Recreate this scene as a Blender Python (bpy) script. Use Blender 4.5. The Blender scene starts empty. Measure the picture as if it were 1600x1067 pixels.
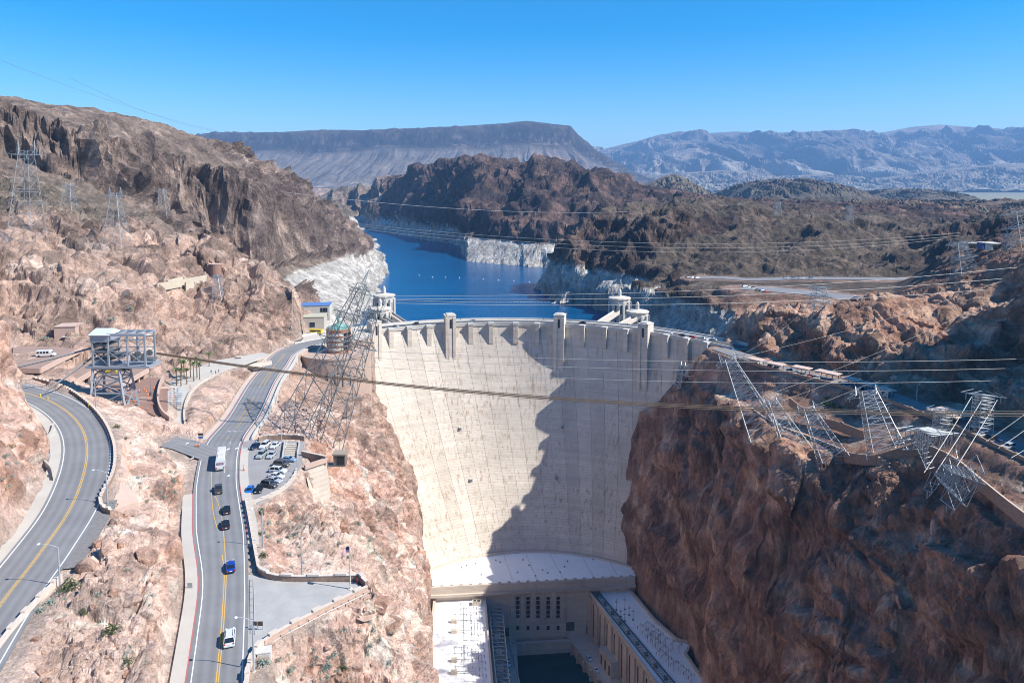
import bpy, bmesh, math, random
import numpy as np
from mathutils import Vector, Matrix
from mathutils.geometry import delaunay_2d_cdt
random.seed(7)
R = math.radians
SC = bpy.context.scene
COL = SC.collection
# ------------------------------------------------------------------ camera, sky, sun, exposure
CAM_Z, PITCH, FPX, PPY = 92.0, R(5.0), 1100.0, 388.0
cam_d = bpy.data.cameras.new('camera')
cam = bpy.data.objects.new('camera', cam_d); COL.objects.link(cam)
cam.location = (0, 0, CAM_Z)
cam.rotation_euler = (R(90) - PITCH, 0, 0)
cam_d.sensor_width = 36.0
cam_d.lens = 36.0 * FPX / 1600.0
cam_d.shift_y = -(533.5 - PPY) / 1600.0
cam_d.clip_start = 1.0; cam_d.clip_end = 60000
SC.camera = cam
SUN_EL, SUN_AZ = 44.6, 15.0                  # sun to the right (+X), a little behind the camera
LS = Vector((math.cos(R(SUN_EL)) * math.cos(R(SUN_AZ)), -math.cos(R(SUN_EL)) * math.sin(R(SUN_AZ)), math.sin(R(SUN_EL))))
w = bpy.data.worlds.new('World'); SC.world = w; w.use_nodes = True
nt = w.node_tree; bg = nt.nodes['Background']
sky = nt.nodes.new('ShaderNodeTexSky'); sky.sky_type = 'NISHITA'; sky.sun_disc = False
sky.sun_elevation = R(SUN_EL); sky.sun_rotation = math.atan2(LS.x, LS.y)
sky.altitude = 500; sky.air_density = 1.0; sky.dust_density = 0.25; sky.ozone_density = 3.0
hsv = nt.nodes.new('ShaderNodeHueSaturation'); hsv.inputs['Saturation'].default_value = 1.62; hsv.inputs['Value'].default_value = .96
nt.links.new(sky.outputs[0], hsv.inputs['Color']); nt.links.new(hsv.outputs[0], bg.inputs[0])
bg.inputs[1].default_value = 0.12
sun_d = bpy.data.lights.new('sun', 'SUN'); sun_d.energy = 5.0; sun_d.angle = R(0.5); sun_d.color = (1.0, 0.955, 0.88)
sun = bpy.data.objects.new('sun', sun_d); COL.objects.link(sun)
sun.rotation_euler = LS.to_track_quat('Z', 'Y').to_euler()
SC.view_settings.view_transform = 'Standard'; SC.view_settings.look = 'None'
SC.view_settings.exposure = 0.72; SC.view_settings.gamma = 1.0; SC.view_settings.use_curve_mapping = False
SC.cycles.max_bounces = 6; SC.cycles.diffuse_bounces = 3; SC.cycles.volume_bounces = 0
SC.cycles.volume_step_rate = 5.0
SC.cycles.filter_width = 1.0
SC.cycles.use_denoising = True; SC.cycles.denoiser = 'OPENIMAGEDENOISE'; SC.cycles.denoising_input_passes = 'RGB_ALBEDO_NORMAL'; SC.cycles.denoising_prefilter = 'ACCURATE'

# ------------------------------------------------------------------ picture <-> place
def P(px, py, z=None, Y=None):
    """point seen at photo pixel (px,py) on the level z, or at distance Y"""
    a = (px - 800.0) / FPX; b = -(py - PPY) / FPX
    dx = a; dy = math.cos(PITCH) + b * math.sin(PITCH); dz = -math.sin(PITCH) + b * math.cos(PITCH)
    t = (z - CAM_Z) / dz if Y is None else Y / dy
    return Vector((dx * t, dy * t, CAM_Z + dz * t))

# ------------------------------------------------------------------ numeric noise
def _h(ix, iy, iz, s):
    h = (ix.astype(np.int64) * 374761393 + iy.astype(np.int64) * 668265263 + iz.astype(np.int64) * 2147483647 + s * 1274126177) & 0xffffffff
    h = ((h ^ (h >> 13)) * 1274126177) & 0xffffffff
    h = ((h ^ (h >> 16)) * 2246822519) & 0xffffffff
    return (h ^ (h >> 15)) & 0xffffffff
_G = np.random.RandomState(3).normal(size=(256, 3)); _G /= np.linalg.norm(_G, axis=1)[:, None]
_G = _G.astype(np.float32)
def gnoise(x, y, z, s=0):
    fx, fy, fz = np.floor(x), np.floor(y), np.floor(z)
    ix, iy, iz = fx.astype(np.int64), fy.astype(np.int64), fz.astype(np.int64)
    tx, ty, tz = (x - fx).astype(np.float32), (y - fy).astype(np.float32), (z - fz).astype(np.float32)
    q = lambda t: t * t * t * (t * (t * 6 - 15) + 10)
    u, v, wz = q(tx), q(ty), q(tz)
    out = 0
    for a in (0, 1):
        wa = u if a else 1 - u
        for b in (0, 1):
            wb = v if b else 1 - v
            for c in (0, 1):
                wc = wz if c else 1 - wz
                g = _G[_h(ix + a, iy + b, iz + c, s) & 255]
                out = out + wa * wb * wc * (g[..., 0] * (tx - a) + g[..., 1] * (ty - b) + g[..., 2] * (tz - c))
    return out * 1.5
def fbm(x, y, z, s=0, o=4, ridged=False):
    out = 0; amp = 1.0; tot = 0
    for k in range(o):
        n = gnoise(x, y, z, s + k)
        out = out + amp * ((1 - 2 * np.abs(n)) if ridged else n); tot += amp
        x, y, z = x * 2.03 + 3.1, y * 2.03 - 1.7, z * 2.03 + 0.9; amp *= 0.5
    return out / tot
def facet(x, y, z, s=0):
    """broken rock: every cell of a cellular pattern is its own tilted plane; second value is the distance to the cell's edge"""
    bx, by, bz = np.floor(x - .5), np.floor(y - .5), np.floor(z - .5)
    best = np.full(x.shape, 9.0, np.float32); sec = best.copy(); val = np.zeros(x.shape, np.float32); tone = np.zeros(x.shape, np.float32)
    for a in (0, 1):
        for b in (0, 1):
            for c in (0, 1):
                ix, iy, iz = bx + a, by + b, bz + c
                h = _h(ix, iy, iz, s)
                jx = ix + .5 + ((h & 255) / 255.0 - .5) * .8; jy = iy + .5 + (((h >> 8) & 255) / 255.0 - .5) * .8; jz = iz + .5 + (((h >> 16) & 255) / 255.0 - .5) * .8
                dx, dy, dz = (x - jx), (y - jy), (z - jz)
                d = (dx * dx + dy * dy + dz * dz).astype(np.float32)
                g = _G[(h >> 24) & 255]
                v = (g[..., 0] * dx + g[..., 1] * dy + g[..., 2] * dz + (((h >> 4) & 255) / 255.0 - .5) * .9).astype(np.float32)
                m = d < best
                sec = np.where(m, best, np.minimum(sec, d)); val = np.where(m, v, val); tone = np.where(m, ((h >> 12) & 255) / 255.0 - .5, tone).astype(np.float32); best = np.where(m, d, best)
    e = np.sqrt(sec) - np.sqrt(best)
    return val * sstep(-.04, .14, e), e, tone
def sstep(a, b, x):
    t = np.clip((x - a) / (b - a), 0, 1); return t * t * (3 - 2 * t)

# ------------------------------------------------------------------ materials
MATS = {}
def mat(name, col, rough=0.8, metal=0.0, vary=0.0, scale=1.0, bump=0.0, spec=0.5, emit=None):
    if name in MATS: return MATS[name]
    m = bpy.data.materials.new(name); m.use_nodes = True; MATS[name] = m
    t = m.node_tree; b = t.nodes['Principled BSDF']
    b.inputs['Base Color'].default_value = (*col, 1); b.inputs['Roughness'].default_value = rough
    b.inputs['Metallic'].default_value = metal; b.inputs['Specular IOR Level'].default_value = spec
    if vary or bump:
        tc = t.nodes.new('ShaderNodeTexCoord'); n = t.nodes.new('ShaderNodeTexNoise')
        n.inputs['Scale'].default_value = scale; n.inputs['Detail'].default_value = 6; n.inputs['Roughness'].default_value = .65
        t.links.new(tc.outputs['Object'], n.inputs['Vector'])
        if vary:
            r = t.nodes.new('ShaderNodeMapRange'); r.inputs[1].default_value = .25; r.inputs[2].default_value = .75
            r.inputs[3].default_value = 1 - vary; r.inputs[4].default_value = 1 + vary
            t.links.new(n.outputs[0], r.inputs[0])
            mx = t.nodes.new('ShaderNodeMix'); mx.data_type = 'RGBA'; mx.blend_type = 'MULTIPLY'; mx.inputs[0].default_value = 1
            mx.inputs[6].default_value = (*col, 1); t.links.new(r.outputs[0], mx.inputs[7]); t.links.new(mx.outputs[2], b.inputs['Base Color'])
        if bump:
            bp = t.nodes.new('ShaderNodeBump'); bp.inputs['Strength'].default_value = bump; bp.inputs['Distance'].default_value = .3
            t.links.new(n.outputs[0], bp.inputs['Height']); t.links.new(bp.outputs[0], b.inputs['Normal'])
    return m
def rock_mat(name, scales=(.09, .5, 2.2), bump=.6, dist=1.0, contrast=.35, blocks=()):
    """reads the rock's own colour from the mesh (beds, veins, varnish) and breaks it up with grain"""
    m = bpy.data.materials.new(name); m.use_nodes = True; t = m.node_tree; b = t.nodes['Principled BSDF']
    b.inputs['Roughness'].default_value = .92; b.inputs['Specular IOR Level'].default_value = .25
    at = t.nodes.new('ShaderNodeAttribute'); at.attribute_name = 'rock_colour'
    geo = t.nodes.new('ShaderNodeNewGeometry')
    acc = None; hgt = None
    for i, s in enumerate(scales):
        n = t.nodes.new('ShaderNodeTexNoise'); n.inputs['Scale'].default_value = s; n.inputs['Detail'].default_value = 7; n.inputs['Roughness'].default_value = .7
        n.inputs['Distortion'].default_value = .6
        t.links.new(geo.outputs['Position'], n.inputs['Vector'])
        r = t.nodes.new('ShaderNodeMapRange'); r.inputs[1].default_value = .3; r.inputs[2].default_value = .7; r.inputs[3].default_value = 1 - contrast; r.inputs[4].default_value = 1 + contrast * .8
        t.links.new(n.outputs[0], r.inputs[0])
        mx = t.nodes.new('ShaderNodeMix'); mx.data_type = 'RGBA'; mx.blend_type = 'MULTIPLY'; mx.inputs[0].default_value = 1
        t.links.new(at.outputs['Color'] if acc is None else acc, mx.inputs[6]); t.links.new(r.outputs[0], mx.inputs[7]); acc = mx.outputs[2]
        if hgt is None: hgt = n.outputs[0]
        else:
            ad = t.nodes.new('ShaderNodeMath'); ad.operation = 'MULTIPLY_ADD'; ad.inputs[1].default_value = .5 ** i * 1.2
            t.links.new(n.outputs[0], ad.inputs[0]); t.links.new(hgt, ad.inputs[2]); hgt = ad.outputs[0]
    # joint-bounded blocks: each with its own tone, cracks between them
    wn = t.nodes.new('ShaderNodeTexNoise'); wn.inputs['Scale'].default_value = scales[1] * .8; wn.inputs['Detail'].default_value = 4; t.links.new(geo.outputs['Position'], wn.inputs['Vector'])
    wv = t.nodes.new('ShaderNodeVectorMath'); wv.operation = 'MULTIPLY_ADD'; wv.inputs[1].default_value = (1.1 / scales[1],) * 3; t.links.new(wn.outputs['Color'], wv.inputs[0]); t.links.new(geo.outputs['Position'], wv.inputs[2])
    for vs_, tone, hk in blocks:
        mp = t.nodes.new('ShaderNodeMapping'); mp.inputs['Scale'].default_value = (1, 1, .55); mp.inputs['Rotation'].default_value = (.25, .18, .4); t.links.new(wv.outputs[0], mp.inputs[0])
        va = t.nodes.new('ShaderNodeTexVoronoi'); va.inputs['Scale'].default_value = vs_; t.links.new(mp.outputs[0], va.inputs['Vector'])
        sc = t.nodes.new('ShaderNodeSeparateColor'); t.links.new(va.outputs['Color'], sc.inputs[0])
        r = t.nodes.new('ShaderNodeMapRange'); r.inputs[3].default_value = 1 - tone; r.inputs[4].default_value = 1 + tone; t.links.new(sc.outputs[0], r.inputs[0])
        mx = t.nodes.new('ShaderNodeMix'); mx.data_type = 'RGBA'; mx.blend_type = 'MULTIPLY'; mx.inputs[0].default_value = 1; t.links.new(acc, mx.inputs[6]); t.links.new(r.outputs[0], mx.inputs[7]); acc = mx.outputs[2]
        # the blocks' faces lean different ways
        df = t.nodes.new('ShaderNodeVectorMath'); df.operation = 'SUBTRACT'; t.links.new(va.outputs['Color'], df.inputs[0]); df.inputs[1].default_value = (.5, .5, .5)
        lp = t.nodes.new('ShaderNodeVectorMath'); lp.operation = 'SUBTRACT'; t.links.new(mp.outputs[0], lp.inputs[0]); t.links.new(va.outputs['Position'], lp.inputs[1])
        dt = t.nodes.new('ShaderNodeVectorMath'); dt.operation = 'DOT_PRODUCT'; t.links.new(df.outputs[0], dt.inputs[0]); t.links.new(lp.outputs[0], dt.inputs[1])
        a1 = t.nodes.new('ShaderNodeMath'); a1.operation = 'MULTIPLY_ADD'; a1.inputs[1].default_value = hk * vs_ * 2.2; t.links.new(dt.outputs['Value'], a1.inputs[0]); t.links.new(hgt, a1.inputs[2]); hgt = a1.outputs[0]
    t.links.new(acc, b.inputs['Base Color'])
    bp = t.nodes.new('ShaderNodeBump'); bp.inputs['Strength'].default_value = bump; bp.inputs['Distance'].default_value = dist
    t.links.new(hgt, bp.inputs['Height']); t.links.new(bp.outputs[0], b.inputs['Normal'])
    return m

# ------------------------------------------------------------------ objects
def link(name, me, m=None, parent=None):
    o = bpy.data.objects.new(name, me); COL.objects.link(o)
    if m is not None: me.materials.append(m)
    if parent is not None: o.parent = parent
    return o
def tag(o, label=None, cat=None, group=None, kind=None):
    if label: o['label'] = label
    if cat: o['category'] = cat
    if group: o['group'] = group
    if kind: o['kind'] = kind
    return o
def thing(name, label, cat, loc=(0, 0, 0), rz=0.0, group=None):
    o = bpy.data.objects.new(name, None); COL.objects.link(o); o.location = loc; o.rotation_euler = (0, 0, rz)
    o.empty_display_size = .5
    return tag(o, label, cat, group)
def grid_mesh(name, V, ny, nx, colours=None, keep=None, smooth=False):
    """V: (ny*nx,3) array"""
    idx = np.arange(ny * nx).reshape(ny, nx)
    q = np.stack([idx[:-1, :-1], idx[:-1, 1:], idx[1:, 1:], idx[1:, :-1]], -1).reshape(-1, 4)
    if keep is not None:
        k = keep.reshape(-1)[q].any(axis=1); q = q[k]
        used = np.zeros(ny * nx, bool); used[q] = True
        re = np.cumsum(used) - 1; q = re[q]; V = V[used]
        if colours is not None: colours = colours[used]
    me = bpy.data.meshes.new(name)
    me.vertices.add(len(V)); me.vertices.foreach_set('co', V.astype(np.float32).ravel())
    me.loops.add(len(q) * 4); me.loops.foreach_set('vertex_index', q.astype(np.int32).ravel())
    me.polygons.add(len(q)); me.polygons.foreach_set('loop_start', np.arange(0, len(q) * 4, 4, dtype=np.int32))
    me.polygons.foreach_set('use_smooth', np.full(len(q), smooth, bool))
    me.update(calc_edges=True)
    if colours is not None:
        a = me.color_attributes.new('rock_colour', 'FLOAT_COLOR', 'POINT')
        a.data.foreach_set('color', np.concatenate([colours, np.ones((len(colours), 1))], 1).astype(np.float32).ravel())
    return me
class MB:
    """collects simple solids into one mesh"""
    def __init__(s): s.v = []; s.f = []
    def add(s, vs, fs):
        o = len(s.v); s.v += [tuple(p) for p in vs]; s.f += [tuple(i + o for i in f) for f in fs]; return s
    def box(s, c, d, rz=0.0, taper=1.0):
        x, y, z = d[0] / 2, d[1] / 2, d[2] / 2; cs, sn = math.cos(rz), math.sin(rz); vs = []
        for k, zz in ((1, -z), (taper, z)):
            for a, b in ((-x, -y), (x, -y), (x, y), (-x, y)):
                a, b = a * k, b * k; vs.append((c[0] + a * cs - b * sn, c[1] + a * sn + b * cs, c[2] + zz))
        return s.add(vs, [(3, 2, 1, 0), (4, 5, 6, 7), (0, 1, 5, 4), (1, 2, 6, 5), (2, 3, 7, 6), (3, 0, 4, 7)])
    def prism(s, poly, z0, z1, top=None):
        n = len(poly); top = top or poly
        a = sum(poly[i][0] * poly[(i + 1) % n][1] - poly[(i + 1) % n][0] * poly[i][1] for i in range(n))
        if a < 0: poly = poly[::-1]; top = top[::-1]
        vs = [(p[0], p[1], z0) for p in poly] + [(p[0], p[1], z1) for p in top]
        return s.add(vs, [tuple(range(n - 1, -1, -1)), tuple(range(n, 2 * n))] + [(i, (i + 1) % n, n + (i + 1) % n, n + i) for i in range(n)])
    def bar(s, a, b, r, n=4, r2=None):
        a, b = Vector(a), Vector(b); d = b - a
        if d.length < 1e-6: return s
        q = d.to_track_quat('Z', 'Y'); r2 = r if r2 is None else r2; vs = []
        for p, rr in ((a, r), (b, r2)):
            for i in range(n):
                t = 2 * math.pi * (i + .5) / n; vs.append(p + q @ Vector((math.cos(t) * rr, math.sin(t) * rr, 0)))
        return s.add(vs, [tuple(range(n - 1, -1, -1)), tuple(range(n, 2 * n))] + [(i, (i + 1) % n, n + (i + 1) % n, n + i) for i in range(n)])
    def tube(s, pts, r, n=5):
        pts = [Vector(p) for p in pts]; vs = []; fs = []
        for k, p in enumerate(pts):
            d = (pts[min(k + 1, len(pts) - 1)] - pts[max(k - 1, 0)]); q = d.to_track_quat('Z', 'Y')
            for i in range(n):
                t = 2 * math.pi * i / n; vs.append(p + q @ Vector((math.cos(t) * r, math.sin(t) * r, 0)))
        for k in range(len(pts) - 1):
            for i in range(n): fs.append((k * n + i, k * n + (i + 1) % n, (k + 1) * n + (i + 1) % n, (k + 1) * n + i))
        fs += [tuple(range(n - 1, -1, -1)), tuple(range((len(pts) - 1) * n, len(pts) * n))]
        return s.add(vs, fs)
    def lathe(s, c, prof, n=16, ph=0.0):
        vs = []; fs = []
        for r, z in prof:
            for i in range(n):
                t = 2 * math.pi * i / n + ph; vs.append((c[0] + r * math.cos(t), c[1] + r * math.sin(t), c[2] + z))
        m = len(prof)
        for k in range(m - 1):
            for i in range(n): fs.append((k * n + i, k * n + (i + 1) % n, (k + 1) * n + (i + 1) % n, (k + 1) * n + i))
        fs += [tuple(range(n - 1, -1, -1)), tuple(range((m - 1) * n, m * n))]
        return s.add(vs, fs)
    def sweep(s, pts, sect, closed=False):
        """cross-section (offset right, up) carried along a path in plan"""
        pts = [Vector(p) for p in pts]; n = len(sect); vs = []; fs = []
        for k, p in enumerate(pts):
            d = pts[min(k + 1, len(pts) - 1)] - pts[max(k - 1, 0)]; d.z = 0; d.normalize(); rt = Vector((d.y, -d.x, 0))
            for a, b in sect: vs.append(p + rt * a + Vector((0, 0, b)))
        for k in range(len(pts) - 1):
            for i in range(n): fs.append((k * n + i, k * n + (i + 1) % n, (k + 1) * n + (i + 1) % n, (k + 1) * n + i))
        fs += [tuple(range(n - 1, -1, -1)), tuple(range((len(pts) - 1) * n, len(pts) * n))]
        return s.add(vs, fs)
    def strip(s, pts, a, b, dz=0.0):
        """flat ribbon between two offsets of a path"""
        pts = [Vector(p) for p in pts]; vs = []; fs = []
        for k, p in enumerate(pts):
            d = pts[min(k + 1, len(pts) - 1)] - pts[max(k - 1, 0)]; d.z = 0; d.normalize(); rt = Vector((d.y, -d.x, 0))
            aa = a[k] if isinstance(a, (list, tuple, np.ndarray)) else a; bb = b[k] if isinstance(b, (list, tuple, np.ndarray)) else b
            vs += [p + rt * aa + Vector((0, 0, dz)), p + rt * bb + Vector((0, 0, dz))]
        for k in range(len(pts) - 1): fs.append((2 * k, 2 * k + 1, 2 * k + 3, 2 * k + 2))
        return s.add(vs, fs)
    def build(s, name, m, parent=None, smooth=False):
        me = bpy.data.meshes.new(name); me.from_pydata([tuple(v) for v in s.v], [], s.f)
        if smooth: me.polygons.foreach_set('use_smooth', [True] * len(me.polygons))
        o = link(name, me, m, parent)
        return o
def centre(o, origin):
    """move a world-space mesh's origin to its base"""
    o.data.transform(Matrix.Translation(-Vector(origin))); o.location = origin; return o
def copy_tree(o, parent=None):
    c = o.copy(); COL.objects.link(c)
    if parent is not None: c.parent = parent
    for ch in o.children: copy_tree(ch, c)
    return c
def smooth_path(pts, step=2.0):
    """Catmull-Rom through 3-D points, resampled"""
    pts = [Vector(p) for p in pts]; pp = [pts[0] * 2 - pts[1]] + pts + [pts[-1] * 2 - pts[-2]]; out = []
    for i in range(1, len(pp) - 2):
        n = max(1, int((pp[i + 1] - pp[i]).length / step))
        for k in range(n):
            t = k / n; a, b, c, d = pp[i - 1:i + 3]
            out.append(.5 * ((2 * b) + (c - a) * t + (2 * a - 5 * b + 4 * c - d) * t * t + (3 * b - a - 3 * c + d) * t ** 3))
    out.append(pts[-1]); return out
# ------------------------------------------------------------------ roads' centre lines and level pads
LAKE_Z, RIVER_Z = -45.0, -174.5
RD2 = smooth_path([P(328, 1160, z=11), P(338, 1067, z=11), P(346, 975, z=11), P(349.5, 925, z=10.9), P(349, 883, z=10.8), P(345, 840, z=10.5), P(341, 800, z=9.9), P(339, 745, z=9.1), P(350, 692, z=8.6), P(381, 650, z=5.5), P(408, 600, z=2.6), P(427, 575, z=1.5), P(443, 554, z=.8), P(468, 541, z=.5), P(500, 532, z=.3), P(540, 524, z=.1)], 3)
RD1 = smooth_path([P(-110, 1110, z=20), P(0, 945, z=20), P(60, 867, z=20), P(112, 790, z=20), P(134, 725, z=20), P(133, 682, z=20), P(115, 652, z=20), P(85, 630, z=20.3), P(55, 618, z=20.6), P(10, 606, z=21)], 3)
AZ0 = [P(1124, 544, z=0), P(1150, 553, z=.4), P(1200, 570, z=1), P(1260, 585, z=2), P(1320, 600, z=3), P(1400, 623, z=5), P(1500, 661, z=6.5), P(1600, 705, z=8), P(1740, 770, z=10)]
AZ = smooth_path(AZ0, 4)
AZ2 = smooth_path([P(1085, 434, z=8), P(1130, 434, z=8), P(1175, 437, z=8), P(1250, 435, z=10), P(1350, 435.5, z=10.5), P(1450, 437, z=11)], 6)
AZ3 = smooth_path([P(1160, 449, z=8.5), P(1200, 452, z=8.5), P(1260, 457, z=8.5), P(1320, 464, z=8.5), P(1385, 474, z=8)], 6)
SIDE = smooth_path([P(335, 712, z=9), P(310, 703, z=9.5), P(285, 694, z=10), P(262, 690, z=10.5)], 2)
def XY(*a): return [(p.x, p.y) for p in a]
LOT = XY(P(374, 792, z=9), P(380, 690, z=9), P(404, 686, z=9), P(474, 690, z=9), P(472, 722, z=9), P(462, 742, z=9), P(440, 765, z=9), P(398, 790, z=9))
PLAZA = XY(P(384, 898, z=10.5), P(408, 902, z=10.5), P(440, 909, z=10.5), P(556, 911, z=10.5), P(569, 920, z=10.5), P(470, 975, z=10.5), P(412, 1008, z=10.5), P(386, 1024, z=10.5))
TERR = XY(P(262, 640, z=9), P(255, 612, z=9), P(280, 585, z=9), P(340, 566, z=8), P(410, 560, z=6), P(424, 566, z=5), P(350, 582, z=8), P(304, 605, z=9), P(288, 640, z=9), P(284, 668, z=9), P(268, 668, z=9))
LOOP = XY(P(190, 590, z=12), P(250, 590, z=12), P(262, 610, z=12), P(262, 640, z=12), P(246, 652, z=12), P(200, 628, z=12), P(120, 610, z=12), P(130, 590, z=12))
VISIT = XY(P(462, 545, z=0), P(480, 520, z=0), P(500, 505, z=0), P(560, 512, z=0), P(588, 514, z=0), P(572, 528, z=0), P(520, 537, z=0))
PADS = [(LOT, 9.0, 3), (PLAZA, 10.5, 2), (TERR, 9.0, 4), (LOOP, 12.0, 4), (VISIT, 0, 6)]
CORR = [(SIDE, 7, 3, .3), (RD2, 8.0, 2.4, .35), (RD1, 7.2, 3.5, .35), (AZ, 6.0, 8, .35), (AZ2, 13, 8, .3), (AZ3, 17, 8, .3)]

# ------------------------------------------------------------------ control points of the canyon's relief (photo pixel, level or distance)
def Z(z): return ('z', z)
CH = []   # chains (breaklines)
PT = []   # single points
def pt(px, py, Y=None, z=None): return tuple(P(px, py, z=z, Y=Y))
# left inner rock of the upper road
CH.append([pt(-80, 1010, z=20.5), pt(0, 905, z=20.5), pt(12, 868, z=20.5), pt(60, 795, z=20.5), pt(80, 740, z=20.5), pt(72, 690, z=20.5), pt(80, 664, z=20.5), pt(64, 632, z=20.8), pt(40, 624, z=21), pt(0, 618, z=21.5)])
for a in [(0, 800, 128), (-60, 900, 105), (30, 770, 143), (0, 720, 150), (45, 720, 168), (0, 640, 185), (45, 652, 196), (0, 590, 198), (32, 606, 213), (52, 614, 228), (0, 500, 215), (25, 520, 226), (42, 545, 236), (-60, 470, 215), (-60, 600, 180), (-60, 760, 130)]: PT.append(pt(a[0], a[1], Y=a[2]))
PT += [(-185, 252, 22), (-200, 235, 26), (-230, 200, 60), (-170, 120, 55), (-130, 80, 45), (-160, 70, 50), (-260, 300, 60), (-300, 240, 80), (-205, 275, 24), (-230, 290, 28)]
# right edge of the upper road, ridge between the roads, foot at the lower road
CH.append([pt(-20, 1067, z=19.7), pt(60, 960, z=19.7), pt(112, 880, z=19.7), pt(158, 800, z=19.7), pt(178, 740, z=19.7), pt(183, 690, z=19.7), pt(165, 650, z=19.8), pt(120, 612, z=20), pt(85, 598, z=20.5)])
CH.append([pt(280, 1100, z=11), pt(292, 1030, z=11), pt(300, 960, z=11), pt(303, 870, z=10.8), pt(299, 800, z=10.3), pt(296, 755, z=10), pt(288, 725, z=10), pt(272, 706, z=10.5)])
for a in [(212, 782, 15.5), (205, 745, 15.8), (235, 700, 16.5), (262, 680, 13.5), (215, 660, 17), (255, 745, 16.5), (280, 750, 13.5), (200, 830, 19), (250, 850, 18.5), (283, 850, 16), (135, 880, 21), (165, 860, 22), (180, 930, 20), (240, 930, 19), (280, 920, 16.5), (100, 1000, 18.5), (180, 1000, 18), (245, 1000, 17.5), (278, 1000, 15), (60, 1060, 18.5), (150, 1067, 18), (230, 1067, 17), (266, 1067, 14.5), (196, 705, 17.4), (200, 640, 15), (170, 625, 15.5)]: PT.append(pt(a[0], a[1], z=a[2]))
# right edge of the lower road, slope to the canyon's rim
CH.append([pt(402, 1100, z=9), pt(404, 1045, z=9.5), pt(430, 1000, z=9.6), pt(500, 968, z=9.6), pt(590, 925, z=10), pt(572, 905, z=10), pt(440, 900, z=10.3), pt(405, 895, z=10.3), pt(402, 860, z=10), pt(396, 800, z=9.5), pt(440, 778, z=8.6), pt(470, 748, z=8.6), pt(482, 720, z=8.8), pt(484, 690, z=8.8), pt(440, 684, z=8.8), pt(404, 682, z=7), pt(430, 630, z=2), pt(452, 580, z=0)])
for a in [(430, 1040, 118), (445, 990, 128), (520, 1060, 122), (520, 1000, 131), (560, 960, 137), (600, 1060, 128), (610, 960, 146), (640, 1067, 130), (600, 930, 152),
          (450, 870, 160), (520, 870, 168), (560, 880, 172), (600, 890, 190), (440, 820, 178), (500, 800, 192), (560, 800, 205), (610, 820, 225), (640, 850, 250), (470, 770, 200), (520, 762, 218), (484, 778, 203), (508, 783, 205), (500, 700, 232), (560, 720, 250), (600, 740, 275), (625, 770, 285), (480, 655, 262), (530, 660, 280), (580, 680, 305), (610, 700, 325), (450, 625, 285), (490, 640, 322), (540, 635, 348)]:
    PT.append(pt(a[0], a[1], Y=a[2]))
rimL = [pt(690, 1090, Y=125), pt(672, 1040, Y=150), pt(664, 985, Y=180), pt(672, 930, Y=225), pt(668, 890, Y=262), pt(658, 840, Y=300), pt(646, 770, Y=335), pt(630, 715, Y=368), pt(606, 650, Y=400), pt(586, 615, Y=420), pt(572, 600, Y=432)]
CH.append(rimL)
toe = [(-10, 118, -150), (-15.5, 150, -150), (-20.5, 180, -150), (-27, 225, -150), (-32, 262, -150), (-37, 300, -150), (-40.5, 330, -150), (-44, 360, -150), (-48, 385, -150), (-56, 408, -150), (-64, 428, -150), (-74, 446, -150)]
CH.append(toe); CH.append([(x + 3, y + .5, -184) for x, y, z in toe])
# behind the dam on the left: visitor terrace, ring of bleached rock, gully
for a in [(480, 520, 0.), (540, 525, 0.)]: PT.append(pt(a[0], a[1], z=a[2]))
PT += [(-96, 424, -34), (-104, 432, -30), (-90, 428, -40), (-112, 438, -20), (-100, 446, -6), (-118, 424, -8)]
for a in [(470, 602, 352), (500, 619, 356), (545, 622, 366), (568, 612, 398), (458, 575, 365)]: PT.append(pt(a[0], a[1], Y=a[2]))
SHORE = ([(-100, 470, -70), (-104, 500, -45), (-118, 545, -45), tuple(P(530, 513, z=-45)), tuple(P(560, 505, z=-45)), tuple(P(580, 480, z=-45)), tuple(P(590, 457, z=-45)), tuple(P(592, 440, z=-45)), tuple(P(606, 426, z=-45)), tuple(P(596, 395, z=-45)), tuple(P(585, 375, z=-45)), (-480, 2000, -45), tuple(P(575, 358, z=-45)), tuple(P(650, 372, z=-45)), tuple(P(722, 384, z=-45)), tuple(P(728, 408, z=-45)), tuple(P(780, 413, z=-45)), tuple(P(860, 419, z=-45)), (95, 1110, -45), tuple(P(838, 452, z=-45)), tuple(P(868, 473, z=-45)), tuple(P(935, 478, z=-45)), (110, 720, -45), (122, 640, -45), (128, 560, -45), (126, 500, -45), (118, 470, -70)])
CH.append(SHORE)
PT += [(45, 930, -22), (53, 890, -20), (60, 850, -22), (72, 830, -26), (64, 870, -12), (70, 1010, -25), (60, 980, -20)]
for a in [(500, 500, 640), (470, 475, 560), (510, 470, 690), (545, 460, 800), (570, 430, 930), (540, 430, 880), (480, 445, 760), (460, 450, 640)]: PT.append(pt(a[0], a[1], Y=a[2]))
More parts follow.
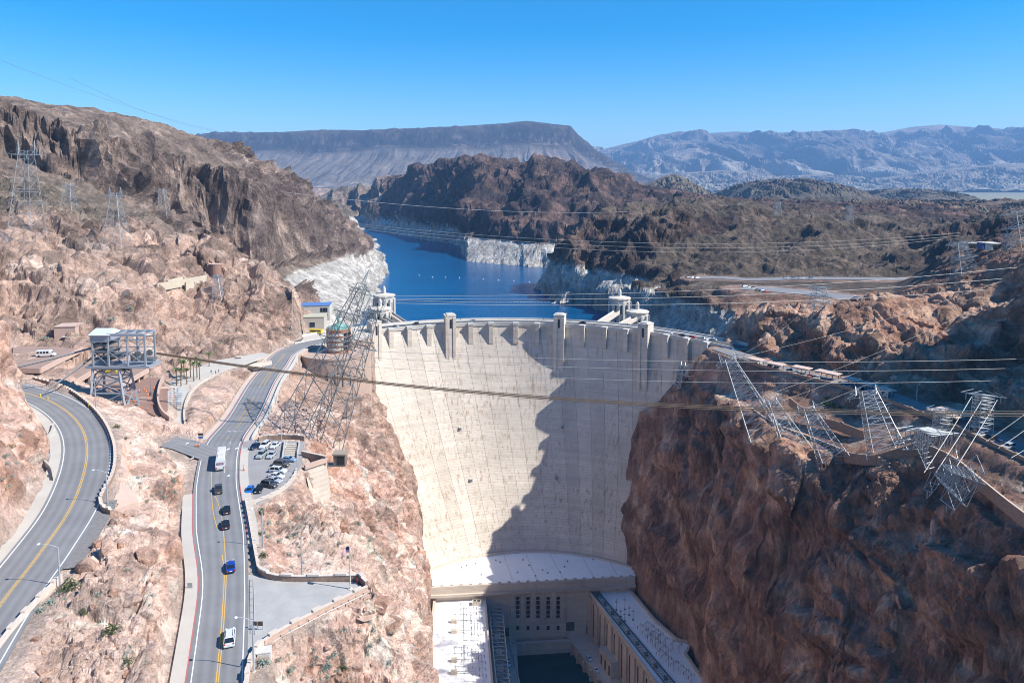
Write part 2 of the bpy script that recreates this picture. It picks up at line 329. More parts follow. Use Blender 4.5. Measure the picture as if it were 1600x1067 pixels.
# near left hill over the garage
for a in [(30, 540, 24.), (103, 540, 24.), (0, 548, 24.), (150, 545, 23), (200, 560, 17), (245, 580, 13), (285, 558, 10), (345, 553, 8.5), (410, 556, 5), (440, 546, 2), (470, 528, 1)]: PT.append(pt(a[0], a[1], z=a[2]))
for a in [(0, 500, 320), (70, 500, 322), (140, 505, 325), (0, 440, 350), (60, 430, 352), (110, 420, 362), (160, 440, 360), (200, 470, 350), (240, 500, 350), (250, 460, 375), (300, 510, 372), (300, 460, 400), (345, 500, 392), (400, 500, 402), (400, 450, 420), (440, 500, 415), (455, 480, 428), (463, 445, 440), (472, 470, 446), (474, 520, 440),
          (0, 380, 395), (60, 375, 410), (120, 385, 410), (180, 395, 410), (230, 420, 405), (340, 405, 440), (330, 432, 430), (265, 358, 470), (315, 352, 475), (345, 380, 455), (400, 425, 445), (440, 437, 448), (280, 395, 445),
          (0, 320, 470), (70, 320, 490), (130, 330, 500), (190, 340, 505), (235, 350, 500), (0, 270, 530), (60, 285, 545), (130, 310, 560), (200, 330, 570)]: PT.append(pt(a[0], a[1], Y=a[2]))
# left skyline ridge: foot of the cliff, lip, crest
CH.append([pt(-60, 235, Y=560), pt(0, 242, Y=565), pt(60, 258, Y=572), pt(130, 288, Y=580), pt(195, 312, Y=605), pt(260, 343, Y=645), pt(330, 392, Y=665), pt(395, 424, Y=690), pt(440, 412, Y=790), pt(500, 398, Y=900), pt(545, 400, Y=985)])
CH.append([pt(-60, 165, Y=582), pt(0, 178, Y=586), pt(60, 188, Y=594), pt(130, 203, Y=602), pt(195, 220, Y=627), pt(260, 248, Y=668), pt(330, 266, Y=690), pt(395, 288, Y=716), pt(440, 312, Y=818), pt(500, 342, Y=930), pt(545, 370, Y=1012), pt(580, 402, Y=1100)])
CH.append([pt(-60, 140, Y=640), pt(0, 150, Y=645), pt(60, 160, Y=650), pt(100, 168, Y=655), pt(160, 178, Y=680), pt(215, 190, Y=720), pt(225, 187, Y=735), pt(250, 193, Y=745), pt(320, 214, Y=790), pt(370, 232, Y=830), pt(420, 254, Y=880), pt(450, 277, Y=920), pt(480, 304, Y=975), pt(520, 328, Y=1040), pt(560, 357, Y=1100), pt(583, 388, Y=1130)])
PT += [(-700, 900, 100), (-500, 1000, 80), (-380, 1150, 30), (-700, 1400, 40), (-900, 2000, 40), (-600, 1900, 0), (-1300, 1300, 90), (-700, 500, 150), (-500, 350, 120), (-500, 600, 160)]
# middle hills across the lake
CH.append([pt(480, 318, Y=2560), pt(500, 312, Y=2540), pt(530, 303, Y=2520), pt(560, 293, Y=2500), pt(590, 282, Y=2460), pt(620, 272, Y=2400), pt(650, 264, Y=2300), pt(680, 258, Y=2170), pt(720, 254, Y=2020), pt(755, 249, Y=1880), pt(790, 255, Y=1790), pt(830, 255, Y=1720), pt(870, 259, Y=1660), pt(905, 267, Y=1600), pt(950, 276, Y=1560), pt(1000, 292, Y=1500), pt(1060, 305, Y=1400), pt(1120, 312, Y=1300)])
CH.append([pt(753, 256, Y=1800), pt(742, 280, Y=1690), pt(732, 310, Y=1570), pt(728, 345, Y=1440), pt(733, 372, Y=1390)])
CH.append([pt(865, 264, Y=1600), pt(850, 290, Y=1480), pt(850, 320, Y=1380), pt(858, 350, Y=1300), pt(850, 385, Y=1225)])
CH.append([pt(640, 275, Y=2280), pt(622, 300, Y=2250), pt(604, 328, Y=2290)])
for a in [(805, 275, 1690), (795, 310, 1590), (790, 345, 1440), (790, 380, 1290), (690, 285, 1990), (680, 320, 1860), (680, 352, 1790), (650, 357, 1960), (715, 362, 1700), (640, 320, 2080), (560, 330, 2420), (910, 300, 1480), (920, 330, 1380), (900, 350, 1280), (775, 290, 1670), (770, 330, 1440), (820, 340, 1420)]: PT.append(pt(a[0], a[1], Y=a[2]))
# promontory and brown hills on the right
CH.append([pt(866, 404, Y=935), pt(885, 372, Y=900), pt(905, 352, Y=905), pt(935, 332, Y=930), pt(965, 322, Y=960), pt(990, 318, Y=980), pt(1040, 322, Y=985), pt(1100, 318, Y=980), pt(1160, 324, Y=960), pt(1220, 334, Y=930), pt(1300, 350, Y=900), pt(1380, 368, Y=860), pt(1450, 388, Y=830), pt(1530, 392, Y=800), pt(1620, 400, Y=780)])
CH.append([pt(885, 372, Y=880), pt(900, 395, Y=850), pt(915, 415, Y=830), pt(900, 426, Y=828)])
CH.append([pt(905, 450, Y=848), pt(950, 436, Y=800), pt(985, 418, Y=778), pt(1020, 398, Y=790), pt(1070, 378, Y=815), pt(1120, 360, Y=845)])
CH.append([pt(962, 405, Y=803), pt(985, 370, Y=805), pt(1012, 342, Y=815), pt(1050, 332, Y=845), pt(1100, 328, Y=875), pt(1150, 333, Y=890)])
for a in [(930, 432, 835), (940, 390, 870), (955, 350, 915), (930, 380, 885), (1100, 400, 730), (1050, 425, 705), (1130, 395, 760), (1180, 400, 770), (1240, 400, 760), (1300, 405, 740), (1380, 405, 740), (1200, 370, 840), (1300, 375, 810), (1400, 395, 790), (1010, 448, 690), (1050, 455, 650), (1200, 425, 700), (1300, 428, 690), (1400, 430, 680)]: PT.append(pt(a[0], a[1], Y=a[2]))
CH.append([pt(955, 452, Y=765), pt(1000, 452, Y=670), pt(1060, 462, Y=600), pt(1115, 474, Y=560), pt(1150, 490, Y=520), pt(1150, 512, Y=470)])
for a in [(1085, 438, 8.), (1160, 444, 8), (1250, 443, 9), (1400, 443, 10), (1160, 458, 8.5), (1260, 466, 9), (1390, 482, 10)]: PT.append(pt(a[0], a[1], z=a[2]))
CH.append([pt(1156, 500, Y=424), pt(1180, 487, Y=412), pt(1215, 489, Y=400), pt(1250, 487, Y=386), pt(1285, 492, Y=373), pt(1330, 482, Y=362), pt(1375, 478, Y=358)])
CH.append([pt(1156, 546, Y=403), pt(1180, 552, Y=388), pt(1200, 558, Y=378), pt(1260, 572, Y=356), pt(1320, 586, Y=334), pt(1400, 606, Y=306), pt(1500, 640, Y=274), pt(1610, 684, Y=240)])
for a in [(1170, 520, 405), (1200, 520, 390), (1250, 525, 369), (1290, 530, 356), (1340, 530, 342), (1370, 520, 338), (1330, 560, 337)]: PT.append(pt(a[0], a[1], Y=a[2]))
for a in [(1400, 545, 322), (1400, 500, 350), (1395, 465, 425), (1430, 440, 430), (1480, 500, 350), (1480, 515, 345), (1480, 430, 425), (1540, 408, 415), (1600, 398, 410), (1600, 470, 340), (1560, 560, 300), (1600, 600, 275), (1500, 590, 300), (1640, 560, 280)]: PT.append(pt(a[0], a[1], Y=a[2]))
PT += [(330, 430, 70), (420, 420, 120), (280, 330, 72), (360, 330, 130), (256, 278, 120), (330, 250, 128), (232, 203, 78), (300, 180, 115), (400, 150, 130), (200, 130, 40), (260, 100, 80), (480, 600, 60), (600, 800, 60), (520, 300, 160)]
# right canyon wall: ledge under the pylons, rim, big face, toe
CH.append([pt(1128, 546, Y=392), pt(1140, 553, Y=384), pt(1200, 575, Y=355), pt(1260, 592, Y=333), pt(1320, 608, Y=312), pt(1400, 634, Y=280), pt(1500, 674, Y=243), pt(1620, 722, Y=207)])
rimR = [pt(1118, 556, Y=402), pt(1090, 572, Y=408), pt(1060, 596, Y=412), pt(1062, 612, Y=396), pt(1110, 626, Y=368), pt(1160, 640, Y=338), pt(1200, 665, Y=305), pt(1240, 692, Y=276), pt(1280, 706, Y=262), pt(1330, 716, Y=252), pt(1380, 718, Y=243), pt(1440, 706, Y=238), pt(1480, 722, Y=228), pt(1520, 752, Y=212), pt(1600, 806, Y=186), pt(1680, 870, Y=164)]
CH.append(rimR)
for a in [(1150, 600, 362), (1200, 620, 330), (1250, 640, 308), (1300, 640, 298), (1350, 660, 280), (1420, 680, 252), (1500, 715, 228), (1560, 740, 210), (1230, 660, 300), (1300, 690, 270)]: PT.append(pt(a[0], a[1], Y=a[2]))
# faces between rim and toe
for a in [(1030, 622, 424), (1000, 642, 431), (984, 690, 430), (968, 770, 426), (962, 845, 419)]: PT.append(pt(a[0], a[1], Y=a[2]))
for a in [(1140, 715, 324), (1165, 690, 319), (1200, 738, 286), (1228, 768, 263), (1180, 765, 294)]: PT.append(pt(a[0], a[1], Y=a[2]))
_rr = random.Random(31)
for c, Yr, zr, Yt in ((1050, 404, -24, 352), (1100, 372, -15, 318), (1150, 343, -13, 272), (1200, 305, -12, 238), (1240, 276, -10, 211), (1290, 260, -8, 186), (1340, 254, -7, 168), (1390, 241, -4, 152), (1440, 238, 1, 142), (1500, 220, 2, 126), (1560, 198, 2, 116), (1640, 174, 3, 104)):
    for f, bul in ((.22, 3), (.45, 1), (.68, -1), (.86, -1)):
        if f < .3 and c in (1150, 1200): continue
        Y_ = Yr + (Yt - Yr) * f - bul + _rr.uniform(-3.5, 3.5); z_ = zr + (-150 - zr) * (f ** 1.05); PT.append(((c - 800) / FPX * (Y_ * math.cos(PITCH) + (CAM_Z - z_) * math.sin(PITCH)), Y_, z_))
toeR = [(84, 456, -150), (66, 432, -150), (60.5, 418, -150), (63, 408, -150), (69, 398, -150), (78, 372, -150), (86, 352, -150), (92, 338, -150), (92, 326, -150), (90, 310, -150), (91, 280, -150), (91, 230, -150), (91, 180, -150), (91, 110, -150)]
CH.append(toeR); CH.append([(x - 3, y - .5, -184) for x, y, z in toeR])
PT += [(20, 300, -184), (20, 400, -184), (0, 440, -150), (60, 440, -150), (10, 200, -184), (40, 118, -184), (0, 476, -75), (60, 476, -75), (-60, 474, -75), (0, 560, -80), (0, 760, -80), (0, 1000, -80), (-300, 1600, -80), (-150, 1300, -80), (60, 620, -80), (-60, 560, -80), (-400, 2100, -70)]
# surroundings out of the picture
PT += [(-60, 60, 10), (-30, 75, 0), (-100, 60, 22), (0, 60, -150), (60, 60, -150), (130, 60, 10), (400, 60, 130), (-400, 60, 100), (-900, 700, 120), (-1500, 2000, 60), (-2400, 3000, 30), (0, 2900, 10), (-900, 2900, 20), (900, 2800, 20), (2800, 2800, 20), (1300, 1300, 40), (900, 700, 90), (2000, 1200, 60), (700, 1600, 30), (1100, 2000, 30), (500, 2000, 60), (250, 2200, 40), (900, 1200, 50), (-1600, 400, 120), (1600, 300, 140), (1300, 60, 140), (-1300, 60, 120)]

def make_tin():
    vs, zs, es = [], [], []
    for c in CH:
        for k, p in enumerate(c):
            vs.append(Vector((p[0], p[1]))); zs.append(p[2])
            if k: es.append((len(vs) - 2, len(vs) - 1))
    for p in PT: vs.append(Vector((p[0], p[1]))); zs.append(p[2])
    v2, e2, f2, ov, oe, of = delaunay_2d_cdt(vs, es, [], 0, 1e-3)
    z2 = [None] * len(v2)
    for i, o in enumerate(ov):
        if o: z2[i] = sum(zs[k] for k in o) / len(o)
    bad = [i for i in range(len(v2)) if z2[i] is None]
    for i in bad:      # crossing breaklines: level of the nearest known neighbours
        d = sorted((((v2[j] - v2[i]).length, z2[j]) for j in range(len(v2)) if z2[j] is not None))[:3]
        z2[i] = sum(q[1] / (q[0] + .1) for q in d) / sum(1 / (q[0] + .1) for q in d)
    if bad: print('crossing breaklines at', [(round(v2[i].x), round(v2[i].y)) for i in bad])
    return np.array([tuple(v) for v in v2]), np.array(z2), f2
TV, TZ, TF = make_tin()
def tin_z(X, Y):
    out = np.full(X.shape, np.nan); Xf, Yf = X.ravel(), Y.ravel(); of = out.ravel()
    o = np.argsort(Yf, kind='stable'); Ys = Yf[o]
    for f in TF:
        a, b, c = f[0], f[1], f[2]
        (x0, y0), (x1, y1), (x2, y2) = TV[a], TV[b], TV[c]
        lo, hi = np.searchsorted(Ys, min(y0, y1, y2)), np.searchsorted(Ys, max(y0, y1, y2), 'right')
        if hi <= lo: continue
        k = o[lo:hi]; x = Xf[k]; m = (x >= min(x0, x1, x2)) & (x <= max(x0, x1, x2)); k = k[m]
        if not len(k): continue
        x, y = Xf[k], Yf[k]; det = (y1 - y2) * (x0 - x2) + (x2 - x1) * (y0 - y2)
        if abs(det) < 1e-9: continue
        u = ((y1 - y2) * (x - x2) + (x2 - x1) * (y - y2)) / det; v = ((y2 - y0) * (x - x2) + (x0 - x2) * (y - y2)) / det
        m = (u >= -1e-6) & (v >= -1e-6) & (u + v <= 1 + 1e-6)
        of[k[m]] = (u * TZ[a] + v * TZ[b] + (1 - u - v) * TZ[c])[m]
    return out
def path_dist(X, Y, path):
    """distance to a path and the path's level there"""
    pts = np.array([tuple(p) for p in path]); d = np.full(X.shape, 1e9); z = np.zeros(X.shape)
    for a, b in zip(pts[:-1], pts[1:]):
        v = b[:2] - a[:2]; L = (v ** 2).sum()
        t = np.clip(((X - a[0]) * v[0] + (Y - a[1]) * v[1]) / L, 0, 1)
        q = np.hypot(X - a[0] - t * v[0], Y - a[1] - t * v[1]); m = q < d
        d = np.where(m, q, d); z = np.where(m, a[2] + t * (b[2] - a[2]), z)
    return d, z
def poly_dist(X, Y, poly):
    """signed distance to a polygon (negative inside)"""
    n = len(poly); d = np.full(X.shape, 1e9); ins = np.zeros(X.shape, bool)
    for i in range(n):
        (ax, ay), (bx, by) = poly[i], poly[(i + 1) % n]; vx, vy = bx - ax, by - ay
        t = np.clip(((X - ax) * vx + (Y - ay) * vy) / (vx * vx + vy * vy), 0, 1)
        d = np.minimum(d, np.hypot(X - ax - t * vx, Y - ay - t * vy))
        ins ^= ((ay > Y) != (by > Y)) & (X < vx * (Y - ay) / (vy if vy else 1e-9) + ax)
    return np.where(ins, -d, d)
def flatten(X, Y, Zt):
    """levels the ground under roads and pads; returns levels and a 0..1 mask of natural ground"""
    nat = np.ones(X.shape)
    for poly, z, blend in PADS:
        q = np.array(poly); m = (X > q[:, 0].min() - 20) & (X < q[:, 0].max() + 20) & (Y > q[:, 1].min() - 20) & (Y < q[:, 1].max() + 20)
        if not m.any(): continue
        d = poly_dist(X[m], Y[m], poly); k = sstep(0, blend, d)
        Zt[m] = Zt[m] * k + (z - .35) * (1 - k); nat[m] = np.minimum(nat[m], k)
    for path, half, blend, dz in CORR:
        pts = np.array([tuple(p) for p in path]); m = (X > pts[:, 0].min() - 30) & (X < pts[:, 0].max() + 30) & (Y > pts[:, 1].min() - 30) & (Y < pts[:, 1].max() + 30)
        if not m.any(): continue
        d, z = path_dist(X[m], Y[m], path); k = sstep(half, half + blend, d)
        Zt[m] = Zt[m] * k + (z - dz) * (1 - k); nat[m] = np.minimum(nat[m], k)
    return Zt, nat

HILLZ = [tuple(P(*q[:2], Y=q[2]))[:2] for q in [(-60, 545, 300), (150, 548, 292), (262, 575, 290), (345, 556, 335), (440, 548, 372), (476, 520, 432), (476, 450, 452), (345, 352, 500), (240, 330, 540), (-60, 280, 560)]]
CLIFFZ = [tuple(P(*q[:2], Y=q[2]))[:2] for q in [(1154, 548, 400), (1260, 572, 356), (1400, 606, 308), (1640, 690, 240), (1700, 500, 330), (1480, 430, 430), (1380, 474, 420), (1290, 488, 424), (1180, 484, 456), (1154, 500, 462)]]
LEDGEZ = [tuple(P(*q[:2], Y=q[2]))[:2] for q in [(1128, 546, 392), (1260, 592, 333), (1400, 634, 280), (1620, 722, 207), (1600, 806, 186), (1520, 752, 212), (1440, 706, 238), (1330, 716, 252), (1240, 692, 276), (1160, 640, 338), (1062, 612, 396)]]
PLATZ = [tuple(P(*q[:2], z=q[2]))[:2] for q in [(1080, 427, 10), (1460, 427, 11), (1470, 480, 9), (1300, 477, 9), (1160, 470, 8), (1070, 442, 8)]]
NEARZ = [tuple(P(*q[:2], z=q[2]))[:2] for q in [(70, 990, 19), (118, 880, 20), (222, 800, 18), (242, 710, 17), (285, 730, 12), (296, 800, 12), (298, 1000, 12), (285, 1100, 12), (40, 1100, 18)]]
SLOPEZ = [tuple(P(*q[:2], Y=q[2]))[:2] for q in [(400, 880, 165), (400, 805, 178), (470, 800, 193), (525, 795, 210), (530, 700, 245), (480, 650, 270), (450, 625, 285), (560, 605, 400), (606, 650, 402), (660, 840, 300), (672, 930, 225), (664, 985, 180), (560, 890, 168)]]
def zone(X, Y, poly, b):
    out = np.zeros(X.shape); q = np.array(poly); m = (X > q[:, 0].min() - b) & (X < q[:, 0].max() + b) & (Y > q[:, 1].min() - b) & (Y < q[:, 1].max() + b)
    out[m] = 1 - sstep(-b, b * .2, poly_dist(X[m], Y[m], poly)); return out
def lerp(a, b, t): return a + (b - a) * t[..., None]
def build_terrain():
    # a fan of rays from under the viewpoint: fine near, coarse far
    a = np.concatenate([np.linspace(-56, -38.4, 40)[:-1], np.linspace(-38.4, 38.4, 760), np.linspace(38.4, 58, 44)[1:]])
    r = [78.0]
    while r[-1] < 2750:
        rr = r[-1]; r.append(rr + (.34 if rr < 150 else .5 if rr < 260 else .66 if rr < 440 else .66 + (rr - 440) * .0062))
    r = np.array(r); A, RR = np.meshgrid(np.radians(a), r)
    X, Y = RR * np.sin(A), RR * np.cos(A)
    ny, nx = X.shape
    Zt = tin_z(X, Y); Zt = np.where(np.isnan(Zt), 20, Zt)
    # soften the straight edges between control points
    for _ in range(3):
        q = Zt.copy(); q[1:-1, 1:-1] = (Zt[1:-1, 1:-1] * 2 + Zt[:-2, 1:-1] + Zt[2:, 1:-1] + Zt[1:-1, :-2] + Zt[1:-1, 2:]) / 6; Zt = q
    lm = (Y > 470) & (np.abs(X) < 800)
    ld = poly_dist(X[lm], Y[lm], [q[:2] for q in SHORE]); Zt[lm] = np.where(ld < 0, np.minimum(Zt[lm], -45.0 + np.maximum(ld, -30) * .9), Zt[lm])
    Zt, nat = flatten(X, Y, Zt)
    V = np.stack([X, Y, Zt], -1)
    def normals(V):
        du = np.zeros_like(V); dv = np.zeros_like(V)
        du[:, 1:-1] = V[:, 2:] - V[:, :-2]; du[:, 0] = V[:, 1] - V[:, 0]; du[:, -1] = V[:, -1] - V[:, -2]
        dv[1:-1] = V[2:] - V[:-2]; dv[0] = V[1] - V[0]; dv[-1] = V[-1] - V[-2]
        n = np.cross(du, dv); return n / np.maximum(np.linalg.norm(n, axis=-1, keepdims=True), 1e-9)
    N = normals(V)
    # smoothed normals carry the large displacement
    for _ in range(4):
        q = N.copy(); q[1:-1, 1:-1] = (N[1:-1, 1:-1] + N[:-2, 1:-1] + N[2:, 1:-1] + N[1:-1, :-2] + N[1:-1, 2:]); N = q / np.linalg.norm(q, axis=-1, keepdims=True)
    slope = 1 - np.abs(N[..., 2])
    far = sstep(480, 1000, RR)
    steep = sstep(.08, .45, slope)
    x, y, z = X, Y, Zt
    wx = gnoise(x / 31, y / 31, z / 31, 90) * 9; wy = gnoise(x / 31, y / 31, z / 31, 91) * 9
    zq = np.where(RR > 505, 3.0, 1.0); hz_, cz_, lz_, nz_, sz_ = zone(X, Y, HILLZ, 14), zone(X, Y, CLIFFZ, 8), zone(X, Y, LEDGEZ, 7), zone(X, Y, NEARZ, 3), zone(X, Y, SLOPEZ, 8)
    f1, e1, t_f1 = facet((x + wx) / 19, (y + wy) / 19, z / (34 * zq), 11)
    f2, e2, t_f2 = facet((x + wy * .5) / 7.5, (y + wx * .5) / 7.5, z / (11 * zq), 23)
    f3, e3, t_f3 = facet(x / 2.7, y / 2.7, z / 3.4, 37)
    fs_, es_, t_s = facet(x / 1.25, y / 1.25, z / 1.5, 55)
    big = fbm(x / 70, y / 70, z / 110, 50, 4)
    rid = fbm(x / 42, y / 42, z / 90, 60, 4, True)
    fine = fbm(x / 2.2, y / 2.2, z / 2.2, 70, 3)
    crack = -(1 - sstep(0, .09, e1)) * 1.3
    crack2 = -(1 - sstep(0, .1, e2)) * .7
    near = 1 - sstep(140, 420, RR)
    leftnear = (X < -20) & (RR < 330)
    amp = .28 + .95 * steep
    amp = np.where(leftnear, amp * .62, amp)
    disp = amp * (f1 * 3.4 + crack + big * 5.0 * (1 - .5 * near)) + (.25 + .75 * steep) * (f2 * 1.7 + crack2) + (.35 + .5 * steep) * (f3 * .8 - (1 - sstep(0, .14, e3)) * .35) + fine * .22 + near * (fs_ * .34 - (1 - sstep(0, .16, es_)) * .16)
    m1, me1, t_m1 = facet(x / 52 + wx * .06, y / 52 + wy * .06, z / 90, 501)
    farD = (rid - .45) * (8 + 26 * far) + big * 10 * far + f1 * 4.5 * far + m1 * 11 * far - (1 - sstep(0, .1, me1)) * 4 * far
    disp = disp * (1 + far * .7) + farD * sstep(430, 560, RR) * (.35 + .65 * steep)
    # columns on the left skyline cliff
    cl = sstep(.12, .3, slope) * (X < -100) * sstep(520, 570, RR) * (1 - sstep(-40, -10, -Zt - 45))
    col = fbm(x / 17, y / 17, z / 140, 120, 4, True); col2 = fbm(x / 42, y / 42, z / 260, 130, 2, True)
    skyl = (X < -100) * sstep(540, 600, RR) * (Zt > -20); disp = disp * (1 - skyl * np.where(Zt > 85, .45, .78))
    disp = disp + cl * ((col - .45) * 20 + (col2 - .42) * 24)
    # strata ledges and big buttresses on the right wall
    rw = (X > 55) * (RR < 470) * (Zt < -4) * sstep(.15, .4, slope)
    disp = disp + rw * ((fbm(x / 24, y / 24, z / 70, 140, 4, True) - .4) * 7 + sstep(.1, .6, np.sin(z / 8.5 + big * 6 + x * .03)) * 3.6)
    # craggy hills: tilted blocks, gullies and ledges standing out of the slopes
    g1, ge1, t_g1 = facet((x + wx) / 26, (y + wy) / 26, z / 60, 301); g2, ge2, t_g2 = facet((x + wy) / 11, (y + wx) / 11, z / 26, 302)
    gr = fbm((x + wx) / 34, (y + wy) / 34, z / 120, 310, 5, True); gb = fbm(x / 60, y / 60, z / 60, 320, 3)
    crag = g1 * 4.2 + g2 * 2.6 + (gr - .45) * 13 + gb * 6 - (1 - sstep(0, .12, ge1)) * 2.6 - (1 - sstep(0, .14, ge2)) * 1.3
    disp = disp * (1 - .8 * lz_) + crag * (hz_ * 1.0 + cz_ * .75 + rw * .5 * (1 - lz_))
    k1, ke1, t_k1 = facet((x + wx * .5) / 9, (y + wy * .5) / 9, z / 12, 401); k2, ke2, t_k2 = facet(x / 3.4, y / 3.4, z / 4.4, 402)
    disp = disp + (nz_ * .62 + sz_ * 1.0) * (k1 * 2.0 + k2 * .9 - (1 - sstep(0, .12, ke1)) * 1.2 - (1 - sstep(0, .14, ke2)) * .5 + (fbm(x / 18, y / 18, z / 30, 410, 4, True) - .42) * 4.5)
    disp = np.where((Zt < -7) & (Y > 480) & (RR < 1500), disp * .42, disp)
    fh = sstep(1120, 1260, RR) * (1 - sstep(.10, .22, X / RR)); disp = disp * (1 - .5 * fh) + fh * (fbm(x / 150, y / 150, z / 260, 520, 5, True) - .45) * 62 * (Zt > -5)
    rmidz = (X > 20) * sstep(500, 600, RR) * (1 - sstep(1150, 1300, RR)); disp = disp * (1 - .88 * zone(X, Y, PLATZ, 12)); disp = disp * (1 - .3 * rmidz) + rmidz * (fbm(x / 75, y / 75, z / 60, 530, 5, True) - .45) * 17 * (nat ** 2) * (1 - zone(X, Y, PLATZ, 12))
    # keep the walls off the dam's foot and the roofs
    foot = sstep(-128, -112, Zt) + (RR > 470)
    disp = disp * np.clip(.22 + foot, 0, 1)
    td = np.clip(-Zt / 135.0, 0, 1.1); rho = np.hypot(x - (-5 + 19 * td), y - (317 + 5 * td)); by_dam = sstep(-16, -4, rho - (152 - 27 * td - 25 * td * td)) * (Y > 330) * (Y < 480) * (np.abs(X) < 130) * (Zt < -3)
    disp = disp * (1 - .75 * by_dam)
    disp *= nat ** .6
    disp = np.where(nat < .02, 0, disp)
    lakeside = (Zt < -30) & (Y > 480)
    disp = np.where(lakeside & (Zt < -50), 0, disp)
    V = V + N * disp[..., None]
    V, nat = V, nat
    # colour of the rock itself
    x, y, z = V[..., 0], V[..., 1], V[..., 2]
    c = np.zeros(V.shape)
    n1 = fbm(x / 55, y / 55, z / 55, 200, 4); n2 = fbm(x / 14, y / 14, z / 9, 210, 4); n3 = fbm(x / 4, y / 4, z / 4, 220, 3)
    pink, tan, rust, pale = np.array([.61, .40, .315]), np.array([.58, .41, .325]), np.array([.43, .25, .175]), np.array([.66, .54, .46])
    base = lerp(np.broadcast_to(pink, V.shape), np.broadcast_to(rust, V.shape), sstep(-.02, .3, n2 + .3 * n3))
    base = lerp(base, np.broadcast_to(tan, V.shape), sstep(-.1, .3, n1))
    base = lerp(base, np.broadcast_to(pale, V.shape), sstep(.12, .34, -n2 + .35 * n3) * .75)
    flat = 1 - sstep(.05, .25, slope)
    base = lerp(base, np.broadcast_to(np.array([.54, .405, .33]), V.shape), flat * .5)
    # upper hill on the left: browner
    hill = np.broadcast_to(np.array([.34, .235, .18]), V.shape) * (1 + .5 * n2[..., None])
    hill = lerp(hill, np.broadcast_to(pale * .8, V.shape), sstep(.2, .42, n1 + .5 * n2) * .6)
    base = lerp(base, hill, (X < 0) * sstep(285, 340, RR) * (.8 - .35 * sstep(-.2, .2, n1) * (1 - sstep(300, 480, RR))))
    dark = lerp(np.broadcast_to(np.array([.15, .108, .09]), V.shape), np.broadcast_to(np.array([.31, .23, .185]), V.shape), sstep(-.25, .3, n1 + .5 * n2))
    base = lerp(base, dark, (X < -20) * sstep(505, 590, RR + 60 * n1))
    scree = np.where((Zt > 100)[..., None], np.array([.21, .158, .125]), np.array([.19, .155, .115]))
    base = lerp(base, scree, (X < 0) * sstep(520, 600, RR) * (1 - sstep(.1, .24, slope)) * .75)
    # right side: browns, near face with veins
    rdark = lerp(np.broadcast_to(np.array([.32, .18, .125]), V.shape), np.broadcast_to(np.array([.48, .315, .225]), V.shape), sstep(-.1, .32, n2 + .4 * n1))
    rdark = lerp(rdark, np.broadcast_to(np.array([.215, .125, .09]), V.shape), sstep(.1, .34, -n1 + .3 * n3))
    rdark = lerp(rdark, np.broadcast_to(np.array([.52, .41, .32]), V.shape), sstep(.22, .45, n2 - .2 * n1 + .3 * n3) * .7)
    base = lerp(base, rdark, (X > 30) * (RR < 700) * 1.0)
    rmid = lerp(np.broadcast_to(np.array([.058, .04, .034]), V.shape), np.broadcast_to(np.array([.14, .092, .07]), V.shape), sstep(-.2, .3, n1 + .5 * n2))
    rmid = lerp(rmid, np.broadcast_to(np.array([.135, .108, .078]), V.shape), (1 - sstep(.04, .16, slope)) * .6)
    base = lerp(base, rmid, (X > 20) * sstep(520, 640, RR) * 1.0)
    md = lerp(np.broadcast_to(np.array([.05, .036, .036]), V.shape), np.broadcast_to(np.array([.15, .094, .076]), V.shape), sstep(-.25, .35, n1 + .6 * n2))
    base = lerp(base, md, sstep(1080, 1200, RR) * (X > -420) * 1.0)
    # bleached ring above the lake
    ring_top = np.where(Y < 1000, -3.6, -8.5) + 2.2 * n1 + 1.6 * n3
    ring = (1 - sstep(-1.2, 1.2, z - ring_top)) * ((Y > 475) & (np.abs(X) < 900))
    rc = np.broadcast_to(np.array([.50, .47, .425]), V.shape) * (1 + .2 * n2[..., None] + .2 * n3[..., None])
    rc = lerp(rc, np.broadcast_to(np.array([.36, .30, .25]), V.shape), sstep(.16, .36, n2 - n3) * .7)
    blk = 1 + .34 * t_f1 * .6 + .42 * t_f2 + .34 * t_f3 * near + .25 * t_s * near + .5 * t_k1 * (nz_ + sz_) + .3 * t_k2 * (nz_ + sz_) + .4 * t_g1 * (hz_ + cz_) + .35 * t_g2 * (hz_ + cz_ + rw * .6) + .4 * t_m1 * far
    base = base * np.clip(blk, .45, 1.6)[..., None]
    base = lerp(base, rc * np.clip(1 + .2 * t_f2, .8, 1.2)[..., None], ring)
    # flat ground: gravel shoulders
    base = lerp(base, np.where((X > 60)[..., None], np.array([.36, .235, .18]), np.array([.47, .375, .31])), (1 - nat) * np.where(X > 60, np.where(RR > 470, .85, .2), .75))
    base = np.clip(base, .03, .7)
    keep = ~((z < -52) & (Y > 482))
    colr = base.reshape(-1, 3)
    Vf = V.reshape(-1, 3)
    # two pieces of setting: the canyon, and the hills beyond the dam
    kn = keep & (RR < 520); kf = keep & (RR >= 515)
    rm = rock_mat('canyon_rock', (.11, .6, 2.6), 1.0, 1.15, .28, ((.14, .14, 1.0), (.5, .13, .42)))
    o = link('canyon_ground', grid_mesh('canyon_ground', Vf, ny, nx, colr, kn), rm); tag(o, kind='structure')
    rf = rock_mat('hill_rock', (.03, .12, .45), 1.0, 5.0, .42, ((.045, .15, .6), (.13, .15, .3)))
    o = link('hills', grid_mesh('hills', Vf, ny, nx, colr, kf), rf); tag(o, kind='structure')
    return V, a, r, slope, nat
TER_V, TER_A, TER_R, TER_S, TER_NAT = build_terrain()
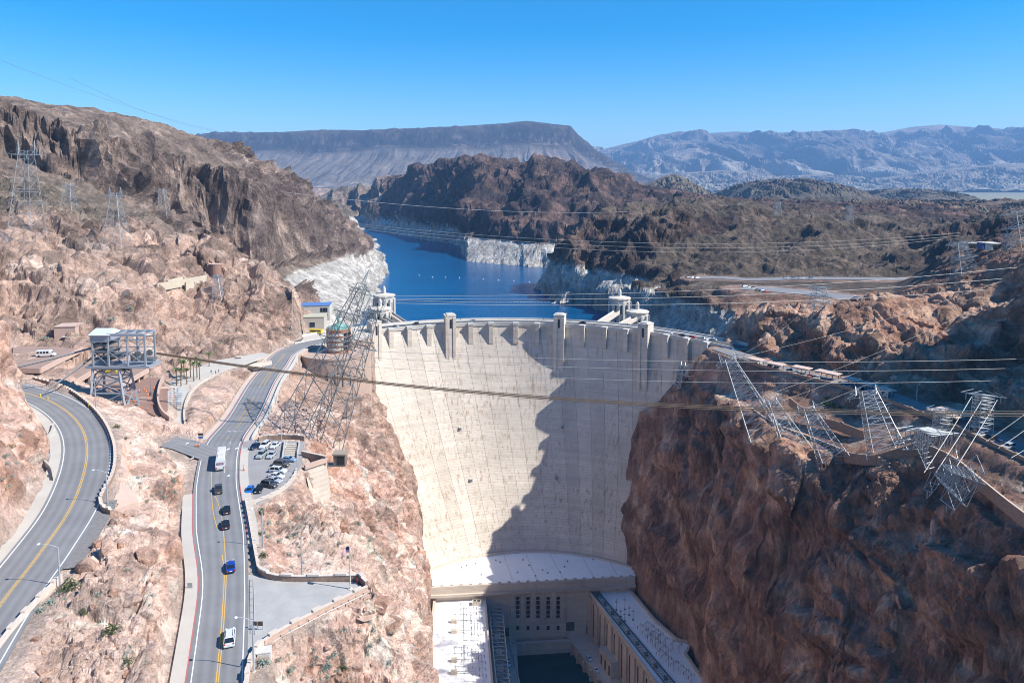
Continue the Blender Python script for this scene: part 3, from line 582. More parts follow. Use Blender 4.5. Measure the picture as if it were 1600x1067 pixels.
def ground(x, y):
    """level of the built ground at a place"""
    ang = math.degrees(math.atan2(x, y)); rr = math.hypot(x, y)
    j = min(max(int(np.searchsorted(TER_A, ang)), 1), len(TER_A) - 1); i = min(max(int(np.searchsorted(TER_R, rr)), 1), len(TER_R) - 1)
    u = (ang - TER_A[j - 1]) / (TER_A[j] - TER_A[j - 1]); v = (rr - TER_R[i - 1]) / (TER_R[i] - TER_R[i - 1])
    u = min(max(u, 0), 1); v = min(max(v, 0), 1); T = TER_V[..., 2]
    return float((T[i - 1, j - 1] * (1 - u) + T[i - 1, j] * u) * (1 - v) + (T[i, j - 1] * (1 - u) + T[i, j] * u) * v)
def hit(px, py):
    """first place the line of sight through a photo pixel meets the ground (all of the world's sizes follow from it)"""
    d = P(px, py, Y=1.0); d = Vector((d.x, d.y, d.z - CAM_Z)); k = math.hypot(d.x, d.y); ang = math.degrees(math.atan2(d.x, d.y))
    j = min(max(int(np.searchsorted(TER_A, ang)), 0), len(TER_A) - 1)
    col = TER_V[:, j]; rr = np.hypot(col[:, 0], col[:, 1]); zl = CAM_Z + d.z / k * rr
    q = np.nonzero(zl <= col[:, 2])[0]
    if not len(q): return None
    i = q[0]
    if i == 0: t = rr[0]
    else:
        a0 = zl[i - 1] - col[i - 1, 2]; a1 = zl[i] - col[i, 2]; f = a0 / (a0 - a1) if a0 != a1 else 0; t = rr[i - 1] + f * (rr[i] - rr[i - 1])
    return Vector((d.x / k * t, d.y / k * t, CAM_Z + d.z / k * t))

# ------------------------------------------------------------------ water
def water_mat(name, col, rough, scale, bump, dist=1.0):
    m = bpy.data.materials.new(name); m.use_nodes = True; t = m.node_tree; b = t.nodes['Principled BSDF']
    b.inputs['Base Color'].default_value = (*col, 1); b.inputs['Roughness'].default_value = rough; b.inputs['IOR'].default_value = 1.33
    g = t.nodes.new('ShaderNodeNewGeometry'); n = t.nodes.new('ShaderNodeTexNoise'); n.inputs['Scale'].default_value = scale; n.inputs['Detail'].default_value = 5
    mp = t.nodes.new('ShaderNodeMapping'); mp.inputs['Scale'].default_value = (1, 1.6, 1)
    t.links.new(g.outputs['Position'], mp.inputs[0]); t.links.new(mp.outputs[0], n.inputs['Vector'])
    bp = t.nodes.new('ShaderNodeBump'); bp.inputs['Strength'].default_value = bump; bp.inputs['Distance'].default_value = dist
    t.links.new(n.outputs[0], bp.inputs['Height']); t.links.new(bp.outputs[0], b.inputs['Normal'])
    n2 = t.nodes.new('ShaderNodeTexNoise'); n2.inputs['Scale'].default_value = scale * .05; n2.inputs['Detail'].default_value = 4
    mp2 = t.nodes.new('ShaderNodeMapping'); mp2.inputs['Scale'].default_value = (.5, 2.5, 1)
    t.links.new(g.outputs['Position'], mp2.inputs[0]); t.links.new(mp2.outputs[0], n2.inputs['Vector'])
    r = t.nodes.new('ShaderNodeMapRange'); r.inputs[1].default_value = .3; r.inputs[2].default_value = .7; r.inputs[3].default_value = .75; r.inputs[4].default_value = 1.25
    mx = t.nodes.new('ShaderNodeMix'); mx.data_type = 'RGBA'; mx.blend_type = 'MULTIPLY'; mx.inputs[0].default_value = 1; mx.inputs[6].default_value = (*col, 1)
    t.links.new(n2.outputs[0], r.inputs[0]); t.links.new(r.outputs[0], mx.inputs[7]); t.links.new(mx.outputs[2], b.inputs['Base Color'])
    return m
m = MB(); m.add([(-1000, 462, LAKE_Z), (700, 462, LAKE_Z), (700, 2800, LAKE_Z), (-1000, 2800, LAKE_Z)], [(0, 1, 2, 3)])
tag(m.build('lake_water', water_mat('lake_water', (.0, .068, .185), .2, .35, .35)), kind='structure')
m = MB(); m.add([(-60, 60, RIVER_Z), (110, 60, RIVER_Z), (110, 420, RIVER_Z), (-60, 420, RIVER_Z)], [(0, 1, 2, 3)])
tag(m.build('river_water', water_mat('river_water', (.002, .05, .055), .12, .5, .25)), kind='structure')

# ------------------------------------------------------------------ far land: buttes, mesa, mountains, desert floor
def far_range(name, prof, Y, depth, base_z, rows, cols, relief, colours, seed, front=.75, mode='ridge', sc=1.0):
    """a mountain as ground relief: crest from the profile, slopes to the front and behind, eroded by gullies"""
    pr = [P(p[0], p[1], Y=Y if len(p) < 3 else p[2]) for p in prof]
    xs = np.array([p.x for p in pr]); zs = np.array([p.z for p in pr]); ys = np.array([p.y for p in pr])
    X1 = np.linspace(xs[0], xs[-1], cols); zc = np.interp(X1, xs, zs); yc = np.interp(X1, xs, ys)
    t = np.linspace(-front, 1 - front, rows) * depth                     # front (towards us) is negative
    T, XX = np.meshgrid(t, X1, indexing='ij'); YY = yc[None, :] + T; H = (zc[None, :] - base_z)
    s = np.where(T < 0, -T / (front * depth), T / ((1 - front) * depth))
    z0_ = YY
    if mode == 'mesa':                                                   # flat top, cliff band, talus apron
        lipw = .10 + .07 * fbm(XX / (1500 * sc), YY * 0, YY * 0, seed, 6)
        u = np.clip((s - lipw) / (1 - lipw), 0, 1)
        cliff = .30 + .16 * fbm(XX / 800, YY * 0, YY * 0, seed + 9, 4)
        prof_h = np.where(s < lipw, 1 - .04 * s / lipw, np.where(u < .07, .96 - cliff * sstep(0, .07, u), (.96 - cliff) * (1 - (u - .07) / .93) ** 1.15))
        z = base_z + H * prof_h
        wob = XX + 120 * fbm(XX / 900, YY / 900, YY * 0, seed + 20, 3)
        gul = fbm(wob / (150 * sc), YY / (2600 * sc), YY * 0, seed + 30, 4, True)
        z = z - relief * sstep(lipw + .04, .45, s) * (1 - sstep(.75, 1, s)) * (gul - .2)
        z = z + relief * .5 * (np.abs(s - lipw - .03) < .05) * (fbm(XX / 90, YY / 90, z / 40, seed + 40, 4)) + relief * .35 * fbm(XX / 420, YY / 420, YY * 0, seed + 44, 5) * (s < .3)
        k = u
    else:
        z = base_z + H * (1 - s) ** (1.0 if mode == 'ridge' else 1.35) if mode != 'dome' else base_z + H * np.sqrt(np.clip(1 - s ** 2.2, 0, 1))
        wob = XX + .45 * T + depth * .10 * fbm(XX / (depth * .3), YY / (depth * .3), YY * 0, seed, 3)
        g1 = fbm(wob / (relief * 3.4), YY / (relief * 10), YY * 0, seed + 3, 5, True)
        g2 = fbm(wob / (relief * 1.6), YY / (relief * 2.4), YY * 0, seed + 6, 4, True)
        env = sstep(0, .22, s) * (1 - sstep(.8, 1, s) * .7)
        z = z + relief * (env + .03) * (np.minimum(g1 - .58, .14) * 2.3 + (g2 - .6) * .7)
        k = s
    V = np.stack([XX, YY, z], -1)
    n1 = fbm(XX / (relief * 9), YY / (relief * 9), z / (relief * 5), seed + 50, 4); n2 = fbm(XX / (relief * 2), YY / (relief * 2), z / relief, seed + 60, 4)
    c = lerp(np.broadcast_to(np.array(colours[0]), V.shape), np.broadcast_to(np.array(colours[1]), V.shape), sstep(-.2, .3, n1 + .4 * n2))
    if mode == 'mesa':
        band = sstep(.01, .05, k) * (1 - sstep(.09, .14, k))
        c = lerp(c, np.broadcast_to(np.array(colours[2]), V.shape), np.clip(band + (k < .06) * .5, 0, 1) * .85)
        st = fbm(XX / 700, YY * 0, z / 9, seed + 70, 3); c = lerp(c, np.broadcast_to(np.array(colours[3]), V.shape), band * sstep(.12, .3, st) * .9)
        tal = sstep(.12, .2, k) * (1 - sstep(.9, 1, k)); c = lerp(c, np.broadcast_to(np.array([.19, .16, .135]), V.shape), tal * sstep(.1, .5, gul) * .6); c = lerp(c, np.broadcast_to(np.array([.36, .30, .25]), V.shape), sstep(.7, .95, k) * sstep(-.1, .2, n2) * .8)
        red = sstep(200, 500, XX) * sstep(.15, .3, k) * (1 - sstep(.6, .8, k)) * sstep(0, .3, n1 + n2); c = lerp(c, np.broadcast_to(np.array([.30, .17, .13]), V.shape), red)
    else:
        c = lerp(c, np.broadcast_to(np.array(colours[2]), V.shape), sstep(.45, .95, k) * sstep(-.3, .2, n2) * .8)
    me = grid_mesh(name, V.reshape(-1, 3), rows, cols, np.clip(c, .02, .7).reshape(-1, 3))
    return tag(link(name, me, FARM), kind='structure')
FARM = rock_mat('distant_rock', (.004, .02, .07), .8, 14.0, .35)
far_range('mesa', [(260, 240), (295, 222), (320, 208), (345, 206), (400, 206), (455, 205), (520, 204), (570, 204), (620, 202), (680, 198), (720, 197), (770, 194), (825, 190), (860, 194), (888, 197), (903, 212), (925, 232), (955, 252), (985, 268), (1030, 288)], 7400, 2900, 70, 170, 460, 62, [(.07, .06, .055), (.13, .105, .085), (.035, .028, .028), (.20, .15, .12)], 300, .72, 'mesa')
far_range('mountain_range', [(860, 246), (900, 240), (935, 233), (960, 229), (1000, 220), (1030, 211), (1062, 205), (1100, 209), (1150, 206), (1200, 207), (1225, 207), (1270, 206), (1300, 203), (1325, 206), (1355, 211), (1385, 206), (1405, 202), (1430, 198), (1468, 194.5), (1505, 197), (1540, 200), (1600, 204), (1680, 200), (1760, 206)], 13500, 6400, 60, 230, 520, 330, [(.17, .14, .115), (.29, .24, .195), (.42, .37, .30)], 400, .72)
far_range('foothills', [(930, 292), (1000, 276), (1060, 270), (1130, 266), (1200, 276), (1290, 272), (1370, 280), (1440, 268), (1500, 262), (1560, 256), (1640, 252), (1740, 262)], 9300, 2600, 55, 90, 340, 80, [(.22, .18, .14), (.27, .22, .17), (.34, .30, .22)], 450, .6)
far_range('badlands', [(400, 300), (470, 294), (520, 296), (560, 294), (620, 292), (700, 290), (800, 285), (900, 282), (1000, 288), (1080, 300)], 5200, 1500, 40, 60, 240, 30, [(.30, .20, .15), (.24, .18, .14), (.36, .27, .2)], 470, .6)
far_range('butte', [(1120, 322), (1150, 300), (1172, 288), (1200, 283), (1235, 281), (1265, 285), (1290, 296), (1320, 318)], 2500, 700, 45, 70, 150, 16, [(.125, .10, .082), (.165, .14, .11), (.15, .13, .10)], 500, .55, 'dome')
far_range('butte', [(1335, 322), (1360, 308), (1385, 299), (1410, 296), (1440, 299), (1465, 310), (1490, 324)], 2900, 600, 45, 60, 130, 14, [(.11, .088, .072), (.16, .135, .105), (.15, .13, .10)], 520, .55, 'dome')
far_range('butte', [(985, 305), (1010, 288), (1035, 276), (1052, 271), (1070, 277), (1085, 289), (1100, 306)], 2300, 600, 45, 60, 130, 18, [(.12, .088, .07), (.17, .14, .105), (.22, .20, .15)], 540, .55)
far_range('brown_hill', [(1080, 322), (1150, 317), (1220, 313), (1262, 316), (1300, 322), (1340, 318), (1365, 311), (1400, 313), (1450, 321), (1500, 326), (1560, 318), (1590, 314), (1660, 316), (1740, 320)], 1450, 560, 45, 110, 420, 20, [(.11, .075, .056), (.20, .14, .10), (.19, .165, .115)], 560, .6)
m = MB(); m.add([(-20000, 2720, 26), (26000, 2720, 26), (26000, 30000, 30), (-20000, 30000, 30)], [(0, 1, 2, 3)])
tag(m.build('desert_floor', mat('desert_floor', (.22, .21, .14), .95, vary=.2, scale=.002)), kind='structure')
# ------------------------------------------------------------------ the dam
def dam_mat(name, col, stain=.5):
    m = bpy.data.materials.new(name); m.use_nodes = True; t = m.node_tree; b = t.nodes['Principled BSDF']; L = t.links.new
    b.inputs['Roughness'].default_value = .88; b.inputs['Specular IOR Level'].default_value = .3
    g = t.nodes.new('ShaderNodeNewGeometry'); oi = t.nodes.new('ShaderNodeObjectInfo')
    sep = t.nodes.new('ShaderNodeSeparateXYZ'); L(g.outputs['Position'], sep.inputs[0])
    def noise(scale, mapping, detail=5, rough=.65):
        mp = t.nodes.new('ShaderNodeMapping'); mp.inputs['Scale'].default_value = mapping; n = t.nodes.new('ShaderNodeTexNoise')
        n.inputs['Scale'].default_value = scale; n.inputs['Detail'].default_value = detail; n.inputs['Roughness'].default_value = rough
        L(g.outputs['Position'], mp.inputs[0]); L(mp.outputs[0], n.inputs['Vector']); return n.outputs[0]
    def ramp(src, a, b_, c, d):
        r = t.nodes.new('ShaderNodeMapRange'); r.inputs[1].default_value = a; r.inputs[2].default_value = b_; r.inputs[3].default_value = c; r.inputs[4].default_value = d; L(src, r.inputs[0]); return r.outputs[0]
    def mixc(f, a, bb, mode='MIX'):
        x = t.nodes.new('ShaderNodeMix'); x.data_type = 'RGBA'; x.blend_type = mode
        if isinstance(f, float): x.inputs[0].default_value = f
        else: L(f, x.inputs[0])
        for i, v in ((6, a), (7, bb)):
            if isinstance(v, tuple): x.inputs[i].default_value = (*v, 1)
            else: L(v, x.inputs[i])
        return x.outputs[2]
    def math_(op, a, b_=None, c=None):
        x = t.nodes.new('ShaderNodeMath'); x.operation = op
        for i, v in enumerate((a, b_, c)):
            if v is None: continue
            if isinstance(v, (int, float)): x.inputs[i].default_value = v
            else: L(v, x.inputs[i])
        return x.outputs[0]
    # pours of slightly different tone, 1.5 m lifts, run-off streaks of lime and rust
    cur = mixc(1.0, col, ramp(oi.outputs['Random'], 0, 1, .90, 1.07), 'MULTIPLY')
    cur = mixc(1.0, cur, ramp(noise(.05, (1, 1, 1)), .3, .7, .86, 1.1), 'MULTIPLY')
    cur = mixc(1.0, cur, ramp(noise(.02, (1, 1, 22)), .35, .65, .9, 1.07), 'MULTIPLY')
    lift = math_('FRACT', math_('DIVIDE', sep.outputs[2], 1.524)); line = math_('LESS_THAN', lift, .13)
    cur = mixc(math_('MULTIPLY', line, ramp(noise(.3, (1, 1, .3)), .35, .6, .08, .4)), cur, (col[0] * .55, col[1] * .5, col[2] * .45))
    s1 = ramp(noise(.55, (1, 1, .03), 4, .6), .53, .66, 0, stain); s1m = ramp(noise(.03, (1, 1, 1.2)), .4, .6, .1, 1)
    cur = mixc(math_('MULTIPLY', s1, s1m), cur, (col[0] * .50, col[1] * .40, col[2] * .32))
    s2 = ramp(noise(.8, (1.1, 1.1, .025), 4, .6), .60, .72, 0, .75); s2m = ramp(noise(.026, (1.2, 1, .8)), .5, .62, 0, 1)
    cur = mixc(math_('MULTIPLY', s2, s2m), cur, (.36, .25, .18))
    s3 = ramp(noise(.45, (1.3, 1.3, .02), 4, .6), .60, .74, 0, .55)
    cur = mixc(s3, cur, (.66, .63, .58))
    L(cur, b.inputs['Base Color'])
    bp = t.nodes.new('ShaderNodeBump'); bp.inputs['Strength'].default_value = .5; bp.inputs['Distance'].default_value = .25
    L(math_('ADD', noise(.6, (1, 1, 1)), math_('MULTIPLY', line, -.6)), bp.inputs['Height']); L(bp.outputs[0], b.inputs['Normal'])
    return m
M_DAM = dam_mat('dam_concrete', (.64, .565, .475), .7)
M_CONC = dam_mat('weathered_concrete', (.60, .515, .43), .35)
M_WHITE = mat('pale_concrete', (.54, .51, .46), .85, vary=.12, scale=.25, bump=.15)
M_ASPH = mat('asphalt', (.085, .084, .085), .9, vary=.22, scale=.35, bump=.2)
M_DARK = mat('dark_opening', (.018, .018, .02), .6)
M_GLASS = mat('window_glass', (.02, .03, .045), .08)
M_STEEL = mat('galvanised_steel', (.38, .41, .43), .5, .55)
M_DSTEEL = mat('weathered_steel', (.16, .18, .185), .6, .4)
M_ROOFW = mat('white_roof_coating', (.86, .86, .86), .75, vary=.06, scale=.12, bump=.1)

def dam_c(z):
    t = -z / 135.0; return -5 + 19 * t, 317 + 5 * t
def dam_r(z):
    t = max(-z / 135.0, -.2); return 152.0 - (27 * t + 25 * t * t if t > 0 else 0)
def dam_pt(psi, z, off=0.0):
    cx, cy = dam_c(min(z, 0)); r = dam_r(z) + off; return Vector((cx + r * math.sin(psi), cy + r * math.cos(psi), z))
PSI0, PSI1 = R(-54), R(60)
DAM_O = dam_pt(0, 0)
dam = thing('dam', 'tall curved pale concrete arch dam closing the canyon below the blue lake', 'dam', (0, 0, 0))
# core: a solid behind the jointed face
zs = [-1.4 - k * (182 - 1.4) / 26 for k in range(27)]; ps = [PSI0 + (PSI1 - PSI0) * k / 70 for k in range(71)]
m = MB(); nf = len(zs) * len(ps)
vs = [dam_pt(p, z, .45) for z in zs for p in ps] + [Vector((dam_c(0)[0] + 166 * math.sin(p), dam_c(0)[1] + 166 * math.cos(p), z)) for z in zs for p in ps]
fs = []; n = len(ps)
for k in range(len(zs) - 1):
    for i in range(n - 1):
        fs.append((k * n + i, (k + 1) * n + i, (k + 1) * n + i + 1, k * n + i + 1)); fs.append((nf + k * n + i, nf + k * n + i + 1, nf + (k + 1) * n + i + 1, nf + (k + 1) * n + i))
for i in range(n - 1): fs.append((i, i + 1, nf + i + 1, nf + i))
m.add(vs, fs); m.build('core', M_DAM, dam)
# face: columns of concrete between contraction joints
NC = 29; rnd = random.Random(4)
edges = [PSI0 + (PSI1 - PSI0) * k / NC for k in range(NC + 1)]
for k in range(NC):
    a, b = edges[k] + R(.03), edges[k + 1] - R(.03); o0 = rnd.uniform(-.10, .06); m = MB(); vs = []; fs = []
    zz = [-1.3 - j * (158.0 - 1.3) / 30 for j in range(31)]
    for z in zz:
        for q, off in ((a, .46), (a, o0), ((2 * a + b) / 3, o0), ((a + 2 * b) / 3, o0), (b, o0), (b, .46)): vs.append(dam_pt(q, z, off))
    for j in range(30):
        for i in range(5): fs.append((j * 6 + i, (j + 1) * 6 + i, (j + 1) * 6 + i + 1, j * 6 + i + 1))
    m.add(vs, fs); m.build('face_column', M_DAM, dam)
# crest: road deck, parapets
def crest(off, z): return [Vector((dam_c(0)[0] + (152 + off) * math.sin(p), dam_c(0)[1] + (152 + off) * math.cos(p), z)) for p in [PSI0 + (PSI1 - PSI0) * k / 110 for k in range(111)]]
mid = crest(7, 0)
MB().sweep(mid, [(-7.6, -1.25), (7.9, -1.25), (7.9, .0), (-7.6, .0)]).build('crest_deck', M_WHITE, dam)
MB().strip(mid, -4.6, 4.6, .05).build('crest_road', M_ASPH, dam)
MB().sweep(crest(-.75, 0), [(-.25, .004), (.25, .004), (.25, 1.15), (-.25, 1.15)]).build('parapet', M_WHITE, dam)
MB().sweep(crest(14.7, 0), [(-.3, .004), (.3, .004), (.3, 1.25), (-.3, 1.25)]).build('parapet', M_WHITE, dam)
def face_psi(px):
    """angle on the crest at a photo column"""
    best = min(range(2000), key=lambda k: abs((lambda p: 800 + FPX * p.x / (p.y * math.cos(PITCH) + CAM_Z * math.sin(PITCH)))(dam_pt(PSI0 + (PSI1 - PSI0) * k / 1999, 0)) - px))
    return PSI0 + (PSI1 - PSI0) * best / 1999
def radial(psi, off, lat, z):
    cx, cy = dam_c(0); r = 152 + off; c, s = math.cos(psi), math.sin(psi)
    return Vector((cx + r * s + lat * c, cy + r * c - lat * s, z))
def rblock(m, psi, o0, o1, w, z0, z1):
    m.prism([tuple(radial(psi, o, l, 0))[:2] for o, l in ((o0, -w / 2), (o0, w / 2), (o1, w / 2), (o1, -w / 2))], z0, z1); return m
# corbelled piers below the crest
for px in (609, 638, 669, 735, 767, 806, 840, 911, 946, 980, 1044, 1076, 1107):
    psi = face_psi(px); m = MB(); w = 3.0
    a = [(1.0, -.2), (-3.4, -.2), (-3.4, -3.5), (-3.0, -13.0), (1.0, -16.5)]
    vs = [radial(psi, o, s * w / 2, z) for s in (-1, 1) for o, z in a]; n = 5
    m.add(vs, [tuple(range(n)), tuple(range(2 * n - 1, n - 1, -1))] + [(i, n + i, n + (i + 1) % n, (i + 1) % n) for i in range(n)])
    pr = m.build('pier', M_DAM, dam)
    rblock(MB(), psi, -3.7, -.3, w + .7, -.199, 1.3).build('pier_cap', M_WHITE, pr)
# the four towers
for px, zt, w, lab in ((584, 6.2, 6.8, 0), (702.5, 6.6, 7.0, 1), (875, 6.8, 7.0, 1), (1010, 5.8, 6.8, 0)):
    psi = face_psi(px); m = MB(); rblock(m, psi, -4.8, 3.2, w, -34, zt); tw = m.build('tower', M_DAM, dam)
    m = MB()
    for l in (-1, 1):
        pts = [tuple(radial(psi, o, l * w / 2 - l * k, 0))[:2] for o, k in ((-5.25, 0.02), (-5.25, 2.1), (-4.803, 2.1), (-4.803, 0.02))]; m.prism(pts, -36, zt - 1.2)
    m.build('pilaster', M_DAM, tw)
    m = MB(); rblock(m, psi, -5.0, 3.4, w + .5, zt + .002, zt + .6); rblock(m, psi, -3.8, 2.2, w - 2.2, zt + .602, zt + 1.2)
    m.build('cap', M_WHITE, tw)
    m = MB(); rblock(m, psi, -4.95, -4.803, 1.3, zt - 8, zt - 2.2); m.build('window', M_DARK, tw)
    p = radial(psi, -1, 0, zt + 1.2)
    for dx in (-1.2, 0, 1.2): MB().bar(p + Vector((dx, 0, 0)), p + Vector((dx, 0, 1.6)), .12).build('finial', M_WHITE, tw)
# drain openings in the face (small hoods seen on the photograph)
for px, py, z in ((734, 692, -65), (868, 690, -65), (750, 774, -95), (862, 770, -95)):
    p = P(px, py, z=z); cx, cy = dam_c(z); psi = math.atan2(p.x - cx, p.y - cy); q = dam_pt(psi, z, -.2)
    m = MB(); m.box(q, (2.2, 1.2, 2.2), -psi); o = m.build('hatch', M_WHITE, dam); m = MB(); m.box(q + Vector((0, -.95, .2)), (1.2, .6, .9), -psi); m.build('hatch_door', M_DSTEEL, o)

# ------------------------------------------------------------------ intake towers standing in the lake
def intake_tower(px, Y, ztop, r, label):
    c = P(px, 480, Y=Y); t = thing('intake_tower', label, 'tower', (c.x, c.y, LAKE_Z - 4), 0, 'intake towers in the lake'); h = ztop - (LAKE_Z - 4); z0 = h - 26
    MB().lathe((0, 0, 0), [(r * 1.18, 0), (r * 1.18, z0)], 12, R(15)).build('shaft', M_WHITE, t)
    body = MB().lathe((0, 0, 0), [(r * 1.0, z0 + .01), (r * .97, h - 5), (r * 1.04, h - 4.6), (r * 1.04, h - 3.8)], 12, R(15)).build('upper_shaft', M_WHITE, t)
    for k in range(12):                                              # fins between tall window bays
        an = 2 * math.pi * k / 12 + R(15); m = MB(); m.box((math.cos(an) * (r * .99 + .35), math.sin(an) * (r * .99 + .35), z0 + (h - 6 - z0) / 2), (1.1, 1.4, h - 6 - z0 - .02), an); m.build('fin', M_WHITE, body)
    for k in range(12):
        an = 2 * math.pi * (k + .5) / 12 + R(15); q = r * .97 * math.cos(math.pi / 12) + .03; 
        MB().box((math.cos(an) * q, math.sin(an) * q, h - 11.5), (.5, 1.0, 6.0), an).build('window', M_GLASS, body); MB().box((math.cos(an) * q, math.sin(an) * q, h - 21), (.5, 1.0, 4.0), an).build('window', M_GLASS, body)
    MB().lathe((0, 0, 0), [(r * 1.1, h - 3.79), (r * 1.06, h - 3.2), (r * .3, h - 2.1)], 12, R(15)).build('roof', mat('tan_roof', (.56, .50, .42), .85), t)
    MB().lathe((0, 0, 0), [(1.3, h - 2.2), (1.3, h + 1.4), (.9, h + 2.6), (.2, h + 3.4)], 8).build('lantern', M_WHITE, t)
    return t, c
tl = [('farther white intake tower of the left pair, standing behind its twin by the bleached shore', 600.5, 520, 15.0, 7.6), ('nearer white intake tower of the left pair, partly behind the steel pylon', 594, 492, 10.0, 7.2),
      ('farther and taller grey intake tower of the right pair, its base in the lake', 968, 520, 13.0, 7.8), ('nearer white intake tower of the right pair, behind the right dam tower', 996, 494, 7.5, 7.6)]
for lab, px, Y, zt, r in tl:
    t, c = intake_tower(px, Y, zt, r, lab)
    side = -1 if px < 800 else 1; psi = math.atan2(c.x - dam_c(0)[0], c.y - dam_c(0)[1]); q = radial(psi, 14.5, 0, 0); d = (q - Vector((c.x, c.y, 0)))
    br = MB(); br.sweep([Vector((0, 0, -LAKE_Z + 4)) + d.normalized() * 6.5, Vector((0, 0, -LAKE_Z + 4)) + d], [(-2.2, -1.6), (2.2, -1.6), (2.2, .05), (-2.2, .05)])
    b = br.build('bridge', M_CONC, t)
    for s in (-1, 1):
        m = MB(); m.sweep([Vector((0, 0, -LAKE_Z + 4)) + d.normalized() * 6.5, Vector((0, 0, -LAKE_Z + 4)) + d], [(s * 2.1 - .15, .052), (s * 2.1 + .15, .052), (s * 2.1 + .15, 1.3), (s * 2.1 - .15, 1.3)]); m.build('bridge_rail', M_WHITE, b)

# ------------------------------------------------------------------ power plant at the foot
def PV(px, py, A, B):
    """where the line of sight meets the upright plane through A and B"""
    d = P(px, py, Y=1.0) - Vector((0, 0, CAM_Z)); nx, ny = (B.y - A.y), -(B.x - A.x); t = (A.x * nx + A.y * ny) / (d.x * nx + d.y * ny); return Vector((d.x * t, d.y * t, CAM_Z + d.z * t))
ROOF_Z, WING_Z, DECK_Z = -135.0, -143.0, -168.0
plant = thing('power_plant', 'concrete powerhouse at the dam foot with flat white roof and tall window slots', 'building', (0, 0, 0))
FA, FB = P(668, 919, z=ROOF_Z), P(992, 902, z=ROOF_Z)
fd = (FB - FA).normalized(); fn = Vector((fd.y, -fd.x, 0))                         # fn points to us
back = [dam_pt(p, ROOF_Z, .2) for p in [R(50) - R(100) * k / 40 for k in range(41)]]
back = [p for p in back if (p - FA).dot(-fn) > 0 and p.x > FA.x - 5 and p.x < FB.x + 5]
poly = [FA, FB] + back
MB().prism([(p.x, p.y) for p in poly], -184, ROOF_Z).build('main_hall', M_CONC, plant)
rf = MB().add([(p.x, p.y, ROOF_Z + .02) for p in poly], [tuple(range(len(poly)))]).build('roof', M_ROOFW, plant)
MB().sweep([p + Vector((0, -1.0, .02)) for p in back[::-1]], [(-.6, 0), (.9, 0), (.9, 1.0), (-.6, 1.0)]).build('roof_kerb', M_CONC, rf)
for px0, px1 in ((786, 800), (821, 838), (858, 880), (905, 930), (945, 968)):       # seams of the roof sheets
    a, b = P(px0, 863, z=ROOF_Z), P(px1, 905, z=ROOF_Z); a = a.lerp(b, .02); MB().bar(a + Vector((0, 0, .05)), b + Vector((0, 0, .05)), .16).build('roof_seam', M_CONC, rf)
rnd = random.Random(9)
for k in range(16):
    p = P(rnd.uniform(720, 950), rnd.uniform(872, 902), z=ROOF_Z); MB().box(p + Vector((0, 0, .3)), (.7, .6, .6)).build('vent', M_DSTEEL, rf)
def along(A, B, o0, o1, z0, z1, name, m, parent, e0=0.0, e1=0.0):
    d = (B - A).normalized(); n = Vector((d.y, -d.x, 0)); a = A - d * e0; b = B + d * e1
    return MB().prism([tuple((a + n * o0))[:2], tuple((b + n * o0))[:2], tuple((b + n * o1))[:2], tuple((a + n * o1))[:2]], z0, z1).build(name, m, parent)
along(FA, FB, .003, 1.2, ROOF_Z - 3.2, ROOF_Z + 1.1, 'cornice', M_CONC, plant)
along(FA, FB, .003, 2.4, ROOF_Z - 4.6, ROOF_Z - 3.203, 'ledge', M_CONC, plant)
for k in range(22):
    p = FA.lerp(FB, (k + .5) / 22); MB().box(p + fn * .2 + Vector((0, 0, 1.45)), (1.8, .5, .7), math.atan2(fd.y, fd.x)).build('parapet_block', M_CONC, plant)
def on_face(px, py, w, h, off, name, m, parent, A=FA, B=FB, dep=.3):
    p = PV(px, py, A, B); d = (B - A).normalized(); n = Vector((d.y, -d.x, 0))
    return MB().box(p + n * (off + dep / 2), (w, dep, h), math.atan2(d.y, d.x)).build(name, m, parent)
FX = (809, 825, 840.5, 856.5, 872)
for i, px in enumerate(FX):
    fr = on_face(px, 942, 3.2, 17.5, .004, 'window_recess', M_CONC, plant, dep=.12)
    on_face(px, 948, 1.9, 12.5, .13, 'window', M_GLASS, fr, dep=.12)
    for k in range(4): on_face(px, 936.5 + k * 7.6, 2.1, .45, .26, 'mullion', M_CONC, fr, dep=.12)
    on_face(px, 980.5, 1.6, 2.4, .004, 'small_window', M_GLASS, plant, dep=.1)
for i, px in enumerate((801, 817, 833, 848.5, 864.5, 880)):
    on_face(px, 945, 2.6, 20.5, .004, 'pilaster', M_CONC, plant, dep=.9)
on_face(789, 987, 4.6, 5.2, .004, 'roller_door', mat('green_door', (.09, .10, .09), .6), plant, dep=.15)
on_face(891, 978, 4.8, 5.2, .004, 'roller_door', mat('green_door', (.09, .10, .09), .6), plant, dep=.15)

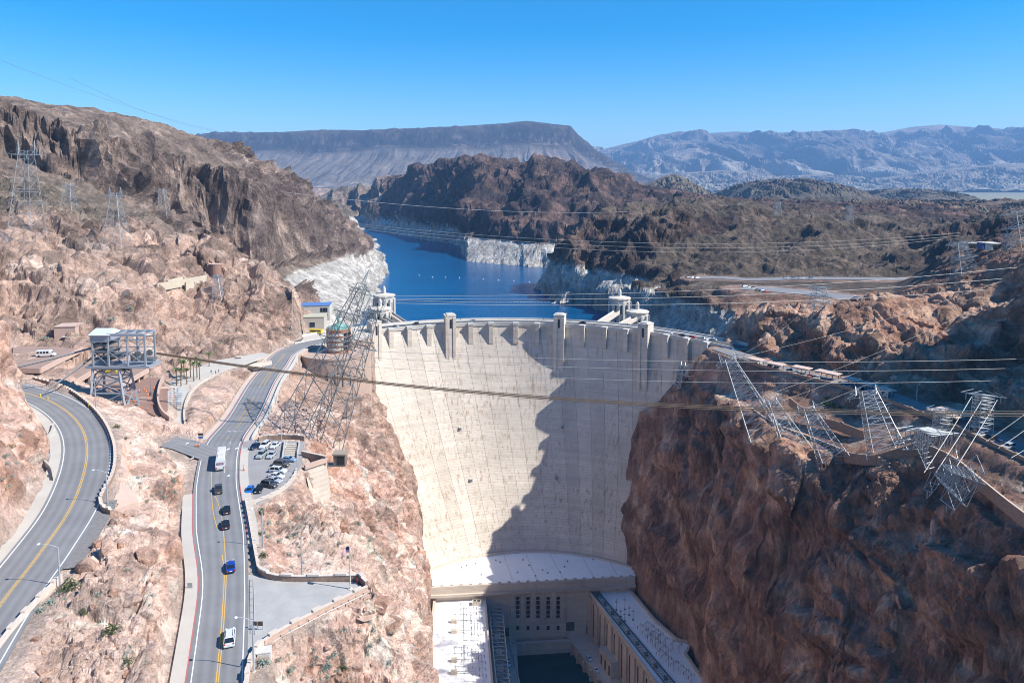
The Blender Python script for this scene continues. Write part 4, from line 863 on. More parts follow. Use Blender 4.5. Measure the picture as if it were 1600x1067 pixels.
# wings
def wing(label, inner, outer, name='power_plant_wing'):
    t = thing(name, label, 'building', (0, 0, 0)); poly = inner + outer[::-1]
    MB().prism([(p.x, p.y) for p in poly], -184, WING_Z).build('hall', M_CONC, t)
    r = MB().add([(p.x, p.y, WING_Z + .02) for p in poly], [tuple(range(len(poly)))]).build('roof', M_ROOFW, t)
    MB().sweep([p + Vector((0, 0, .02)) for p in inner], [(-.5, 0), (.5, 0), (.5, 1.1), (-.5, 1.1)]).build('parapet', M_CONC, t)
    MB().sweep([p + Vector((0, 0, .02)) for p in outer], [(-.7, 0), (.7, 0), (.7, 1.5), (-.7, 1.5)]).build('cliff_kerb', M_CONC, t)
    return t, r
li = [P(757, 927, z=WING_Z), P(769, 1067, z=WING_Z)]; li.append(li[1] + (li[1] - li[0]) * 2.2)
lo = [P(681, 927, z=WING_Z), P(679, 940, z=WING_Z), P(677, 961, z=WING_Z), P(662, 995, z=WING_Z), P(667, 1033, z=WING_Z), P(683, 1067, z=WING_Z), P(700, 1200, z=WING_Z), P(735, 1500, z=WING_Z)]
WL, WLR = wing('left powerhouse wing, its sunlit white roof crowded with switchgear', li, lo)
ri = [P(918, 921, z=WING_Z), P(1025, 1067, z=WING_Z)]; ri.append(ri[1] + (ri[1] - ri[0]) * 2.2)
ro = [P(979, 917, z=WING_Z), P(1000, 943, z=WING_Z), P(1022, 970, z=WING_Z), P(1057, 1001, z=WING_Z), P(1080, 1006, z=WING_Z), P(1071, 1024, z=WING_Z), P(1085, 1045, z=WING_Z), P(1100, 1064, z=WING_Z), P(1190, 1200, z=WING_Z), P(1400, 1500, z=WING_Z)]
WR, WRR = wing('right powerhouse wing in the shade, its roof below the dark cliff', ri, ro)
# decks along the tailrace and the quay walls
def deck(a, b, c, d, z, name, parent, m=M_CONC, bot=-184):
    MB().prism([(p.x, p.y) for p in (a, b, c, d)], bot, z).build(name, m, parent)
L1 = [P(788, 991, z=DECK_Z), P(805, 1067, z=DECK_Z)]; L1.append(L1[1] + (L1[1] - L1[0]) * 2.5)
e0 = FA.lerp(FB, .3); 
for s in range(2):
    a, b = li[s], li[s + 1]; c, d = L1[s], L1[s + 1]
    if s == 0: a = PV(757, 940, FA, FB); a.z = 0; c = PV(801, 985, FA, FB)
    dl = MB().prism([(p.x, p.y) for p in (a + Vector((.1, 0, 0)), b + Vector((.1, 0, 0)), d + Vector((2, 0, 0)), c + Vector((2, 0, 0)))], -184, DECK_Z).build('deck', M_CONC, WL)
R1 = [P(882, 987, z=DECK_Z), P(942, 1067, z=DECK_Z)]; R1.append(R1[1] + (R1[1] - R1[0]) * 2.5)
for s in range(2):
    a, b = ri[s], ri[s + 1]; c, d = R1[s], R1[s + 1]
    MB().prism([(p.x, p.y) for p in (a - Vector((.1, 0, 0)), b - Vector((.1, 0, 0)), d, c)], -184, DECK_Z).build('deck', M_CONC, WR)
    mid = [c, d]; MB().sweep([p + Vector((0, 0, .02)) for p in mid], [(0, 0), (.5, 0), (.5, .9), (0, .9)]).build('quay_kerb', M_CONC, WR)
    nb = max(2, int((d - c).length / 7))
    for k in range(nb):
        p = c.lerp(d, (k + .5) / nb); MB().box(Vector((p.x - .5, p.y, -175.5)), (1.0, 2.2, 15), math.atan2((d - c).y, (d - c).x)).build('quay_buttress', M_CONC, WR)
    MB().sweep([p + Vector((2, 0, .02)) for p in (L1[s], L1[s + 1])], [(-.5, 0), (0, 0), (0, .9), (-.5, .9)]).build('quay_kerb', M_CONC, WL)
# apron below the facade
A0, A1 = P(790, 991, z=DECK_Z), P(905, 985, z=DECK_Z)
apn = along(FA, FB, 2.41, 5.8, -184, DECK_Z - .5, 'apron', M_CONC, plant, 0, 0)
along(FA, FB, 5.2, 5.802, DECK_Z - .498, DECK_Z + .6, 'apron_kerb', M_CONC, plant, -45, -38)
# right wing's wall: pilasters and slots
nb = 9
for s in range(2):
    a, b = ri[s], ri[s + 1]; n_ = 9 if s == 0 else 16; d = (b - a).normalized(); nn = Vector((d.y, -d.x, 0))
    if nn.x > 0: nn = -nn
    for k in range(n_):
        p = a.lerp(b, (k + .5) / n_); q = p + nn * .45; q.z = (WING_Z + DECK_Z) / 2 - .6
        MB().box(q, (4.4, .9, WING_Z - DECK_Z - 1.6), math.atan2(d.y, d.x)).build('pilaster', M_CONC, WR)
        p2 = a.lerp(b, (k + 1.0) / n_); q = p2 + nn * .06; q.z = (WING_Z + DECK_Z) / 2 - 1; MB().box(q, (1.0, .1, WING_Z - DECK_Z - 6), math.atan2(d.y, d.x)).build('slot_window', M_GLASS, WR)
# ------------------------------------------------------------------ roads, kerbs, markings
M_YEL = mat('yellow_paint', (.62, .36, .06), .8, vary=.2, scale=1.5); M_WHT = mat('white_paint', (.72, .72, .70), .8, vary=.15, scale=1.5)
M_RED = mat('red_kerb_paint', (.42, .13, .12), .85, vary=.15, scale=.6); M_WALK = mat('pavement_concrete', (.47, .43, .375), .9, vary=.1, scale=.13, bump=.1)
M_STONE = mat('pink_masonry', (.47, .33, .26), .92, vary=.25, scale=1.1, bump=.5); M_COPE = mat('coping_stone', (.56, .48, .41), .9, vary=.15, scale=.8)
M_BSTONE = mat('brown_masonry', (.30, .20, .145), .92, vary=.3, scale=1.2, bump=.5)
M_PINKC = mat('pink_concrete', (.50, .36, .29), .88, vary=.1, scale=.3); M_GRAVEL = mat('grey_gravel', (.19, .18, .175), .95, vary=.25, scale=1.2, bump=.3)
def road_mat():
    m = bpy.data.materials.new('worn_asphalt'); m.use_nodes = True; t = m.node_tree; b = t.nodes['Principled BSDF']; b.inputs['Roughness'].default_value = .88; L = t.links.new
    at = t.nodes.new('ShaderNodeAttribute'); at.attribute_name = 'across'; g = t.nodes.new('ShaderNodeNewGeometry')
    n = t.nodes.new('ShaderNodeTexNoise'); n.inputs['Scale'].default_value = .12; n.inputs['Detail'].default_value = 10; n.inputs['Roughness'].default_value = .7; mp = t.nodes.new('ShaderNodeMapping'); mp.inputs['Rotation'].default_value = (.5, .3, .4); mp.inputs['Location'].default_value = (3.3, 1.7, 5.1); L(g.outputs['Position'], mp.inputs[0]); L(mp.outputs[0], n.inputs['Vector'])
    w = t.nodes.new('ShaderNodeMath'); w.operation = 'MULTIPLY'; w.inputs[1].default_value = 2 * math.pi / 1.83; L(at.outputs['Fac'], w.inputs[0])
    c = t.nodes.new('ShaderNodeMath'); c.operation = 'COSINE'; L(w.outputs[0], c.inputs[0])
    a = t.nodes.new('ShaderNodeMath'); a.operation = 'MULTIPLY_ADD'; a.inputs[1].default_value = .13; L(c.outputs[0], a.inputs[0]); L(n.outputs[0], a.inputs[2])
    r = t.nodes.new('ShaderNodeMapRange'); r.inputs[1].default_value = .0; r.inputs[2].default_value = 1.0; r.inputs[3].default_value = .13; r.inputs[4].default_value = .26; L(a.outputs[0], r.inputs[0])
    cb = t.nodes.new('ShaderNodeCombineColor'); L(r.outputs[0], cb.inputs[0]); L(r.outputs[0], cb.inputs[1])
    k = t.nodes.new('ShaderNodeMath'); k.operation = 'MULTIPLY'; k.inputs[1].default_value = 1.02; L(r.outputs[0], k.inputs[0]); L(k.outputs[0], cb.inputs[2]); L(cb.outputs[0], b.inputs['Base Color'])
    
    return m
M_ROAD = road_mat()
def carriageway(name, path, a, b, dz=0.0):
    """tarred strip that remembers the distance across, for the wheel tracks"""
    n = 7; V = []; ACR = []
    for k, p in enumerate(path):
        d = path[min(k + 1, len(path) - 1)] - path[max(k - 1, 0)]; d.z = 0; d.normalize(); rt = Vector((d.y, -d.x, 0))
        aa, bb = (a[k], b[k]) if isinstance(a, list) else (a, b)
        for i in range(n): V.append(tuple(p + rt * (aa + (bb - aa) * i / (n - 1)) + Vector((0, 0, dz)))); ACR.append(aa + (bb - aa) * i / (n - 1))
    f = [(k * n + i, k * n + i + 1, (k + 1) * n + i + 1, (k + 1) * n + i) for k in range(len(path) - 1) for i in range(n - 1)]
    me = bpy.data.meshes.new(name); me.from_pydata(V, [], f); at = me.attributes.new('across', 'FLOAT', 'POINT')
    at.data.foreach_set('value', ACR)
    return tag(link(name, me, M_ROAD), kind='structure')
def on_path(px, py, path):
    z = path[len(path) // 2].z
    for _ in range(6):
        p = P(px, py, z=z); q = min(path, key=lambda v: (v.x - p.x) ** 2 + (v.y - p.y) ** 2); z = q.z
    return P(px, py, z=z)
def line(name, pts, w, m, parent, path=None, dz=.012, step=3):
    pts = smooth_path([on_path(*p, path) for p in pts] if path else pts, step); return MB().strip(pts, -w / 2, w / 2, dz).build(name, m, parent)
def hw(p): return 3.95 + 1.15 * float(sstep(136, 166, p.y))             # the lower road widens at its turning lane
def shifted(path, fn):
    out = []
    for k, p in enumerate(path):
        d = path[min(k + 1, len(path) - 1)] - path[max(k - 1, 0)]; d.z = 0; d.normalize(); out.append(p + Vector((d.y, -d.x, 0)) * fn(p))
    return out
r2 = carriageway('lower_road', RD2, [-hw(p) - .75 for p in RD2], [hw(p) + .75 for p in RD2]); r1 = carriageway('upper_road', RD1, -6.0, 6.4)
MB().strip([p for p in RD1 if 124 < p.y < 156], 6.4, 9.2, -.02).build('shoulder', M_GRAVEL, r1); MB().strip(RD1, -8.6, -6.0, -.02).build('shoulder', M_WALK, r1)
for sg in (-1, 1): MB().strip(shifted(RD2, lambda p: sg * hw(p)), -.09, .09, .012).build('edge_line', M_WHT, r2)
for o in (-5.35, 5.55): MB().strip(RD1, o - .1, o + .1, .012).build('edge_line', M_WHT, r1)
for o in (-.18, .18): MB().strip(RD1, o - .08, o + .08, .012).build('centre_line', M_YEL, r1)
YL = [(330, 1130), (339, 1050), (346, 975), (350.5, 900), (349, 880), (342, 835), (333, 800), (330.5, 765), (331, 735), (338, 705), (352, 686), (369, 662), (387, 635), (407, 602), (427, 573), (444, 553)]
YR = [(333.5, 1130), (342.5, 1050), (349.5, 975), (353.5, 900), (352.5, 880), (350, 840), (346, 806), (340, 784), (333.5, 770)]
YR2 = [(353.5, 687), (374, 664), (394, 635), (412, 602), (430, 573), (446, 553)]
for l in (YL, YR, YR2): line('centre_line', l, .17, M_YEL, r2, RD2)
line('lane_line', [(351, 740), (353, 715), (360, 690)], .12, M_WHT, r2, RD2)
for k in range(5): 
    p = on_path(349 + 9 * k, 674, RD2); MB().box(p + Vector((0, 0, .014)), (1.1, .4, .012)).build('stop_line', M_WHT, r2)
def arrow(px, py, parent, path, L=2.6):
    p = on_path(px, py, path); m = MB(); m.add([(p.x - .12, p.y - L / 2, p.z + .016), (p.x + .12, p.y - L / 2, p.z + .016), (p.x + .12, p.y + .2, p.z + .016), (p.x + .55, p.y + .2, p.z + .016), (p.x, p.y + L / 2, p.z + .016), (p.x - .55, p.y + .2, p.z + .016), (p.x - .12, p.y + .2, p.z + .016)], [tuple(range(7))]); return m.build('arrow_marking', M_WHT, parent)
arrow(356, 744, r2, RD2); arrow(369, 701, r2, RD2); arrow(356, 702, r2, RD2)
nk = [i for i, p in enumerate(RD2) if p.y > 172 and p.y < 205]
def seg(path, y0, y1): return [p for p in path if y0 <= p.y <= y1]
lw = seg(RD2, 60, 186); 
def kerbed(name, path, a, b, kerb):
    o = MB().sweep(path, [(a, -.5), (b, -.5), (b, .14), (a, .14)]).build(name, M_WALK, None); tag(o, kind='structure')
    k = (b, b + .22) if kerb > 0 else (a - .22, a)
    MB().sweep(path, [(k[0] + .002, -.5), (k[1], -.5), (k[1], .145), (k[0] + .002, .145)]).build('kerb', M_RED, o); return o
kerbed('pavement', shifted(lw, lambda p: -hw(p) - .98), -2.3, 0, 1)
kerbed('pavement', shifted(seg(RD2, 150, 395), lambda p: hw(p) + .98), 0, 2.3, -1); kerbed('pavement', shifted(seg(RD2, 228, 395), lambda p: -hw(p) - .98), -1.5, 0, 1)
sd = carriageway('side_street', SIDE, -4.2, 4.2, .006)
arrow(300, 716, sd, SIDE, 2.2); arrow(292, 693, sd, SIDE, 2.2)
az = carriageway('far_bank_road', AZ, -5.5, 5.5)
for o in (-.15, .15): MB().strip(AZ, o - .08, o + .08, .012).build('centre_line', M_YEL, az)
carriageway('plateau_road', AZ2, -9, 9, .1); carriageway('plateau_car_park', AZ3, -13, 13, .1)
def pad(name, poly, z, m):
    return tag(MB().prism(poly, z - .8, z).build(name, m), kind='structure')
lot = pad('car_park', LOT, 9.04, mat('car_park_asphalt', (.27, .26, .255), .9, vary=.12, scale=.25, bump=.15)); pad('terrace_paving', TERR, 9.02, M_WALK)
plz = pad('plaza', PLAZA, 10.74, mat('plaza_asphalt', (.36, .35, .335), .9, vary=.14, scale=.3, bump=.15)); pad('bus_loop', LOOP, 12.02, mat('brown_paving', (.25, .155, .12), .9, vary=.15, scale=.3))
pad('visitor_terrace', VISIT, .06, M_WALK)
for k in range(9):
    a, b = P(390 + k * 8, 699, z=9.05), P(393 + k * 8, 688, z=9.05)
    if k % 2: MB().strip([a, b], -.07, .07, .03).build('bay_line', M_WHT, lot)
a, b = P(408, 694, z=9.05), P(438, 692, z=9.05); MB().strip([a, b], -.25, .25, .035).build('yellow_kerb', M_YEL, lot)
# bus loop: lighter islands' kerb rings and tyre-dark circle
c = P(222, 624, z=12.03); MB().lathe((c.x, c.y, c.z), [(3.2, 0), (3.2, .16), (2.9, .16)], 20).build('island', mat('brown_paving_light', (.36, .24, .19), .9), None)
tag(bpy.data.objects['island'], kind='structure')

# ------------------------------------------------------------------ walls with raised coping blocks
def crenel_wall(name, label, pts, h, th, pitch, mw, m_body, m_cope, block=(1.6, .45), base=-1.2, group=None, cat='wall', inset=0.0):
    pts = smooth_path(pts, 1.5); o = pts[0].copy(); t = thing(name, label, cat, o, 0, group); q = [p - o for p in pts]
    MB().sweep(q, [(-th / 2, base), (th / 2, base), (th / 2, h), (-th / 2, h)]).build('wall_body', m_body, t)
    MB().sweep(q, [(-th / 2 - .05, h + .002), (th / 2 + .05, h + .002), (th / 2 + .05, h + .12), (-th / 2 - .05, h + .12)]).build('coping', m_cope, t)
    acc = 0; nxt = pitch / 2; me = None
    for a, b in zip(q[:-1], q[1:]):
        L = (b - a).length
        while nxt < acc + L:
            p = a.lerp(b, (nxt - acc) / L); an = math.atan2(b.y - a.y, b.x - a.x)
            if me is None:
                ob = MB().box((0, 0, block[1] / 2), (block[0], th + .22, block[1])).build('coping_block', m_cope, t); me = ob.data
            else:
                ob = bpy.data.objects.new('coping_block', me); COL.objects.link(ob); ob.parent = t
            ob.location = p + Vector((0, 0, h + .122)); ob.rotation_euler = (0, 0, an); nxt += pitch
        acc += L
    return t
def pts_z(l, z): return [P(a, b, z=z if len(r) == 0 else r[0]) for a, b, *r in l]
crenel_wall('parapet_wall', 'long curved masonry parapet with raised blocks on the outer side of the upper road bend', pts_z([(52, 594, 20.6), (80, 601, 20.3), (110, 613), (140, 635), (163, 662), (176, 690), (180, 715), (177, 742), (164, 768), (157, 785), (161, 797), (174, 803)], 20), .95, .5, 2.4, 1.0, M_BSTONE, M_COPE, (1.0, .35))
crenel_wall('parapet_wall', 'straight pale parapet at the bottom left edge, between the upper road and the bushes', pts_z([(96, 904), (60, 940), (20, 984), (-30, 1050)], 20), .8, .45, 4.5, 1.2, M_COPE, M_COPE, (1.5, .35))
crenel_wall('parapet_wall', 'notched pavement wall along the lower road, casting a toothed shadow beside the moving cars', pts_z([(384, 784, 9.6), (390, 815, 10), (397, 855, 10.4), (404, 893, 10.6)], 10), 1.0, .5, 3.2, 1.1, M_BSTONE, M_COPE, (1.2, .4))
crenel_wall('plaza_wall', 'dark stone wall at the back of the grey plaza, next to the flagpole', pts_z([(404, 893), (412, 901), (432, 907), (470, 909), (510, 908), (558, 907)], 10.56), 1.3, .6, 5.6, 1.4, M_BSTONE, M_COPE, (2.4, .35))
crenel_wall('plaza_wall', 'short pale stone wall closing the tip of the plaza behind the flagpole', pts_z([(560, 905), (566, 911), (573, 918)], 10.56), 1.4, .7, 3.0, 1.2, M_BSTONE, M_COPE, (1.6, .4))
t = crenel_wall('plaza_wall', 'sloping pink stone retaining wall with pale coping blocks on the near side of the plaza', pts_z([(574, 922), (540, 938), (505, 955), (475, 971), (448, 985), (426, 998), (412, 1008)], 10.56), .9, .55, 4.6, 1.2, M_STONE, M_COPE, (1.8, .4))
q = [p - t.location for p in smooth_path(pts_z([(574, 922), (540, 938), (505, 955), (475, 971), (448, 985), (426, 998), (412, 1008)], 10.56), 1.5)]
rndw = random.Random(2); bl = []
for k in range(len(q) - 1):                                                      # courses of pink stones on the outer face
    d = (q[k + 1] - q[k]); an = math.atan2(d.y, d.x); nn = Vector((-d.y, d.x, 0)).normalized()
    if nn.y > 0: nn = -nn
    for r in range(7):
        p = q[k].lerp(q[k + 1], .5 + (.22 if r % 2 else -.22)); o = MB() if not bl else None
        if o is not None: ob = o.box((0, 0, 0), (1.45, .3, .5)).build('stone', M_STONE, t); bl.append(ob.data)
        else: ob = bpy.data.objects.new('stone', bl[0]); COL.objects.link(ob); ob.parent = t
        ob.location = p + nn * (.3 + rndw.uniform(0, .07)) + Vector((0, 0, -.05 - r * .56)); ob.rotation_euler = (0, 0, an)
rl = MB(); rl.tube([p + Vector((0, 0, -.2)) - Vector((0, .75, 0)) for p in q], .05, 5); rl.build('handrail', M_STEEL, t)
crenel_wall('parapet_wall', 'low wall between the lower road and the white utility box at the bottom', pts_z([(411, 1008, 10.6), (399, 1022, 10.8), (389, 1045, 10.9), (384, 1080, 11), (382, 1130, 11)], 10.6), 1.1, .5, 3.6, 1.2, M_COPE, M_COPE, (1.6, .35))
crenel_wall('car_park_wall', 'low pale wall on the slanted outer edge of the small car park', pts_z([(384, 788), (398, 785), (430, 771), (450, 757), (461, 742), (464, 734)], 9.05), .5, .5, 3.0, 1.0, M_WALK, M_COPE, (.9, .15), base=-2.0)
crenel_wall('car_park_wall', 'brown stone wall at the head of the small car park behind the white cars', pts_z([(404, 689), (420, 686), (450, 685), (476, 687)], 9.05), 1.3, .6, 5.0, 1.2, M_BSTONE, M_COPE, (1.8, .3))
crenel_wall('terrace_wall', 'brown stone wall beside the ramp, leading to the small dark hut above the canyon', pts_z([(472, 713), (490, 717), (509, 721)], 8.6), 1.7, .6, 40, 1, M_BSTONE, M_COPE)
crenel_wall('terrace_wall', 'curved stone edge of the palm terrace, dotted with visitors', pts_z([(424, 566, 5), (380, 573, 7), (340, 586, 8), (308, 603, 9), (294, 622), (288, 645), (290, 672)], 9), .8, .5, 2.6, 1, M_COPE, M_COPE, (.8, .25))
crenel_wall('ramp_wall', 'dark curved wall between the bus loop and the shaded seating terrace', pts_z([(255, 594, 12), (249, 610, 12), (247, 630, 12), (253, 648, 12), (266, 660, 11)], 12), 2.0, .5, 60, 1, M_PINKC, M_PINKC, base=-3)
crenel_wall('inner_kerb_wall', 'thin winding kerb wall at the foot of the red rock inside the upper road bend', pts_z([(84, 663), (80, 676), (68, 692), (62, 706), (66, 718), (80, 733), (84, 748)], 20.4), .5, .3, 90, 1, M_WALK, M_WALK)
# concrete toe wall under the bend and the retaining wall under the car park
def slab_wall(name, label, px, zt, th, m, cat='wall', parent=None):
    pts = [P(a, b, z=z) for a, b, z in px]; return None
cw = thing('retaining_wall', 'smooth pink concrete buttress wall hanging below the upper road bend', 'wall', P(186, 740, z=19.5))
a = [P(170, 800, z=19.4), P(181, 740, z=19.4), P(185, 705, z=19.4)]; b = [P(216, 783, z=16.0), P(208, 755, z=16.6), P(190, 705, z=18.9)]; o = cw.location
MB().add([tuple(p - o) for p in a] + [tuple(p - o) for p in b] + [tuple(p - o - Vector((0, 0, 3))) for p in a] + [tuple(p - o - Vector((0, 0, 3))) for p in b], [(0, 3, 4, 1), (1, 4, 5, 2), (6, 7, 10, 9), (7, 8, 11, 10), (0, 6, 9, 3), (2, 5, 11, 8), (3, 9, 10, 4), (4, 10, 11, 5)]).build('wall_face', M_PINKC, cw)
cw = thing('retaining_wall', 'tall pale concrete retaining wall below the hut walkway at the canyon edge', 'wall', P(495, 745, z=6)); o = cw.location
A, B = P(476, 733, z=8.3), P(509, 722, z=8.3); d = (B - A)
MB().add([tuple(v - o) for v in (A, B, B + Vector((1, -1, -17)), A + Vector((6, -6, -19)), A + Vector((0, 1.5, 0)), B + Vector((0, 1.5, 0)), B + Vector((1, 3, -17)), A + Vector((6, 0, -19)))], [(0, 3, 2, 1), (4, 5, 6, 7), (0, 1, 5, 4), (1, 2, 6, 5), (3, 0, 4, 7), (2, 3, 7, 6)]).build('wall_face', M_CONC, cw)
MB().sweep([A - o, B - o], [(-.4, .002), (.5, .002), (.5, 1.3), (-.4, 1.3)]).build('parapet', M_PINKC, cw)
# ramp of boards going down beside the car park
rp = thing('ramp', 'pale planked ramp between low walls at the corner of the car park', 'ramp', P(456, 706, z=9)); o = rp.location
for k in range(7):
    a = P(448 - k * .6, 694 + k * 3.4, z=9.1); b = P(465 - k * .5, 694 + k * 3.4, z=9.1); MB().box((a + b) / 2 - o + Vector((0, 0, .05)), ((b - a).length, .9, .12)).build('plank', mat('pale_planks', (.50, .43, .33), .9, vary=.15), rp)
for s in (445, 468): MB().sweep([P(s, 692, z=9) - o, P(s - 4, 720, z=9) - o], [(-.15, 0), (.15, 0), (.15, 1.0), (-.15, 1.0)]).build('side_wall', M_WALK, rp)
# far bank: parapet along the road, ledge wall under the pylons
def offs(path, a): 
    out = []
    for k, p in enumerate(path):
        d = path[min(k + 1, len(path) - 1)] - path[max(k - 1, 0)]; d.z = 0; d.normalize(); out.append(p + Vector((d.y, -d.x, 0)) * a)
    return out
crenel_wall('roadside_wall', 'tan stone parapet on the canyon side of the far bank road, in shade on the right', offs(AZ[6:], 6.1)[::3], .9, .5, 6, 1, M_BSTONE, mat('tan_coping', (.32, .23, .165), .9), (1.2, .3), base=-3)
LW = [(1092, 596, 402), (1108, 601, 388), (1130, 610, 372), (1160, 629, 343), (1196, 655, 311), (1230, 672, 292), (1259, 682, 280), (1290, 694, 268), (1314, 704, 258), (1327, 710, 253), (1361, 714, 246), (1376, 711, 243), (1408, 702, 240), (1432, 698, 238), (1453, 700, 235), (1477, 710, 229), (1500, 724, 221), (1519, 740, 213), (1542, 759, 204), (1574, 785, 192), (1610, 812, 182)]
lp = [P(a, b, Y=c) for a, b, c in LW]
crenel_wall('ledge_wall', 'low winding stone wall with a sunlit coping along the ledge under the leaning pylons', lp, .7, .5, 70, 1, M_BSTONE, mat('buff_coping', (.52, .42, .33), .9), base=-3.2)  # coping stone in one even buff colour
crenel_wall('ledge_wall', 'short brown stone wall behind the pylons on the right bank slope', [P(1233, 623, Y=308), P(1252, 638, Y=298), P(1284, 655, Y=284), P(1310, 662, Y=276), P(1352, 678, Y=262)], .8, .5, 70, 1, M_BSTONE, M_BSTONE, base=-3)
# bridge part of the lower road: railings, kerb walls, slab edge
br = thing('road_bridge', 'elevated stretch of the lower road with white railings before the visitor building', 'bridge', RD2[0].lerp(RD2[0], 0)); br.location = (0, 0, 0)
bp_ = seg(RD2, 222, 372)
MB().sweep(bp_, [(-8.0, -7), (-7.45, -7), (-7.45, .5), (-8.0, .5)]).build('side_wall', M_PINKC, br); MB().sweep(bp_, [(8.35, -6), (8.9, -6), (8.9, .5), (8.35, .5)]).build('side_wall', M_WHITE, br)
for o_, z_ in ((8.6, 1.1), (5.75, .75)): MB().sweep(bp_, [(o_ - .12, z_ - .12), (o_ + .12, z_ - .12), (o_ + .12, z_ + .1), (o_ - .12, z_ + .1)]).build('handrail', M_WHITE, br)
for k in range(0, len(bp_) - 1, 2):
    p = bp_[k]; d = bp_[k + 1] - p; d.z = 0; d.normalize(); rt = Vector((d.y, -d.x, 0))
    MB().box(p + rt * 8.6 + Vector((0, 0, .74)), (.14, .14, .46)).build('rail_post', M_WHITE, br)
# striped lifting barrier plate at the bottom edge
bt = thing('road_barrier', 'black and yellow striped barrier plate across the near lane at the bottom edge', 'barrier', P(352, 1074, z=11.0))
MB().box((0, 0, .35), (6.0, .5, .7)).build('plate', mat('black_paint', (.02, .02, .02), .6), bt)
for k in range(8): MB().add([(-2.9 + k * .75, -.253, .06), (-2.55 + k * .75, -.253, .06), (-2.25 + k * .75, -.253, .66), (-2.6 + k * .75, -.253, .66), (-2.9 + k * .75, -.28, .06), (-2.55 + k * .75, -.28, .06), (-2.25 + k * .75, -.28, .66), (-2.6 + k * .75, -.28, .66)], [(4, 5, 6, 7), (0, 1, 5, 4), (1, 2, 6, 5), (2, 3, 7, 6), (3, 0, 4, 7)]).build('stripe', mat('bright_yellow', (.75, .5, .03), .6), bt)
for k in range(8): MB().add([(-2.9 + k * .75, -.22, .703), (-2.55 + k * .75, -.22, .703), (-2.25 + k * .75, .2, .703), (-2.6 + k * .75, .2, .703)], [(0, 1, 2, 3)]).build('stripe', mat('bright_yellow', (.75, .5, .03), .6), bt)
# ------------------------------------------------------------------ steel pylons
def pylon(label, base, top, wb, wt, levels=7, arms=(), peaks=0, side=None, group='lattice pylons on the canyon rims', r=.125, br=.11, waist=None, m=None):
    """lattice tower from base to top; arms: (fraction up, half length, depth); side: direction of the arms"""
    m = m or M_STEEL; base, top = Vector(base), Vector(top); ax = (top - base); H = ax.length; ax.normalize()
    s = Vector(side) if side else Vector((1, 0, 0)); s = (s - ax * s.dot(ax)).normalized(); f = ax.cross(s).normalized()
    t = thing('pylon', label, 'pylon', base, 0, group)
    def wid(u):
        if waist: return wb + (waist[1] - wb) * u / waist[0] if u < waist[0] else waist[1] + (wt - waist[1]) * (u - waist[0]) / (1 - waist[0])
        return wb + (wt - wb) * u
    def cn(u, i, j): return ax * (H * u) + s * (i * wid(u) / 2) + f * (j * wid(u) / 2)
    us = [0]; 
    for k in range(levels): us.append(us[-1] + (1.35 - .7 * k / levels))
    us = [u / us[-1] for u in us]
    for i in (-1, 1):
        for j in (-1, 1):
            g = MB()
            for a, b in zip(us[:-1], us[1:]): g.bar(cn(a, i, j), cn(b, i, j), r, 4)
            g.build('leg', m, t)
    g = MB()
    for a, b in zip(us[:-1], us[1:]):
        for (i, j), (k, l) in (((-1, -1), (1, -1)), ((1, -1), (1, 1)), ((1, 1), (-1, 1)), ((-1, 1), (-1, -1))):
            g.bar(cn(a, i, j), cn(b, k, l), br, 3); g.bar(cn(a, k, l), cn(b, i, j), br, 3); g.bar(cn(b, i, j), cn(b, k, l), br, 3)
    tag(g.build('bracing', m, t), kind='stuff')
    for u, hl, dp in arms:
        w = max(wid(u), 1.2); c = ax * (H * u); g = MB()
        for q in (-1, 1):
            a, b = c + f * q * w / 2 - s * hl, c + f * q * w / 2 + s * hl; g.bar(a, b, r * .9, 4); g.bar(c + f * q * w / 2 - s * hl * .97 + ax * .1, c + f * q * w / 2 - s * wid(u) * .5 + ax * dp, br, 3); g.bar(c + f * q * w / 2 + s * hl * .97 + ax * .1, c + f * q * w / 2 + s * wid(u) * .5 + ax * dp, br, 3)
        n = max(3, int(hl / 1.6))
        for k in range(-n, n): 
            q = 1 if k % 2 else -1; g.bar(c + s * hl * k / n + f * q * w / 2, c + s * hl * (k + 1) / n - f * q * w / 2, br, 3)
        tag(g.build('crossarm', m, t), kind='stuff')
        for k in (-.93, 0, .93):
            p = c + s * hl * k; MB().bar(p, p - Vector((0, 0, 2.2)), .14, 5).build('insulator', mat('insulator_glass', (.30, .36, .36), .3), t)
    for k in range(peaks):
        u = arms[-1][0] if arms else 1; c = ax * (H * u) + s * ((k - (peaks - 1) / 2) * arms[-1][1] * (1.0 if peaks > 1 else 0)); g = MB(); h = H * .16
        for i in (-1, 1):
            for j in (-1, 1): g.bar(c + s * i * .8 + f * j * .8, c + ax * h, br * 1.2, 3)
        tag(g.build('peak', m, t), kind='stuff')
    return t
def gp(px, py):
    q = hit(px, py); return q if q is not None else P(px, py, Y=300)
G1 = 'leaning pylons beside the dam on the left rim'
b1 = P(462, 688, Y=232); b2 = P(500, 704, Y=240)
pylon('taller leaning steel pylon at the left dam end, its head reaching the bleached shore', b1, P(566, 446, Y=268), 13, 3.2, 10, [(.60, 6.5, 2), (.78, 5.5, 2), (.96, 4.5, 2)], 1, None, G1, .17, .095, m=M_DSTEEL)
pylon('leaning steel pylon nearer the dam, its head before the left intake towers', b2, P(585, 482, Y=280), 12, 3.4, 9, [(.52, 6.5, 2), (.72, 6, 2), (.94, 6.5, 2)], 2, None, G1, .17, .095, m=M_DSTEEL)
G2 = 'pylons leaning over the right rim'
